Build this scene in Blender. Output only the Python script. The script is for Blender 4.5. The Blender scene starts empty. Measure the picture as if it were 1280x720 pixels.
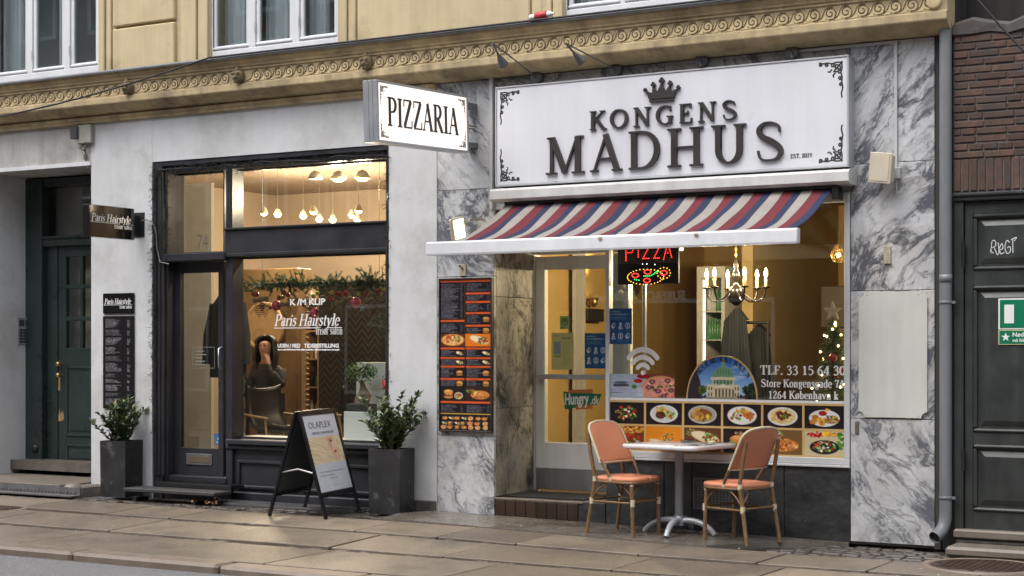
import bpy, bmesh, math, random
import numpy as np
from mathutils import Vector, Matrix
random.seed(7); np.random.seed(7)
R = math.radians
S = bpy.context.scene
COL = S.collection

# ------------------------------------------------------------------ camera
F, CX, HY, D, H = 2030.0, 640.0, 435.0, 12.3, 1.53     # focal (px), centre, horizon row, distance to facade, eye height
S30, C30 = math.sin(R(30)), math.cos(R(30))
cam = bpy.data.cameras.new('camera'); cam_o = bpy.data.objects.new('camera', cam); COL.objects.link(cam_o)
cam_o.location = (0, -D, H); cam_o.rotation_euler = (R(90), 0, R(30))
cam.sensor_width = 36; cam.lens = 36*F/1280; cam.shift_y = (HY-360)/1280
cam.clip_start = .05; cam.clip_end = 500
S.camera = cam_o

# ------------------------------------------------------------------ sky, sun, exposure (overcast)
W = bpy.data.worlds.new('World'); S.world = W; W.use_nodes = True
nt = W.node_tree; nt.nodes.clear()
wo = nt.nodes.new('ShaderNodeOutputWorld'); bg = nt.nodes.new('ShaderNodeBackground')
sky = nt.nodes.new('ShaderNodeTexSky'); sky.sky_type = 'NISHITA'; sky.sun_disc = False
SUN_EL, SUN_AZ = 62.0, 200.0     # azimuth: compass-like, 180 = from the street side
sky.sun_elevation = R(SUN_EL); sky.sun_rotation = R(SUN_AZ); sky.dust_density = 4; sky.ozone_density = 1.0; sky.air_density = 1.2
hs = nt.nodes.new('ShaderNodeHueSaturation'); hs.inputs['Saturation'].default_value = .38
nt.links.new(sky.outputs[0], hs.inputs['Color']); nt.links.new(hs.outputs[0], bg.inputs[0])
bg.inputs[1].default_value = .15
nt.links.new(bg.outputs[0], wo.inputs[0])
sun = bpy.data.lights.new('sun', 'SUN'); sun.energy = .55; sun.angle = R(60); sun.color = (1, .97, .93)
sun_o = bpy.data.objects.new('sun', sun); COL.objects.link(sun_o)
_az = R(SUN_AZ); sd = Vector((math.sin(_az)*math.cos(R(SUN_EL)), math.cos(_az)*math.cos(R(SUN_EL)), math.sin(R(SUN_EL))))
sun_o.rotation_euler = sd.to_track_quat('Z', 'Y').to_euler()
sun_o.location = (-6, -14, 25)
S.view_settings.view_transform = 'Standard'; S.view_settings.look = 'None'; S.view_settings.gamma = 1
S.view_settings.exposure = 1.12
S.cycles.use_denoising = True
S.cycles.max_bounces = 7; S.cycles.transparent_max_bounces = 16; S.cycles.diffuse_bounces = 4
S.cycles.caustics_reflective = False; S.cycles.caustics_refractive = False
S.cycles.sample_clamp_indirect = 4

# ------------------------------------------------------------------ pixel -> place (Y comes from the plane a thing touches)
def _t(px, Y): return (Y+D)/(C30+S30*(px-CX)/F)
def FX(px, Y=0.0): return _t(px, Y)*(-S30+C30*(px-CX)/F)
def FZ(px, py, Y=0.0): return H+_t(px, Y)*(HY-py)/F
def _sm(q): q = min(1, max(0, q)); return q*q*(3-2*q)
def gz(x, y): return .055*_sm((y+2.6)/2.0)*_sm((-4.6-x)/3.0)     # the pavement rises a little towards the house on the left
def GP(px, py, z=0.0):
    r = (px-CX)/F; g = 0
    for _ in range(6):
        t = (H-z-g)*F/(py-HY); X, Y = t*(-S30+C30*r), -D+t*(C30+S30*r); g = gz(X, Y)
    return Vector((X, Y, z+g))
def YX(px, X):                      # Y of pixel column px on a plane X = const
    r = (px-CX)/F; return X*(C30+S30*r)/(-S30+C30*r)-D

# ------------------------------------------------------------------ materials
MATS = {}
def newmat(name):
    m = bpy.data.materials.new(name); m.use_nodes = True; n = m.node_tree.nodes; n.clear()
    out = n.new('ShaderNodeOutputMaterial'); return m, m.node_tree, n, m.node_tree.links, out
def M(name, col, rough=.6, metal=0, var=.12, vs=4, bump=0, bs=60, streak=0, dirt=None, orand=0, spec=.5, coat=0, rvar=.08, bdist=.004):
    if name in MATS: return MATS[name]
    m, t, n, L, out = newmat(name)
    p = n.new('ShaderNodeBsdfPrincipled'); L.new(p.outputs[0], out.inputs[0])
    p.inputs['Metallic'].default_value = metal; p.inputs['Specular IOR Level'].default_value = spec
    p.inputs['Coat Weight'].default_value = coat; p.inputs['Coat Roughness'].default_value = .1
    g = n.new('ShaderNodeNewGeometry')
    no = n.new('ShaderNodeTexNoise'); no.inputs['Scale'].default_value = vs; no.inputs['Detail'].default_value = 7; no.inputs['Roughness'].default_value = .62
    L.new(g.outputs['Position'], no.inputs['Vector'])
    mr = n.new('ShaderNodeMapRange'); mr.inputs[1].default_value = .28; mr.inputs[2].default_value = .72
    mr.inputs[3].default_value = 1-var; mr.inputs[4].default_value = 1+var*.6
    L.new(no.outputs[0], mr.inputs[0])
    val = mr.outputs[0]
    def mul(a, b):
        x = n.new('ShaderNodeMath'); x.operation = 'MULTIPLY'; L.new(a, x.inputs[0]); L.new(b, x.inputs[1]); return x.outputs[0]
    if streak:
        mp = n.new('ShaderNodeMapping'); mp.inputs['Scale'].default_value = (7, 7, .5); L.new(g.outputs['Position'], mp.inputs[0])
        n2 = n.new('ShaderNodeTexNoise'); n2.inputs['Scale'].default_value = 1.5; n2.inputs['Detail'].default_value = 6; L.new(mp.outputs[0], n2.inputs['Vector'])
        m2 = n.new('ShaderNodeMapRange'); m2.inputs[1].default_value = .35; m2.inputs[2].default_value = .65; m2.inputs[3].default_value = 1-streak; m2.inputs[4].default_value = 1
        L.new(n2.outputs[0], m2.inputs[0]); val = mul(val, m2.outputs[0])
    if orand:
        oi = n.new('ShaderNodeObjectInfo'); m3 = n.new('ShaderNodeMapRange'); m3.inputs[3].default_value = 1-orand; m3.inputs[4].default_value = 1+orand
        L.new(oi.outputs['Random'], m3.inputs[0]); val = mul(val, m3.outputs[0])
    vm = n.new('ShaderNodeVectorMath'); vm.operation = 'SCALE'; vm.inputs[0].default_value = col[:3]; L.new(val, vm.inputs['Scale'])
    c = vm.outputs[0]
    if dirt:
        dc, lo, hi, sc = dirt
        n3 = n.new('ShaderNodeTexNoise'); n3.inputs['Scale'].default_value = sc; n3.inputs['Detail'].default_value = 9; n3.inputs['Roughness'].default_value = .7
        L.new(g.outputs['Position'], n3.inputs['Vector'])
        m4 = n.new('ShaderNodeMapRange'); m4.inputs[1].default_value = lo; m4.inputs[2].default_value = hi; L.new(n3.outputs[0], m4.inputs[0])
        mx = n.new('ShaderNodeMix'); mx.data_type = 'RGBA'; L.new(m4.outputs[0], mx.inputs[0]); L.new(c, mx.inputs[6]); mx.inputs[7].default_value = (*dc, 1); c = mx.outputs[2]
    L.new(c, p.inputs['Base Color'])
    mr5 = n.new('ShaderNodeMapRange'); mr5.inputs[1].default_value = .3; mr5.inputs[2].default_value = .7; mr5.inputs[3].default_value = max(.03, rough-rvar); mr5.inputs[4].default_value = min(1, rough+rvar)
    L.new(no.outputs[0], mr5.inputs[0]); L.new(mr5.outputs[0], p.inputs['Roughness'])
    if bump:
        nb = n.new('ShaderNodeTexNoise'); nb.inputs['Scale'].default_value = bs; nb.inputs['Detail'].default_value = 6; L.new(g.outputs['Position'], nb.inputs['Vector'])
        b = n.new('ShaderNodeBump'); b.inputs['Strength'].default_value = bump; b.inputs['Distance'].default_value = bdist; L.new(nb.outputs[0], b.inputs['Height']); L.new(b.outputs[0], p.inputs['Normal'])
    MATS[name] = m; return m
def EM(name, col, strength):
    if name in MATS: return MATS[name]
    m, t, n, L, out = newmat(name); e = n.new('ShaderNodeEmission'); e.inputs[0].default_value = (*col, 1); e.inputs[1].default_value = strength
    L.new(e.outputs[0], out.inputs[0]); MATS[name] = m; return m
def glass(name, tint=(.93, .96, .95), ior=1.5, wav=.0):
    m, t, n, L, out = newmat(name)
    tr = n.new('ShaderNodeBsdfTransparent'); tr.inputs[0].default_value = (*tint, 1)
    gl = n.new('ShaderNodeBsdfGlossy'); gl.inputs['Roughness'].default_value = .004
    f0 = ((ior-1)/(ior+1))**2; lwt = n.new('ShaderNodeLayerWeight'); lwt.inputs[0].default_value = .5      # Schlick, the same from both sides of the pane
    pw_ = n.new('ShaderNodeMath'); pw_.operation = 'POWER'; L.new(lwt.outputs['Facing'], pw_.inputs[0]); pw_.inputs[1].default_value = 5
    fr = n.new('ShaderNodeMath'); fr.operation = 'MULTIPLY_ADD'; L.new(pw_.outputs[0], fr.inputs[0]); fr.inputs[1].default_value = 1-f0; fr.inputs[2].default_value = f0
    if wav:
        g = n.new('ShaderNodeNewGeometry'); nb = n.new('ShaderNodeTexNoise'); nb.inputs['Scale'].default_value = 1.3; L.new(g.outputs['Position'], nb.inputs['Vector'])
        b = n.new('ShaderNodeBump'); b.inputs['Strength'].default_value = wav; b.inputs['Distance'].default_value = .02; L.new(nb.outputs[0], b.inputs['Height']); L.new(b.outputs[0], gl.inputs['Normal'])
    mx = n.new('ShaderNodeMixShader'); L.new(fr.outputs[0], mx.inputs[0]); L.new(tr.outputs[0], mx.inputs[1]); L.new(gl.outputs[0], mx.inputs[2]); L.new(mx.outputs[0], out.inputs[0])
    MATS[name] = m; return m
def marble(name, base, vein, ang, scale=1.0, warm=(.62, .56, .47), mid=.5):
    m, t, n, L, out = newmat(name)
    p = n.new('ShaderNodeBsdfPrincipled'); L.new(p.outputs[0], out.inputs[0]); p.inputs['Roughness'].default_value = .32
    g = n.new('ShaderNodeNewGeometry'); oi = n.new('ShaderNodeObjectInfo')
    ad = n.new('ShaderNodeVectorMath'); ad.operation = 'MULTIPLY_ADD'; L.new(oi.outputs['Random'], ad.inputs[0]); ad.inputs[1].default_value = (17, 9, 23); L.new(g.outputs['Position'], ad.inputs[2])
    mp = n.new('ShaderNodeMapping'); mp.inputs['Rotation'].default_value = (0, R(ang), R(35 if ang > 900 else 0)); mp.inputs['Scale'].default_value = (scale,)*3; L.new(ad.outputs[0], mp.inputs[0])
    def noise(sc, det=8, rg=.6, vec=None, dist=0):
        x = n.new('ShaderNodeTexNoise'); x.inputs['Scale'].default_value = sc; x.inputs['Detail'].default_value = det; x.inputs['Roughness'].default_value = rg; x.inputs['Distortion'].default_value = dist
        L.new(vec or mp.outputs[0], x.inputs['Vector']); return x.outputs[0]
    wn = n.new('ShaderNodeTexNoise'); wn.inputs['Scale'].default_value = 1.5; wn.inputs['Detail'].default_value = 5; L.new(ad.outputs[0], wn.inputs['Vector'])
    wc = n.new('ShaderNodeVectorMath'); wc.operation = 'MULTIPLY_ADD'; L.new(wn.outputs['Color'], wc.inputs[0]); wc.inputs[1].default_value = (.38,)*3; L.new(mp.outputs[0], wc.inputs[2])
    st = n.new('ShaderNodeMapping'); st.inputs['Scale'].default_value = (1.0, 1.0, .30); L.new(wc.outputs[0], st.inputs[0])
    def rng(a, lo, hi, o0=0, o1=1):
        x = n.new('ShaderNodeMapRange'); x.inputs[1].default_value = lo; x.inputs[2].default_value = hi; x.inputs[3].default_value = o0; x.inputs[4].default_value = o1; L.new(a, x.inputs[0]); return x.outputs[0]
    def mth(op, a, b, cl=True):
        x = n.new('ShaderNodeMath'); x.operation = op; x.use_clamp = cl
        for i, q in enumerate((a, b)):
            if isinstance(q, float): x.inputs[i].default_value = q
            else: L.new(q, x.inputs[i])
        return x.outputs[0]
    def ridge(sc, wid, dist):            # sharp broken veins along the grain
        v = mth('SUBTRACT', noise(sc, 12, .66, st.outputs[0], dist), .5, False); a1 = n.new('ShaderNodeMath'); a1.operation = 'ABSOLUTE'; L.new(v, a1.inputs[0]); return rng(a1.outputs[0], .0, wid, 1, 0)
    patch = rng(noise(1.5, 6, .6), .38, .56); patch2 = rng(noise(2.7, 6, .6), .40, .56)
    v1 = mth('MULTIPLY', ridge(2.4, .035, .7), patch); v2 = mth('MULTIPLY', ridge(6.0, .03, .5), patch2)
    cloud = rng(noise(2.6, 12, .74, wc.outputs[0], .4), .40, .70); fine = rng(noise(17, 8, .75, st.outputs[0], .3), .46, .74)
    dark = mth('MULTIPLY', rng(noise(3.6, 14, .76, st.outputs[0], .7), .52, .60), patch)
    tot = mth('ADD', mth('ADD', mth('MULTIPLY', v1, .85), mth('MULTIPLY', v2, .65)), mth('ADD', mth('ADD', mth('MULTIPLY', cloud, .42), mth('MULTIPLY', fine, .26)), mth('MULTIPLY', dark, .70)))
    mx = n.new('ShaderNodeMix'); mx.data_type = 'RGBA'; L.new(tot, mx.inputs[0]); mx.inputs[6].default_value = (*base, 1); mx.inputs[7].default_value = (*vein, 1)
    w = rng(noise(1.3, 7, .65), .50, .74, 0, mid)
    mw = n.new('ShaderNodeMix'); mw.data_type = 'RGBA'; mw.blend_type = 'MULTIPLY'; L.new(w, mw.inputs[0]); L.new(mx.outputs[2], mw.inputs[6]); mw.inputs[7].default_value = (*[min(1, q*1.5) for q in warm], 1)
    L.new(mw.outputs[2], p.inputs['Base Color'])
    MATS[name] = m; return m
def printmat(name='printed film', rough=.35):
    if name in MATS: return MATS[name]
    m, t, n, L, out = newmat(name); p = n.new('ShaderNodeBsdfPrincipled'); a = n.new('ShaderNodeAttribute'); a.attribute_name = 'print'
    L.new(a.outputs['Color'], p.inputs['Base Color']); p.inputs['Roughness'].default_value = rough; L.new(p.outputs[0], out.inputs[0]); MATS[name] = m; return m

# ------------------------------------------------------------------ objects
ROOT = {}
def tag(o, label=None, cat=None, group=None, kind=None):
    if label: o['label'] = label
    if cat: o['category'] = cat
    if group: o['group'] = group
    if kind: o['kind'] = kind
    return o
def thing(name, label, cat, loc=(0, 0, 0), rz=0, group=None, rx=0):
    o = bpy.data.objects.new(name, None); o.empty_display_size = .1; COL.objects.link(o)
    o.location = loc; o.rotation_euler = (rx, 0, rz); tag(o, label, cat, group)
    ROOT[o.name] = (Matrix.Translation(Vector(loc)) @ Matrix.Rotation(rz, 4, 'Z') @ Matrix.Rotation(rx, 4, 'X')).inverted()
    return o
def attach(o, parent, world):
    if parent is not None:
        o.parent = parent
        if world and parent.name in ROOT: o.matrix_parent_inverse = ROOT[parent.name]
def copy_tree(o, parent=None):
    c = o.copy(); COL.objects.link(c)
    if parent is not None: c.parent = parent
    for ch in o.children: copy_tree(ch, c)
    return c
class MB:
    def __init__(s): s.v = []; s.f = []; s.s = []
    def add(s, vs, fs, smooth=False):
        b = len(s.v); s.v += [tuple(q) for q in vs]; s.f += [tuple(i+b for i in f) for f in fs]; s.s += [smooth]*len(fs); return s
    def box(s, x0, x1, y0, y1, z0, z1, b=0.0):
        if x1 < x0: x0, x1 = x1, x0
        if y1 < y0: y0, y1 = y1, y0
        if z1 < z0: z0, z1 = z1, z0
        if b <= 0:
            return s.add([(x0,y0,z0),(x1,y0,z0),(x1,y1,z0),(x0,y1,z0),(x0,y0,z1),(x1,y0,z1),(x1,y1,z1),(x0,y1,z1)],
                         [(0,3,2,1),(4,5,6,7),(0,1,5,4),(1,2,6,5),(2,3,7,6),(3,0,4,7)])
        b = min(b, (x1-x0)*.45, (y1-y0)*.45, (z1-z0)*.45)
        X = (x0, x1); Y = (y0, y1); Z = (z0, z1); vs = []; idx = {}
        for i in (0, 1):
            for j in (0, 1):
                for k in (0, 1):
                    dx = b if i == 0 else -b; dy = b if j == 0 else -b; dz = b if k == 0 else -b
                    for ax, q in enumerate(((X[i], Y[j]+dy, Z[k]+dz), (X[i]+dx, Y[j], Z[k]+dz), (X[i]+dx, Y[j]+dy, Z[k]))):
                        idx[i, j, k, ax] = len(vs); vs.append(q)
        I = lambda i, j, k, a: idx[i, j, k, a]; fs = []
        fs += [(I(0,0,0,0),I(0,0,1,0),I(0,1,1,0),I(0,1,0,0)), (I(1,0,0,0),I(1,1,0,0),I(1,1,1,0),I(1,0,1,0))]
        fs += [(I(0,0,0,1),I(1,0,0,1),I(1,0,1,1),I(0,0,1,1)), (I(0,1,0,1),I(0,1,1,1),I(1,1,1,1),I(1,1,0,1))]
        fs += [(I(0,0,0,2),I(0,1,0,2),I(1,1,0,2),I(1,0,0,2)), (I(0,0,1,2),I(1,0,1,2),I(1,1,1,2),I(0,1,1,2))]
        for k in (0, 1):
            for j in (0, 1): fs.append((I(0,j,k,1),I(1,j,k,1),I(1,j,k,2),I(0,j,k,2)))
            for i in (0, 1): fs.append((I(i,0,k,0),I(i,1,k,0),I(i,1,k,2),I(i,0,k,2)))
        for i in (0, 1):
            for j in (0, 1): fs.append((I(i,j,0,0),I(i,j,1,0),I(i,j,1,1),I(i,j,0,1)))
        for i in (0, 1):
            for j in (0, 1):
                for k in (0, 1): fs.append((I(i,j,k,0),I(i,j,k,1),I(i,j,k,2)))
        return s.add(vs, fs)
    def tube(s, pts, r, n=8, cap=True, closed=False):
        pts = [Vector(p) for p in pts]; N = len(pts); rs = r if isinstance(r, (list, tuple)) else [r]*N; rings = []
        up = Vector((0, 0, 1)); vs = []
        for i, p in enumerate(pts):
            if closed: d = pts[(i+1) % N]-pts[i-1]
            else: d = pts[min(i+1, N-1)]-pts[max(i-1, 0)]
            if d.length < 1e-9: d = Vector((0, 0, 1))
            d.normalize()
            if i == 0:
                a = d.cross(up if abs(d.z) < .9 else Vector((1, 0, 0))).normalized()
            else:
                a = (a-d*a.dot(d)); a = a.normalized() if a.length > 1e-6 else d.orthogonal().normalized()
            b = d.cross(a)
            vs += [p+(a*math.cos(2*math.pi*k/n)+b*math.sin(2*math.pi*k/n))*rs[i] for k in range(n)]
        fs = []
        for i in range(N if closed else N-1):
            j = (i+1) % N
            for k in range(n): fs.append((i*n+k, i*n+(k+1) % n, j*n+(k+1) % n, j*n+k))
        s.add(vs, fs, True)
        if cap and not closed: s.add(vs[:n], [tuple(range(n))[::-1]]); s.add(vs[-n:], [tuple(range(n))])
        return s
    def lathe(s, prof, c=(0, 0, 0), n=16, smooth=True, axis='z', rot=0):
        vs = []
        for r, z in prof:
            for k in range(n):
                a = 2*math.pi*(k+rot)/n; q = (r*math.cos(a), r*math.sin(a), z)
                if axis == 'y': q = (q[0], q[2], q[1])
                elif axis == 'x': q = (q[2], q[0], q[1])
                vs.append((c[0]+q[0], c[1]+q[1], c[2]+q[2]))
        fs = [(i*n+k, i*n+(k+1) % n, (i+1)*n+(k+1) % n, (i+1)*n+k) for i in range(len(prof)-1) for k in range(n)]
        s.add(vs, fs, smooth)
        if prof[0][0] > 1e-5: s.add(vs[:n], [tuple(range(n))[::-1]])
        if prof[-1][0] > 1e-5: s.add(vs[-n:], [tuple(range(n))])
        return s
    def ball(s, c, r, n=10, m=7, sz=1.0):
        return s.lathe([(max(1e-6, r*math.sin(math.pi*i/m)), -r*sz*math.cos(math.pi*i/m)) for i in range(m+1)], c, n)
    def prism(s, poly, y0, y1):              # polygon in x,z pushed along y
        n = len(poly); vs = [(x, y0, z) for x, z in poly]+[(x, y1, z) for x, z in poly]
        fs = [tuple(range(n)), tuple(range(2*n-1, n-1, -1))]+[(i, i+n, (i+1) % n+n, (i+1) % n) for i in range(n)]
        return s.add(vs, fs)
    def extr(s, prof, x0, x1):               # profile in y,z pushed along x
        n = len(prof); vs = [(x0, y, z) for y, z in prof]+[(x1, y, z) for y, z in prof]
        return s.add(vs, [tuple(range(n)), tuple(range(2*n-1, n-1, -1))]+[(i, i+n, (i+1) % n+n, (i+1) % n) for i in range(n)])
    def quad(s, a, b, c, d): return s.add([a, b, c, d], [(0, 1, 2, 3)])
    def xf(s, m):
        s.v = [tuple(m @ Vector(q)) for q in s.v]; return s
    def mesh(s, name, mat):
        me = bpy.data.meshes.new(name); me.from_pydata(s.v, [], s.f)
        bm = bmesh.new(); bm.from_mesh(me); bmesh.ops.recalc_face_normals(bm, faces=bm.faces); bm.to_mesh(me); bm.free()
        me.polygons.foreach_set('use_smooth', s.s)
        me.materials.append(mat); return me
    def build(s, name, mat, parent=None, world=True, label=None, cat=None, group=None, kind=None):
        loc = None
        if parent is None and s.v:
            a = np.array(s.v); lo = a.min(0); hi = a.max(0); loc = Vector(((lo[0]+hi[0])/2, (lo[1]+hi[1])/2, lo[2]))
            s.v = [tuple(Vector(q)-loc) for q in s.v]
        o = bpy.data.objects.new(name, s.mesh(name, mat)); COL.objects.link(o)
        if loc is not None: o.location = loc
        attach(o, parent, world); tag(o, label, cat, group, kind); return o
def obj(name, me, parent=None, world=True, loc=None, rot=None, scale=None):
    o = bpy.data.objects.new(name, me); COL.objects.link(o); attach(o, parent, world)
    if loc is not None: o.location = loc
    if rot is not None: o.rotation_euler = rot
    if scale is not None: o.scale = scale
    return o
def bez(p0, p1, p2, p3, n=10):
    p0, p1, p2, p3 = map(Vector, (p0, p1, p2, p3))
    return [p0*(1-t)**3+p1*3*t*(1-t)**2+p2*3*t*t*(1-t)+p3*t**3 for t in [i/n for i in range(n+1)]]
def crom(pts, n=6):                          # Catmull-Rom through points of any dimension
    P = [np.array(q, float) for q in pts]; out = []
    for i in range(len(P)-1):
        a = P[max(i-1, 0)]; b = P[i]; c = P[i+1]; d = P[min(i+2, len(P)-1)]
        for k in range(n):
            t = k/n; out.append(.5*((2*b)+(-a+c)*t+(2*a-5*b+4*c-d)*t*t+(-a+3*b-3*c+d)*t**3))
    out.append(P[-1]); return out

# ------------------------------------------------------------------ lettering: a drawn serif face, and the built-in sans
def ar(cx, cy, rx, ry, a0, a1, n=12): return [(cx+rx*math.cos(R(a0+(a1-a0)*i/n)), cy+ry*math.sin(R(a0+(a1-a0)*i/n))) for i in range(n+1)]
K_, T_ = .15, .055
def kk(*p): return ([(x, y, K_) for x, y in p], 0)
def tt(*p): return ([(x, y, T_) for x, y in p], 0)
def cc(*p, k=K_, t=T_):                      # stroke weight follows direction: upright heavy, level light
    p = list(p); o = []
    for i, (x, y) in enumerate(p):
        a = p[max(i-1, 0)]; b = p[min(i+1, len(p)-1)]; dx, dy = b[0]-a[0], b[1]-a[1]; s = abs(dy)/(math.hypot(dx, dy)+1e-9)
        o.append((x, y, t+(k-t)*s**1.3))
    return (o, 0)
def sw(*p): return ([tuple(q) for q in crom(p)], 0)
def sf(x, y, w): return ([(x-w/2, y, T_*.95), (x+w/2, y, T_*.95)], 0)
_b, _t2 = T_*.5, 1-T_*.5
S_CAP = sw((.60,.72,.045),(.575,.88,.05),(.42,.965,.055),(.24,.945,.075),(.13,.8,.12),(.2,.63,.15),(.38,.52,.17),(.56,.38,.15),(.63,.22,.12),(.54,.07,.075),(.36,.03,.055),(.17,.08,.05),(.11,.28,.045))
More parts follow.
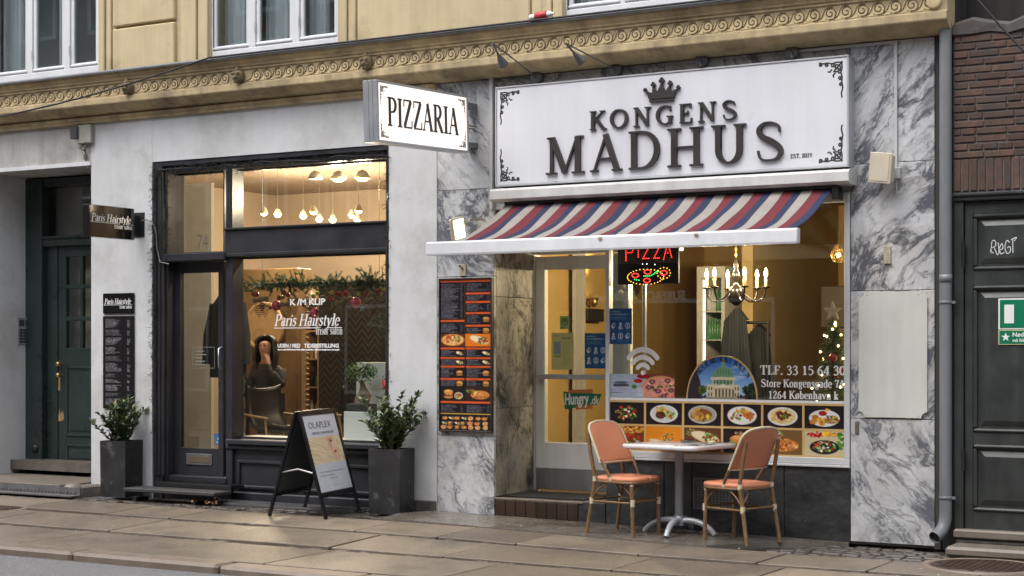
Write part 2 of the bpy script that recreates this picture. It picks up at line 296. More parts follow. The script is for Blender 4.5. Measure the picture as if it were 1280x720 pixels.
GL = {
 'A': (.80, [tt((.1,.02),(.40,.97)), kk((.385,.98),(.68,.02)), tt((.2,.34),(.56,.34)), sf(.1,_b,.2), sf(.68,_b,.25)]),
 'C': (.76, [cc(*ar(.43,.5,.35,.47,50,310)), tt((.66,.66),(.66,.95)), ]),
 'D': (.86, [kk((.19,.02),(.19,.98)), cc((.12,.97),(.38,.97),*ar(.38,.5,.38,.47,90,-90),(.12,.03)), sf(.16,_b,.2), sf(.16,_t2,.2)]),
 'E': (.68, [kk((.19,.02),(.19,.98)), tt((.08,.97),(.58,.97)), tt((.08,.03),(.61,.03)), tt((.2,.51),(.46,.51)), tt((.58,.99),(.58,.77)), tt((.61,.01),(.62,.25)), tt((.46,.41),(.46,.62))]),
 'F': (.64, [kk((.19,.02),(.19,.98)), tt((.08,.97),(.58,.97)), tt((.2,.51),(.46,.51)), tt((.58,.99),(.58,.75)), tt((.46,.41),(.46,.62)), sf(.19,_b,.26)]),
 'G': (.86, [cc(*ar(.45,.5,.36,.47,52,300)), kk((.68,.06),(.68,.42)), tt((.52,.42),(.8,.42)), tt((.68,.68),(.68,.96)), cc((.63,.1),(.69,.16))]),
 'H': (.94, [kk((.2,.02),(.2,.98)), kk((.74,.02),(.74,.98)), tt((.2,.5),(.74,.5)), sf(.2,_b,.32), sf(.2,_t2,.32), sf(.74,_b,.32), sf(.74,_t2,.32)]),
 'I': (.42, [kk((.21,.02),(.21,.98)), sf(.21,_b,.32), sf(.21,_t2,.32)]),
 'K': (.84, [kk((.2,.02),(.2,.98)), tt((.2,.42),(.68,.97)), kk((.38,.56),(.72,.02)), sf(.2,_b,.3), sf(.2,_t2,.3), sf(.66,_t2,.26), sf(.74,_b,.24)]),
 'L': (.68, [kk((.2,.02),(.2,.98)), tt((.08,.03),(.62,.03)), tt((.62,.01),(.63,.28)), sf(.2,_t2,.3)]),
 'M': (1.08, [([(.19,.02,.09),(.19,.98,.09)],0), kk((.2,.98),(.54,.03)), tt((.53,.03),(.86,.98)), kk((.87,.02),(.87,.98)), sf(.18,_b,.28), sf(.88,_b,.32), sf(.15,_t2,.16), sf(.92,_t2,.18)]),
 'N': (.92, [([(.2,.02,.075),(.2,.98,.075)],0), kk((.2,.98),(.72,.04)), ([(.73,.98,.075),(.73,.02,.075)],0), sf(.2,_b,.28), sf(.15,_t2,.18), sf(.73,_t2,.28)]),
 'O': (.90, [cc(*ar(.45,.5,.36,.47,90,450,28))]),
 'P': (.72, [kk((.2,.02),(.2,.98)), cc((.12,.97),(.36,.97),*ar(.36,.73,.26,.24,90,-90),(.2,.49)), sf(.2,_b,.32), sf(.15,_t2,.2)]),
 'R': (.82, [kk((.2,.02),(.2,.98)), cc((.12,.97),(.36,.97),*ar(.36,.74,.25,.23,90,-90),(.2,.51)), kk((.38,.5),(.7,.03)), sf(.2,_b,.3), sf(.15,_t2,.2), sf(.73,_b,.18)]),
 'S': (.74, [S_CAP]),
 'T': (.74, [kk((.37,.02),(.37,.98)), tt((.06,.97),(.68,.97)), tt((.06,.99),(.06,.72)), tt((.68,.99),(.68,.72)), sf(.37,_b,.32)]),
 'U': (.90, [cc((.2,.98),(.2,.36),*ar(.45,.36,.25,.33,180,360),(.70,.98)), kk((.2,.98),(.2,.34)), sf(.2,_t2,.32), sf(.71,_t2,.28)]),
 'Z': (.74, [kk((.60,.95),(.12,.05)), tt((.1,.97),(.64,.97)), tt((.08,.03),(.66,.03)), tt((.1,.99),(.09,.74)), tt((.66,.01),(.68,.28))]),
 'a': (.54, [sw((.12,.54,.06),(.22,.66,.055),(.36,.62,.1),(.38,.48,.13),(.38,.14,.13),(.42,.04,.07),(.5,.05,.04)), cc(*ar(.24,.2,.14,.18,70,330),k=.12), tt((.27,.38),(.38,.42))]),
 'b': (.60, [kk((.16,0),(.16,.98)), cc(*ar(.31,.33,.2,.31,130,-140),k=.13), sf(.1,_t2,.14)]),
 'd': (.60, [kk((.44,.03),(.44,.98)), cc(*ar(.29,.33,.2,.31,50,320),k=.13), sf(.38,_t2,.14), sf(.5,_b,.12)]),
 'e': (.54, [cc((.1,.38),(.47,.38),*ar(.28,.34,.2,.32,8,320),k=.13)]),
 'f': (.38, [cc((.17,.02),(.17,.78),*ar(.3,.8,.13,.17,180,40),k=.13), tt((.05,.64),(.34,.64)), sf(.17,_b,.24)]),
 'g': (.58, [cc(*ar(.27,.42,.16,.22,90,450,18),k=.12), cc((.2,.22),(.14,.12),(.3,.06),(.46,.0),(.44,-.14),(.27,-.22),(.1,-.16),(.1,-.04),(.2,.06),k=.1), tt((.4,.58),(.54,.64))]),
 'h': (.62, [kk((.16,.02),(.16,.98)), cc((.16,.5),*ar(.32,.48,.14,.16,150,0),(.46,.02),k=.13), sf(.16,_b,.26), sf(.46,_b,.24), sf(.1,_t2,.14)]),
 'i': (.32, [kk((.16,.02),(.16,.62)), sf(.16,_b,.26), sf(.1,.61,.14), ([(.1,.85,.12),(.21,.85,.12)],0)]),
 'k': (.60, [kk((.16,.02),(.16,.98)), tt((.16,.28),(.46,.62)), kk((.28,.38),(.5,.03)), sf(.16,_b,.26), sf(.1,_t2,.14), sf(.46,.62,.2), sf(.52,_b,.18)]),
 'l': (.32, [kk((.16,.02),(.16,.98)), sf(.16,_b,.28), sf(.1,_t2,.14)]),
 'm': (.92, [kk((.16,.02),(.16,.62)), cc((.16,.5),*ar(.3,.48,.14,.16,150,0),(.44,.02),k=.13), cc((.46,.5),*ar(.6,.48,.14,.16,150,0),(.74,.02),k=.13), sf(.16,_b,.24), sf(.44,_b,.2), sf(.75,_b,.22), sf(.1,.61,.14)]),
 'n': (.64, [kk((.16,.02),(.16,.62)), cc((.16,.5),*ar(.32,.48,.14,.16,150,0),(.46,.02),k=.13), sf(.16,_b,.26), sf(.46,_b,.24), sf(.1,.61,.14)]),
 'o': (.58, [cc(*ar(.29,.33,.2,.31,90,450,20),k=.13)]),
 'ø': (.58, [cc(*ar(.29,.33,.2,.31,90,450,20),k=.13), tt((.1,-.02),(.48,.7))]),
 'r': (.46, [kk((.16,.02),(.16,.62)), cc((.16,.46),(.24,.6),(.36,.63),(.4,.54),k=.1), sf(.16,_b,.28), sf(.1,.61,.14)]),
 's': (.46, [sw((.38,.48,.05),(.34,.6,.06),(.2,.64,.08),(.1,.52,.11),(.2,.38,.13),(.34,.28,.13),(.38,.14,.1),(.26,.02,.07),(.12,.04,.05),(.07,.18,.045))]),
 't': (.40, [cc((.17,.84),(.17,.16),(.22,.04),(.34,.06),k=.13), tt((.04,.63),(.34,.63))]),
 'v': (.58, [kk((.1,.63),(.3,.02)), tt((.3,.02),(.48,.63)), sf(.1,.62,.2), sf(.48,.62,.18)]),
 'y': (.58, [kk((.1,.63),(.3,.04)), cc((.48,.63),(.26,-.1),(.16,-.22),(.06,-.2),k=.08), sf(.1,.62,.2), sf(.48,.62,.18)]),
 '0': (.62, [cc(*ar(.31,.48,.22,.46,90,450,24),k=.15)]),
 '1': (.62, [kk((.33,.02),(.33,.95)), tt((.15,.8),(.33,.94)), sf(.33,_b,.34)]),
 '2': (.62, [sw((.12,.7,.08),(.18,.88,.06),(.32,.95,.06),(.48,.83,.11),(.46,.64,.12),(.3,.36,.1),(.1,.06,.06)), ([(.08,.05,.1),(.52,.05,.1)],0), tt((.52,.02),(.54,.22))]),
 '3': (.62, [sw((.12,.76,.08),(.2,.92,.06),(.36,.94,.07),(.46,.78,.12),(.4,.6,.09),(.25,.53,.05)), sw((.25,.52,.05),(.42,.46,.09),(.51,.28,.13),(.42,.06,.09),(.25,0,.06),(.1,.1,.08))]),
 '4': (.62, [kk((.41,.02),(.41,.95)), tt((.4,.95),(.06,.26)), tt((.05,.25),(.58,.25)), sf(.41,_b,.26)]),
 '5': (.62, [([(.16,.92,.1),(.5,.92,.1)],0), tt((.15,.95),(.13,.5)), sw((.13,.52,.05),(.28,.6,.06),(.46,.48,.11),(.5,.28,.13),(.4,.06,.09),(.24,0,.06),(.1,.1,.08))]),
 '6': (.62, [sw((.48,.9,.06),(.3,.82,.08),(.14,.6,.11),(.1,.36,.13),(.15,.12,.11),(.3,.01,.06),(.46,.12,.11),(.5,.3,.13),(.42,.48,.09),(.3,.55,.055),(.14,.42,.05))]),
 '7': (.62, [([(.1,.91,.1),(.53,.91,.1)],0), cc((.52,.9),(.36,.5),(.28,.02),k=.13), tt((.1,.95),(.09,.72))]),
 '9': (.62, [sw((.14,.05,.06),(.32,.13,.08),(.48,.35,.11),(.52,.59,.13),(.47,.83,.11),(.32,.94,.06),(.16,.83,.11),(.12,.65,.13),(.2,.47,.09),(.32,.4,.055),(.48,.53,.05))]),
 '.': (.30, [([(.08,.07,.15),(.23,.07,.15)],0)]), ' ': (.32, []),
 ',': (.30, [kk((.16,.1),(.1,-.1))]),
}
def serif(s, h=1.0, width=None, track=.0, shear=0, weight=1.0, y0=0.0, d=.002, thin=1.0):
    """letters in the local x,z plane, baseline at z=0, front towards -y, thickness d"""
    mb = MB(); x = 0; layer = 0; quads = []
    for ch in s:
        adv, st = GL.get(ch, GL[' '])
        for pts, _ in st:
            P = [(x+q[0], q[1]) for q in pts]; Wd = [q[2]*weight*(thin if q[2] < .08 else 1) for q in pts]; quads.append((P, Wd))
        x += adv+track
    tot = x-track; sx = (width/tot) if width else h
    for li, (P, Wd) in enumerate(quads):
        n = len(P); A = []; B = []
        for i in range(n):
            a = P[max(i-1, 0)]; b = P[min(i+1, n-1)]
            if i == 0 or i == n-1: dx, dy = b[0]-a[0], b[1]-a[1]
            else:
                d1 = np.array(P[i])-np.array(a); d2 = np.array(b)-np.array(P[i]); d1 = d1/(np.linalg.norm(d1)+1e-9); d2 = d2/(np.linalg.norm(d2)+1e-9); dx, dy = d1+d2
            L = math.hypot(dx, dy)+1e-9; nx, ny = -dy/L, dx/L
            for q, sg in ((A, 1), (B, -1)):
                px, pz = P[i][0]+nx*Wd[i]/2*sg, P[i][1]+ny*Wd[i]/2*sg
                q.append((sx*(px+shear*pz*h/sx), h*pz))
        yf = y0-d-(li % 5)*.00035
        vs = [(p[0], yf, p[1]) for p in A+B]+[(p[0], y0, p[1]) for p in A+B]; m = 2*n; fs = []
        for i in range(n-1):
            fs.append((i, n+i, n+i+1, i+1)); fs.append((m+i, m+i+1, m+n+i+1, m+n+i))
            fs.append((i, i+1, m+i+1, m+i)); fs.append((n+i, m+n+i, m+n+i+1, n+i+1))
        fs.append((0, m, m+n, n)); fs.append((n-1, 2*n-1, m+2*n-1, m+n-1))
        mb.add(vs, fs)
    return mb
def sans(s, h=1.0, width=None, bold=0.0, shear=0.0, d=.001, y0=0.0, track=1.0):
    cu = bpy.data.curves.new('t', 'FONT'); cu.body = s; cu.offset = bold; cu.shear = shear; cu.extrude = .5; cu.space_character = track; cu.resolution_u = 3
    o = bpy.data.objects.new('t', cu); COL.objects.link(o); dg = bpy.context.evaluated_depsgraph_get(); me = bpy.data.meshes.new_from_object(o.evaluated_get(dg))
    vs = np.array([v.co[:] for v in me.vertices]); fs = [tuple(p.vertices) for p in me.polygons]
    bpy.data.objects.remove(o); bpy.data.curves.remove(cu); bpy.data.meshes.remove(me)
    cap = .729 if s.upper() == s else max(.5, vs[:, 1].max())
    x0, x1 = vs[:, 0].min(), vs[:, 0].max(); k = h/cap; kx = width/(x1-x0) if width else k
    mb = MB(); mb.add([((x-x0)*kx, y0-d*(.5+z), y*k) for x, y, z in vs], fs); return mb
def shift(mb, x, y, z): mb.v = [(a+x, b+y, c+z) for a, b, c in mb.v]; return mb

# ------------------------------------------------------------------ flat print: a painted grid of colours (posters, menus, window film)
def lin(c): c = np.clip(np.asarray(c, float), 0, 1); return np.where(c <= .04045, c/12.92, ((c+.055)/1.055)**2.4)
class Cv:
    def __init__(s, w, h, bg=(0, 0, 0)): s.w, s.h = w, h; s.S = 3; s.a = np.zeros((h*3, w*3, 3)); s.a[:] = np.array(bg)/255.; s.yy, s.xx = np.mgrid[0:h*3, 0:w*3]; s.xx = (s.xx+.5)/3; s.yy = (s.yy+.5)/3
    def put(s, m, c, al=1): s.a[m] = s.a[m]*(1-al)+np.array(c)/255.*al
    def ell(s, cx, cy, rx, ry, c, ang=0, al=1):
        x0, x1 = int(max(0, (cx-max(rx, ry))*3-3)), int(min(s.w*3, (cx+max(rx, ry))*3+4)); y0, y1 = int(max(0, (cy-max(rx, ry))*3-3)), int(min(s.h*3, (cy+max(rx, ry))*3+4))
        if x1 <= x0 or y1 <= y0: return
        X = s.xx[y0:y1, x0:x1]-cx; Y = s.yy[y0:y1, x0:x1]-cy; ca, sa = math.cos(ang), math.sin(ang)
        m = ((X*ca+Y*sa)/rx)**2+((-X*sa+Y*ca)/ry)**2 <= 1; v = s.a[y0:y1, x0:x1]; v[m] = v[m]*(1-al)+np.array(c)/255.*al
    def rect(s, x0, y0, x1, y1, c, al=1): s.put((s.xx >= x0) & (s.xx < x1) & (s.yy >= y0) & (s.yy < y1), c, al)
    def poly(s, P, c, al=1):
        m = np.zeros(s.xx.shape, bool)
        for i in range(len(P)):
            (xa, ya), (xb, yb) = P[i-1], P[i]
            if ya == yb: continue
            m ^= ((s.yy < ya) != (s.yy < yb)) & (s.xx < (xb-xa)*(s.yy-ya)/(yb-ya)+xa)
        s.put(m, c, al)
    def scat(s, cx, cy, rx, ry, n, r0, r1, pal, rng, inside=None):
        for _ in range(n):
            a = rng.uniform(0, 6.283); q = math.sqrt(rng.random()); c = np.array(pal[rng.randrange(len(pal))])*rng.uniform(.72, 1.12)
            r = rng.uniform(r0, r1); s.ell(cx+rx*q*math.cos(a), cy+ry*q*math.sin(a), r, r*rng.uniform(.45, .9), np.clip(c, 0, 255), rng.uniform(0, 3.14))
    def lines(s, x0, x1, y0, y1, n, c, rng, fill=.8, al=.8, price=False):
        dy = (y1-y0)/n
        for i in range(n):
            y = y0+i*dy; x = x0; e = x0+(x1-x0)*rng.uniform(fill*.5, fill)
            while x < e:
                w = rng.uniform(1.2, 5); s.rect(x, y+dy*.2, min(x+w, e), y+dy*.78, c, al*rng.uniform(.6, 1)); x += w+rng.uniform(.5, .9)
            if price: s.rect(x1-3, y+dy*.2, x1, y+dy*.8, c, al)
    def mesh(s, name, fn, mat):
        a = s.a.reshape(s.h, 3, s.w, 3, 3).mean((1, 3)); w, h = s.w, s.h
        V = [fn((i+.5*(0 if 0 < i < w-1 else (-1 if i == 0 else 1))+.5)/w, 1-(j+.5*(0 if 0 < j < h-1 else (-1 if j == 0 else 1))+.5)/h) for j in range(h) for i in range(w)]
        Fc = [(j*w+i, (j+1)*w+i, (j+1)*w+i+1, j*w+i+1) for j in range(h-1) for i in range(w-1)]
        me = bpy.data.meshes.new(name); me.from_pydata(V, [], Fc)
        at = me.color_attributes.new('print', 'FLOAT_COLOR', 'POINT'); d = np.ones((w*h, 4), np.float32); d[:, :3] = lin(a).reshape(-1, 3); at.data.foreach_set('color', d.ravel())
        me.materials.append(mat); return me
    def build(s, name, x0, x1, z0, z1, y, parent=None, mat=None, **kw):
        cx, cz = ((x0+x1)/2, z0) if parent is None else (0, 0); cy = y if parent is None else 0
        me = s.mesh(name, lambda u, v: (x0+(x1-x0)*u-cx, y-cy, z0+(z1-z0)*v-cz), mat or printmat())
        o = obj(name, me, parent);
        if parent is None: o.location = (cx, cy, cz)
        tag(o, **kw); return o
# ================================================================== materials of the place
stucco_w = M('white stucco', (.60, .61, .62), .85, var=.14, vs=1.3, bump=.45, bs=22, streak=.05, dirt=((.34, .335, .315), .48, .80, 1.4))
stucco_y = M('ochre stucco', (.58, .47, .285), .85, var=.16, vs=1.6, bump=.35, bs=30, streak=.12, dirt=((.24, .185, .11), .54, .80, 2.0))
stucco_c = M('ochre cornice', (.54, .43, .25), .85, var=.24, vs=2.6, bump=.4, bs=40, streak=.25, dirt=((.13, .105, .07), .50, .76, 3.0))
frieze_m = M('frieze gold', (.66, .525, .30), .85, var=.22, vs=4, bump=.3, bs=70, orand=.10, dirt=((.17, .125, .075), .52, .78, 4))
mould_dk = M('dark relief', (.16, .12, .07), .9, var=.3, vs=6)  # dark tubes that outline the frieze scrolls
zinc = M('zinc', (.20, .205, .215), .45, metal=.5, var=.2, vs=3, streak=.2)
white_p = M('white paint', (.68, .69, .71), .45, var=.07, vs=3, bump=.05, bs=80, streak=.08)
cream_p = M('cream door paint', (.74, .73, .70), .45, var=.08, vs=3, streak=.1, dirt=((.3, .26, .2), .66, .9, 4))
green_p = M('dark green paint', (.022, .037, .034), .32, var=.35, vs=3, bump=.06, bs=60, coat=.2, dirt=((.05, .06, .055), .64, .85, 8))
black_p = M('black shopfront paint', (.028, .029, .035), .36, var=.35, vs=3, bump=.06, bs=40, dirt=((.07, .07, .075), .62, .85, 9))
alu = M('aluminium', (.62, .62, .63), .35, metal=.85, var=.1, vs=5)
alu_g = M('grey aluminium', (.45, .47, .50), .38, metal=.55, var=.1, vs=5)
dark_st = M('dark rendered plinth', (.040, .041, .044), .40, var=.5, vs=7, bump=.8, bs=5, bdist=.05, dirt=((.16, .155, .15), .62, .80, 8))
steel = M('galvanised steel', (.20, .20, .20), .5, metal=.6, var=.25, vs=8)
black_m = M('black metal', (.015, .015, .016), .4, var=.2)
brass = M('brass', (.5, .33, .12), .35, metal=.9)
g_up = glass('upstairs glass', (.80, .84, .85), 1.8, .012)
g_shop = glass('shop glass', (.93, .95, .93), 1.66, .008)
g_door = glass('shop door glass', (.9, .92, .9), 1.66, .008)
mar_a = marble('grey marble', (.62, .63, .64), (.125, .132, .15), 38, 1.0)
mar_b = marble('grey marble falling veins', (.60, .61, .625), (.105, .112, .13), -38, 1.0)
mar_c = marble('warm-shaded marble', (.40, .385, .355), (.06, .058, .056), 28, 1.3, mid=.5)  # door reveal: warm interior light and shade painted into a darker marble
mar_d = marble('darker marble', (.36, .35, .32), (.08, .08, .09), 50, 1.2, mid=.9)  # darker, browner grey for the band above the shop sign
slab_m = M('granite paving', (.178, .143, .108), .44, var=.22, vs=45, bump=.4, bs=150, orand=.20, dirt=((.085, .073, .062), .46, .72, 1.7), rvar=.18)
joint_m = M('joint sand', (.022, .019, .017), .4, var=.5, vs=9, bump=.6, bs=60)
cob_m = M('small setts', (.085, .07, .06), .42, var=.4, vs=12, bump=.3, bs=90, orand=.3)
kerb_m = M('granite kerb', (.20, .155, .12), .45, var=.25, vs=7, bump=.35, bs=120, orand=.12, dirt=((.06, .05, .045), .6, .8, 3))
wet_m = M('wet concrete slab', (.15, .132, .11), .26, var=.35, vs=2.5, bump=.12, bs=70, dirt=((.17, .14, .11), .55, .75, 1.2), rvar=.12)
stone_m = M('worn granite step', (.17, .145, .12), .42, var=.25, vs=6, bump=.3, bs=90, dirt=((.06, .05, .045), .58, .8, 3))
asph_m = M('asphalt', (.15, .15, .155), .62, var=.45, vs=45, bump=1.0, bs=90, bdist=.01, dirt=((.40, .40, .40), .58, .66, 70))
tile_m = M('brown glazed tile', (.042, .026, .019), .22, var=.25, vs=6, orand=.25)

# ================================================================== ground
def struct(name, mb, mat): return mb.build(name, mat, kind='structure')
KB, KF = -3.22, -3.45                                      # kerb back and front
road = struct('road', MB().box(-60, 40, -11.2, KF+.03, -.30, -.06), asph_m)
far_walk = struct('far_sidewalk', MB().box(-60, 40, -16.4, -11.2, -.30, 0, .02), slab_m)
ground = struct('ground', MB().box(-150, 150, -150, 150, -.62, -.5), asph_m)
wk = MB().box(-60, 40, KB, .9, -.30, -.09); gxs = [-17+.5*i for i in range(37)]; gys = [KB+(.02-KB)*j/18 for j in range(19)]
wk.add([(x, y, -.03+gz(x, y)) for y in gys for x in gxs], [(j*37+i, j*37+i+1, (j+1)*37+i+1, (j+1)*37+i) for j in range(18) for i in range(36)])
walk = struct('sidewalk', wk, joint_m)
def onz(mb, ox=0.0): mb.v = [(x, y, z+gz(x+ox, y)) for x, y, z in mb.v]; return mb
# kerb stones
def piece(name, me, parent, loc, rot=(0, 0, 0)):
    o = bpy.data.objects.new(name, me); COL.objects.link(o); o.parent = parent; o.matrix_parent_inverse = Matrix.Translation(-parent.location); o.location = loc; o.rotation_euler = rot; return o
x = -16.5; i = 0
while x < 1:
    L = random.uniform(1.15, 1.6)
    mb = MB().box(0, L-.014, KF, KB-.006, -.26, 0, .022)
    piece('kerb_stone', mb.mesh('kerb_stone', kerb_m), walk, (x, random.uniform(-.006, .006), random.uniform(-.004, .006))); x += L
# paving rows (flags in three courses, strips of small setts between)
rows = [(-.80, -1.42, .72, 1.25), (-1.54, -2.24, .9, 1.5), (-2.36, -3.20, .95, 1.6)]
for (ya, yb, l0, l1) in rows:
    x = -16.5+random.uniform(0, .6)
    while x < 1.0:
        L = random.uniform(l0, l1)
        if x+L > -2.55 and ya > -1: L = 0; break
        mb = onz(MB().box(0, L-random.uniform(.010, .020), yb, ya, -.09, 0, .0035), x)
        piece('paving_slab', mb.mesh('paving_slab', slab_m), walk, (x, random.uniform(-.006, .006), random.uniform(-.003, .003)), (random.uniform(-.0015, .0015), random.uniform(-.0015, .0015), random.uniform(-.003, .003))); x += L
def setts(xa, xb, ya, yb, sx, sy, zoff=-.014, skip=.0, jit=.3):
    mb = MB(); y = ya
    while y < yb-.02:
        x = xa+random.uniform(0, sx); w2 = min(sy, yb-y)
        while x < xb:
            w = sx*random.uniform(.75, 1.25)
            if random.random() > skip:
                z = zoff+random.uniform(-.007, .005); q = .008
                a, b2, c, d2 = x+.004, x+w-.006, y+.004+random.uniform(0, .006), y+w2-.006
                mb.box(a, b2, c, d2, -.08, z, .009)
            x += w
        y += w2
    return onz(mb)
for (ya, yb, sk) in ((-1.535, -1.425, .25), (-2.355, -2.245, .2)):
    o = setts(-16.4, 1, ya, yb, .11, .11, -.012, sk).build('sett_strip', cob_m, walk); o['kind'] = 'stuff'; o.matrix_parent_inverse = Matrix.Translation(-walk.location)
def wpart(mb, name, mat, parent, kind=None):
    o = mb.build(name, mat, parent); o.matrix_parent_inverse = Matrix.Translation(-parent.location)
    if kind: o['kind'] = kind
    return o
wpart(setts(-16.4, FX(128)-.05, -.80, -.46, .12, .11, -.02, .1), 'setts', cob_m, walk, 'stuff')
wpart(setts(FX(128), FX(540), -.80, -.03, .13, .11, -.02, .12), 'setts', cob_m, walk, 'stuff')
wpart(setts(-4.55, -2.2, -.80, -.02, .13, .115, -.012, .05), 'setts', cob_m, walk, 'stuff')
wpart(setts(-2.55, 1, -1.42, -.80, .13, .115, -.010, .03), 'setts', cob_m, walk, 'stuff')
# wet concrete apron in front of the pizza shop, slightly proud
ap = [(FX(540)-.02, -.78), (FX(540)-.12, -.35), (FX(545), -.02), (FX(1062), -.02), (-4.60, -.32), (-4.95, -.80)]
mb = MB(); n = len(ap); mb.add([(x, y, -.05) for x, y in ap]+[(x, y, .016+gz(x, y)) for x, y in ap], [tuple(range(n)), tuple(range(n, 2*n))]+[(i, (i+1) % n, n+(i+1) % n, n+i) for i in range(n)])
wpart(mb, 'concrete_apron', wet_m, walk)
# grating strip in front of the salon
gx0, gx1 = FX(268, -.15), FX(455, -.15)
mb = MB().box(gx0, gx1, -.30, -.04, -.03, -.012)
nb = int((gx1-gx0)/.035)
for i in range(nb): mb.box(gx0+i*.035, gx0+i*.035+.012, -.295, -.045, -.012, .006)
for y in (-.30, -.21, -.12, -.045): mb.box(gx0, gx1, y-.006, y+.006, -.012, .0075)
onz(mb).build('pavement_grating', steel, None, label='long steel ventilation grating set in the pavement below the salon window', cat='grating')
# litter: small white flecks and fallen leaves
mb = MB()
for _ in range(46):
    x, y = random.uniform(-13, -2.6), random.uniform(-3.1, -.5); r = random.uniform(.006, .018); a = random.uniform(0, 3)
    mb.add([(x+r*math.cos(a+k*2.1)*random.uniform(.6, 1.3), y+r*math.sin(a+k*2.1), .006+random.uniform(0, .006)) for k in range(3)], [(0, 1, 2)])
onz(mb).build('litter_flecks', M('litter', (.55, .53, .5), .8), label='pale specks of litter scattered over the paving', cat='litter', kind='stuff')
mb = MB()
for _ in range(34):
    c = GP(random.uniform(236, 284), 0+random.uniform(624, 631), .01); r = random.uniform(.012, .03); a = random.uniform(0, 6)
    mb.add([(c.x+r*math.cos(a), c.y+r*math.sin(a)*.8, .02+random.uniform(0, .015)), (c.x+r*.5*math.cos(a+1.8), c.y+r*.5*math.sin(a+1.8), .035), (c.x-r*math.cos(a), c.y-r*math.sin(a), .015), (c.x+r*.5*math.cos(a-1.6), c.y+r*.4*math.sin(a-1.6), .02)], [(0, 1, 2, 3)])
onz(mb).build('fallen_leaves', M('dry leaf', (.20, .085, .03), .7, var=.4, vs=20), label='small heap of brown fallen leaves under the salon step', cat='leaves', kind='stuff')
# covers
def cover(px, py, r, label):
    c = GP(px, py); t = thing('manhole_cover', label, 'manhole cover', (c.x, c.y, c.z-.02))
    MB().lathe([(r+.05, 0), (r+.05, .028), (r+.005, .028), (r, .022)], n=36).build('rim', kerb_m, t, False)
    m2 = MB().lathe([(r-.004, 0), (r-.004, .026), (.0001, .0265)], n=36)
    iron = M('rusty iron', (.075, .048, .036), .5, metal=.4, var=.4, vs=12)
    k = m2.build('lid', iron, t, False); m3 = MB()
    for i in range(-6, 7):
        for j in range(-6, 7):
            if math.hypot(i, j)*r/7 < r*.86: m3.box(i*r/7-.018, i*r/7+.018, j*r/7-.018, j*r/7+.018, .024, .031)
    m3.build('stud_pattern', iron, k, False)
cover(1228, 708, .36, 'rusty round manhole cover in front of the black gate')
cover(-12, 636, .30, 'round manhole cover at the left edge in front of the green door')

# ================================================================== the building
B = thing('apartment_building', 'ochre and white stucco building with marble shopfront and scroll cornice', 'building', (-8, .4, 0))
xE0, xE1 = FX(42, .76), FX(114)              # entrance recess
xS0, xS1 = FX(190), FX(486)                  # salon front
xA, xB, xC, xD, xE = FX(546), FX(618), FX(757), FX(1063), FX(1170)
ZW, ZM, ZE, ZS = 3.84, 3.905, 3.42, 3.395
def bp(mb, name, mat, parent=None, label=None):
    return mb.build(name, mat, parent or B, label=label)
# white ground-floor walls
bp(MB().box(-18, xE0, 0, .9, 0, ZW), 'wall', stucco_w)
bp(MB().box(xE1, xS0, 0, .30, 0, ZW), 'wall', stucco_w); bp(MB().box(xE1, xE1+.12, .30, .92, 0, ZW), 'wall', stucco_w)
bp(MB().box(xS1, xA, 0, .4, 0, ZW), 'wall', stucco_w)
lint = M('weathered lintel stucco', (.52, .515, .49), .9, var=.15, vs=2, bump=.3, bs=30, streak=.2, dirt=((.26, .25, .22), .5, .75, 2.2))
bp(MB().box(xE0, xE1, .012, .9, ZE, ZW-.002), 'lintel', lint)
bp(MB().box(xE0, xE1, -.02, .012, ZE-.012, ZE+.028), 'lintel_trim', white_p)
bp(MB().box(xS0, xS1, .003, .4, ZS, ZW-.002), 'lintel', stucco_w)
bp(MB().box(xA, xE, .035, .4, 2.75, ZM+.03), 'backing_wall', stucco_w)
bp(MB().box(xA, xB-.036, .035, .9, .0, 2.75), 'backing_wall', stucco_w)
bp(MB().box(xD, xE-.01, .035, .9, .0, 2.75), 'backing_wall', stucco_w)
bp(MB().box(xE-.012, xE+.035, .0, .9, 0, ZM+.02), 'end_wall', M('sooty render', (.05, .048, .045), .9, var=.3, vs=5, bump=.3, bs=40))
# pier foot stones
foot = M('dark foot stone', (.075, .07, .065), .7, var=.4, vs=8, bump=.5, bs=40)
bp(MB().box(FX(517), xA-.004, -.018, .1, 0, .155, .01), 'foot_stone', foot)
bp(MB().box(FX(176), xS0-.004, -.02, .1, 0, .11, .01), 'foot_stone', foot)
# hidden shell that closes the house (dark stairwell, back and sides)
shell = M('inner plaster', (.45, .40, .33), .9)
bp(MB().box(-18, xE, 7.6, 7.9, 0, 8), 'rear_wall', stucco_y)
bp(MB().box(-18.3, -18, 0, 7.9, 0, 8), 'side_wall', stucco_y)
bp(MB().box(xE-.05, xE+.03, .9, 7.9, 0, 8), 'side_wall', stucco_y)
bp(MB().box(-18, xE, -.0, 7.9, 7.9, 8.1), 'roof', zinc)
bp(MB().box(-18, xE, .42, 7.6, 3.92, 4.1), 'floor_slab', shell)

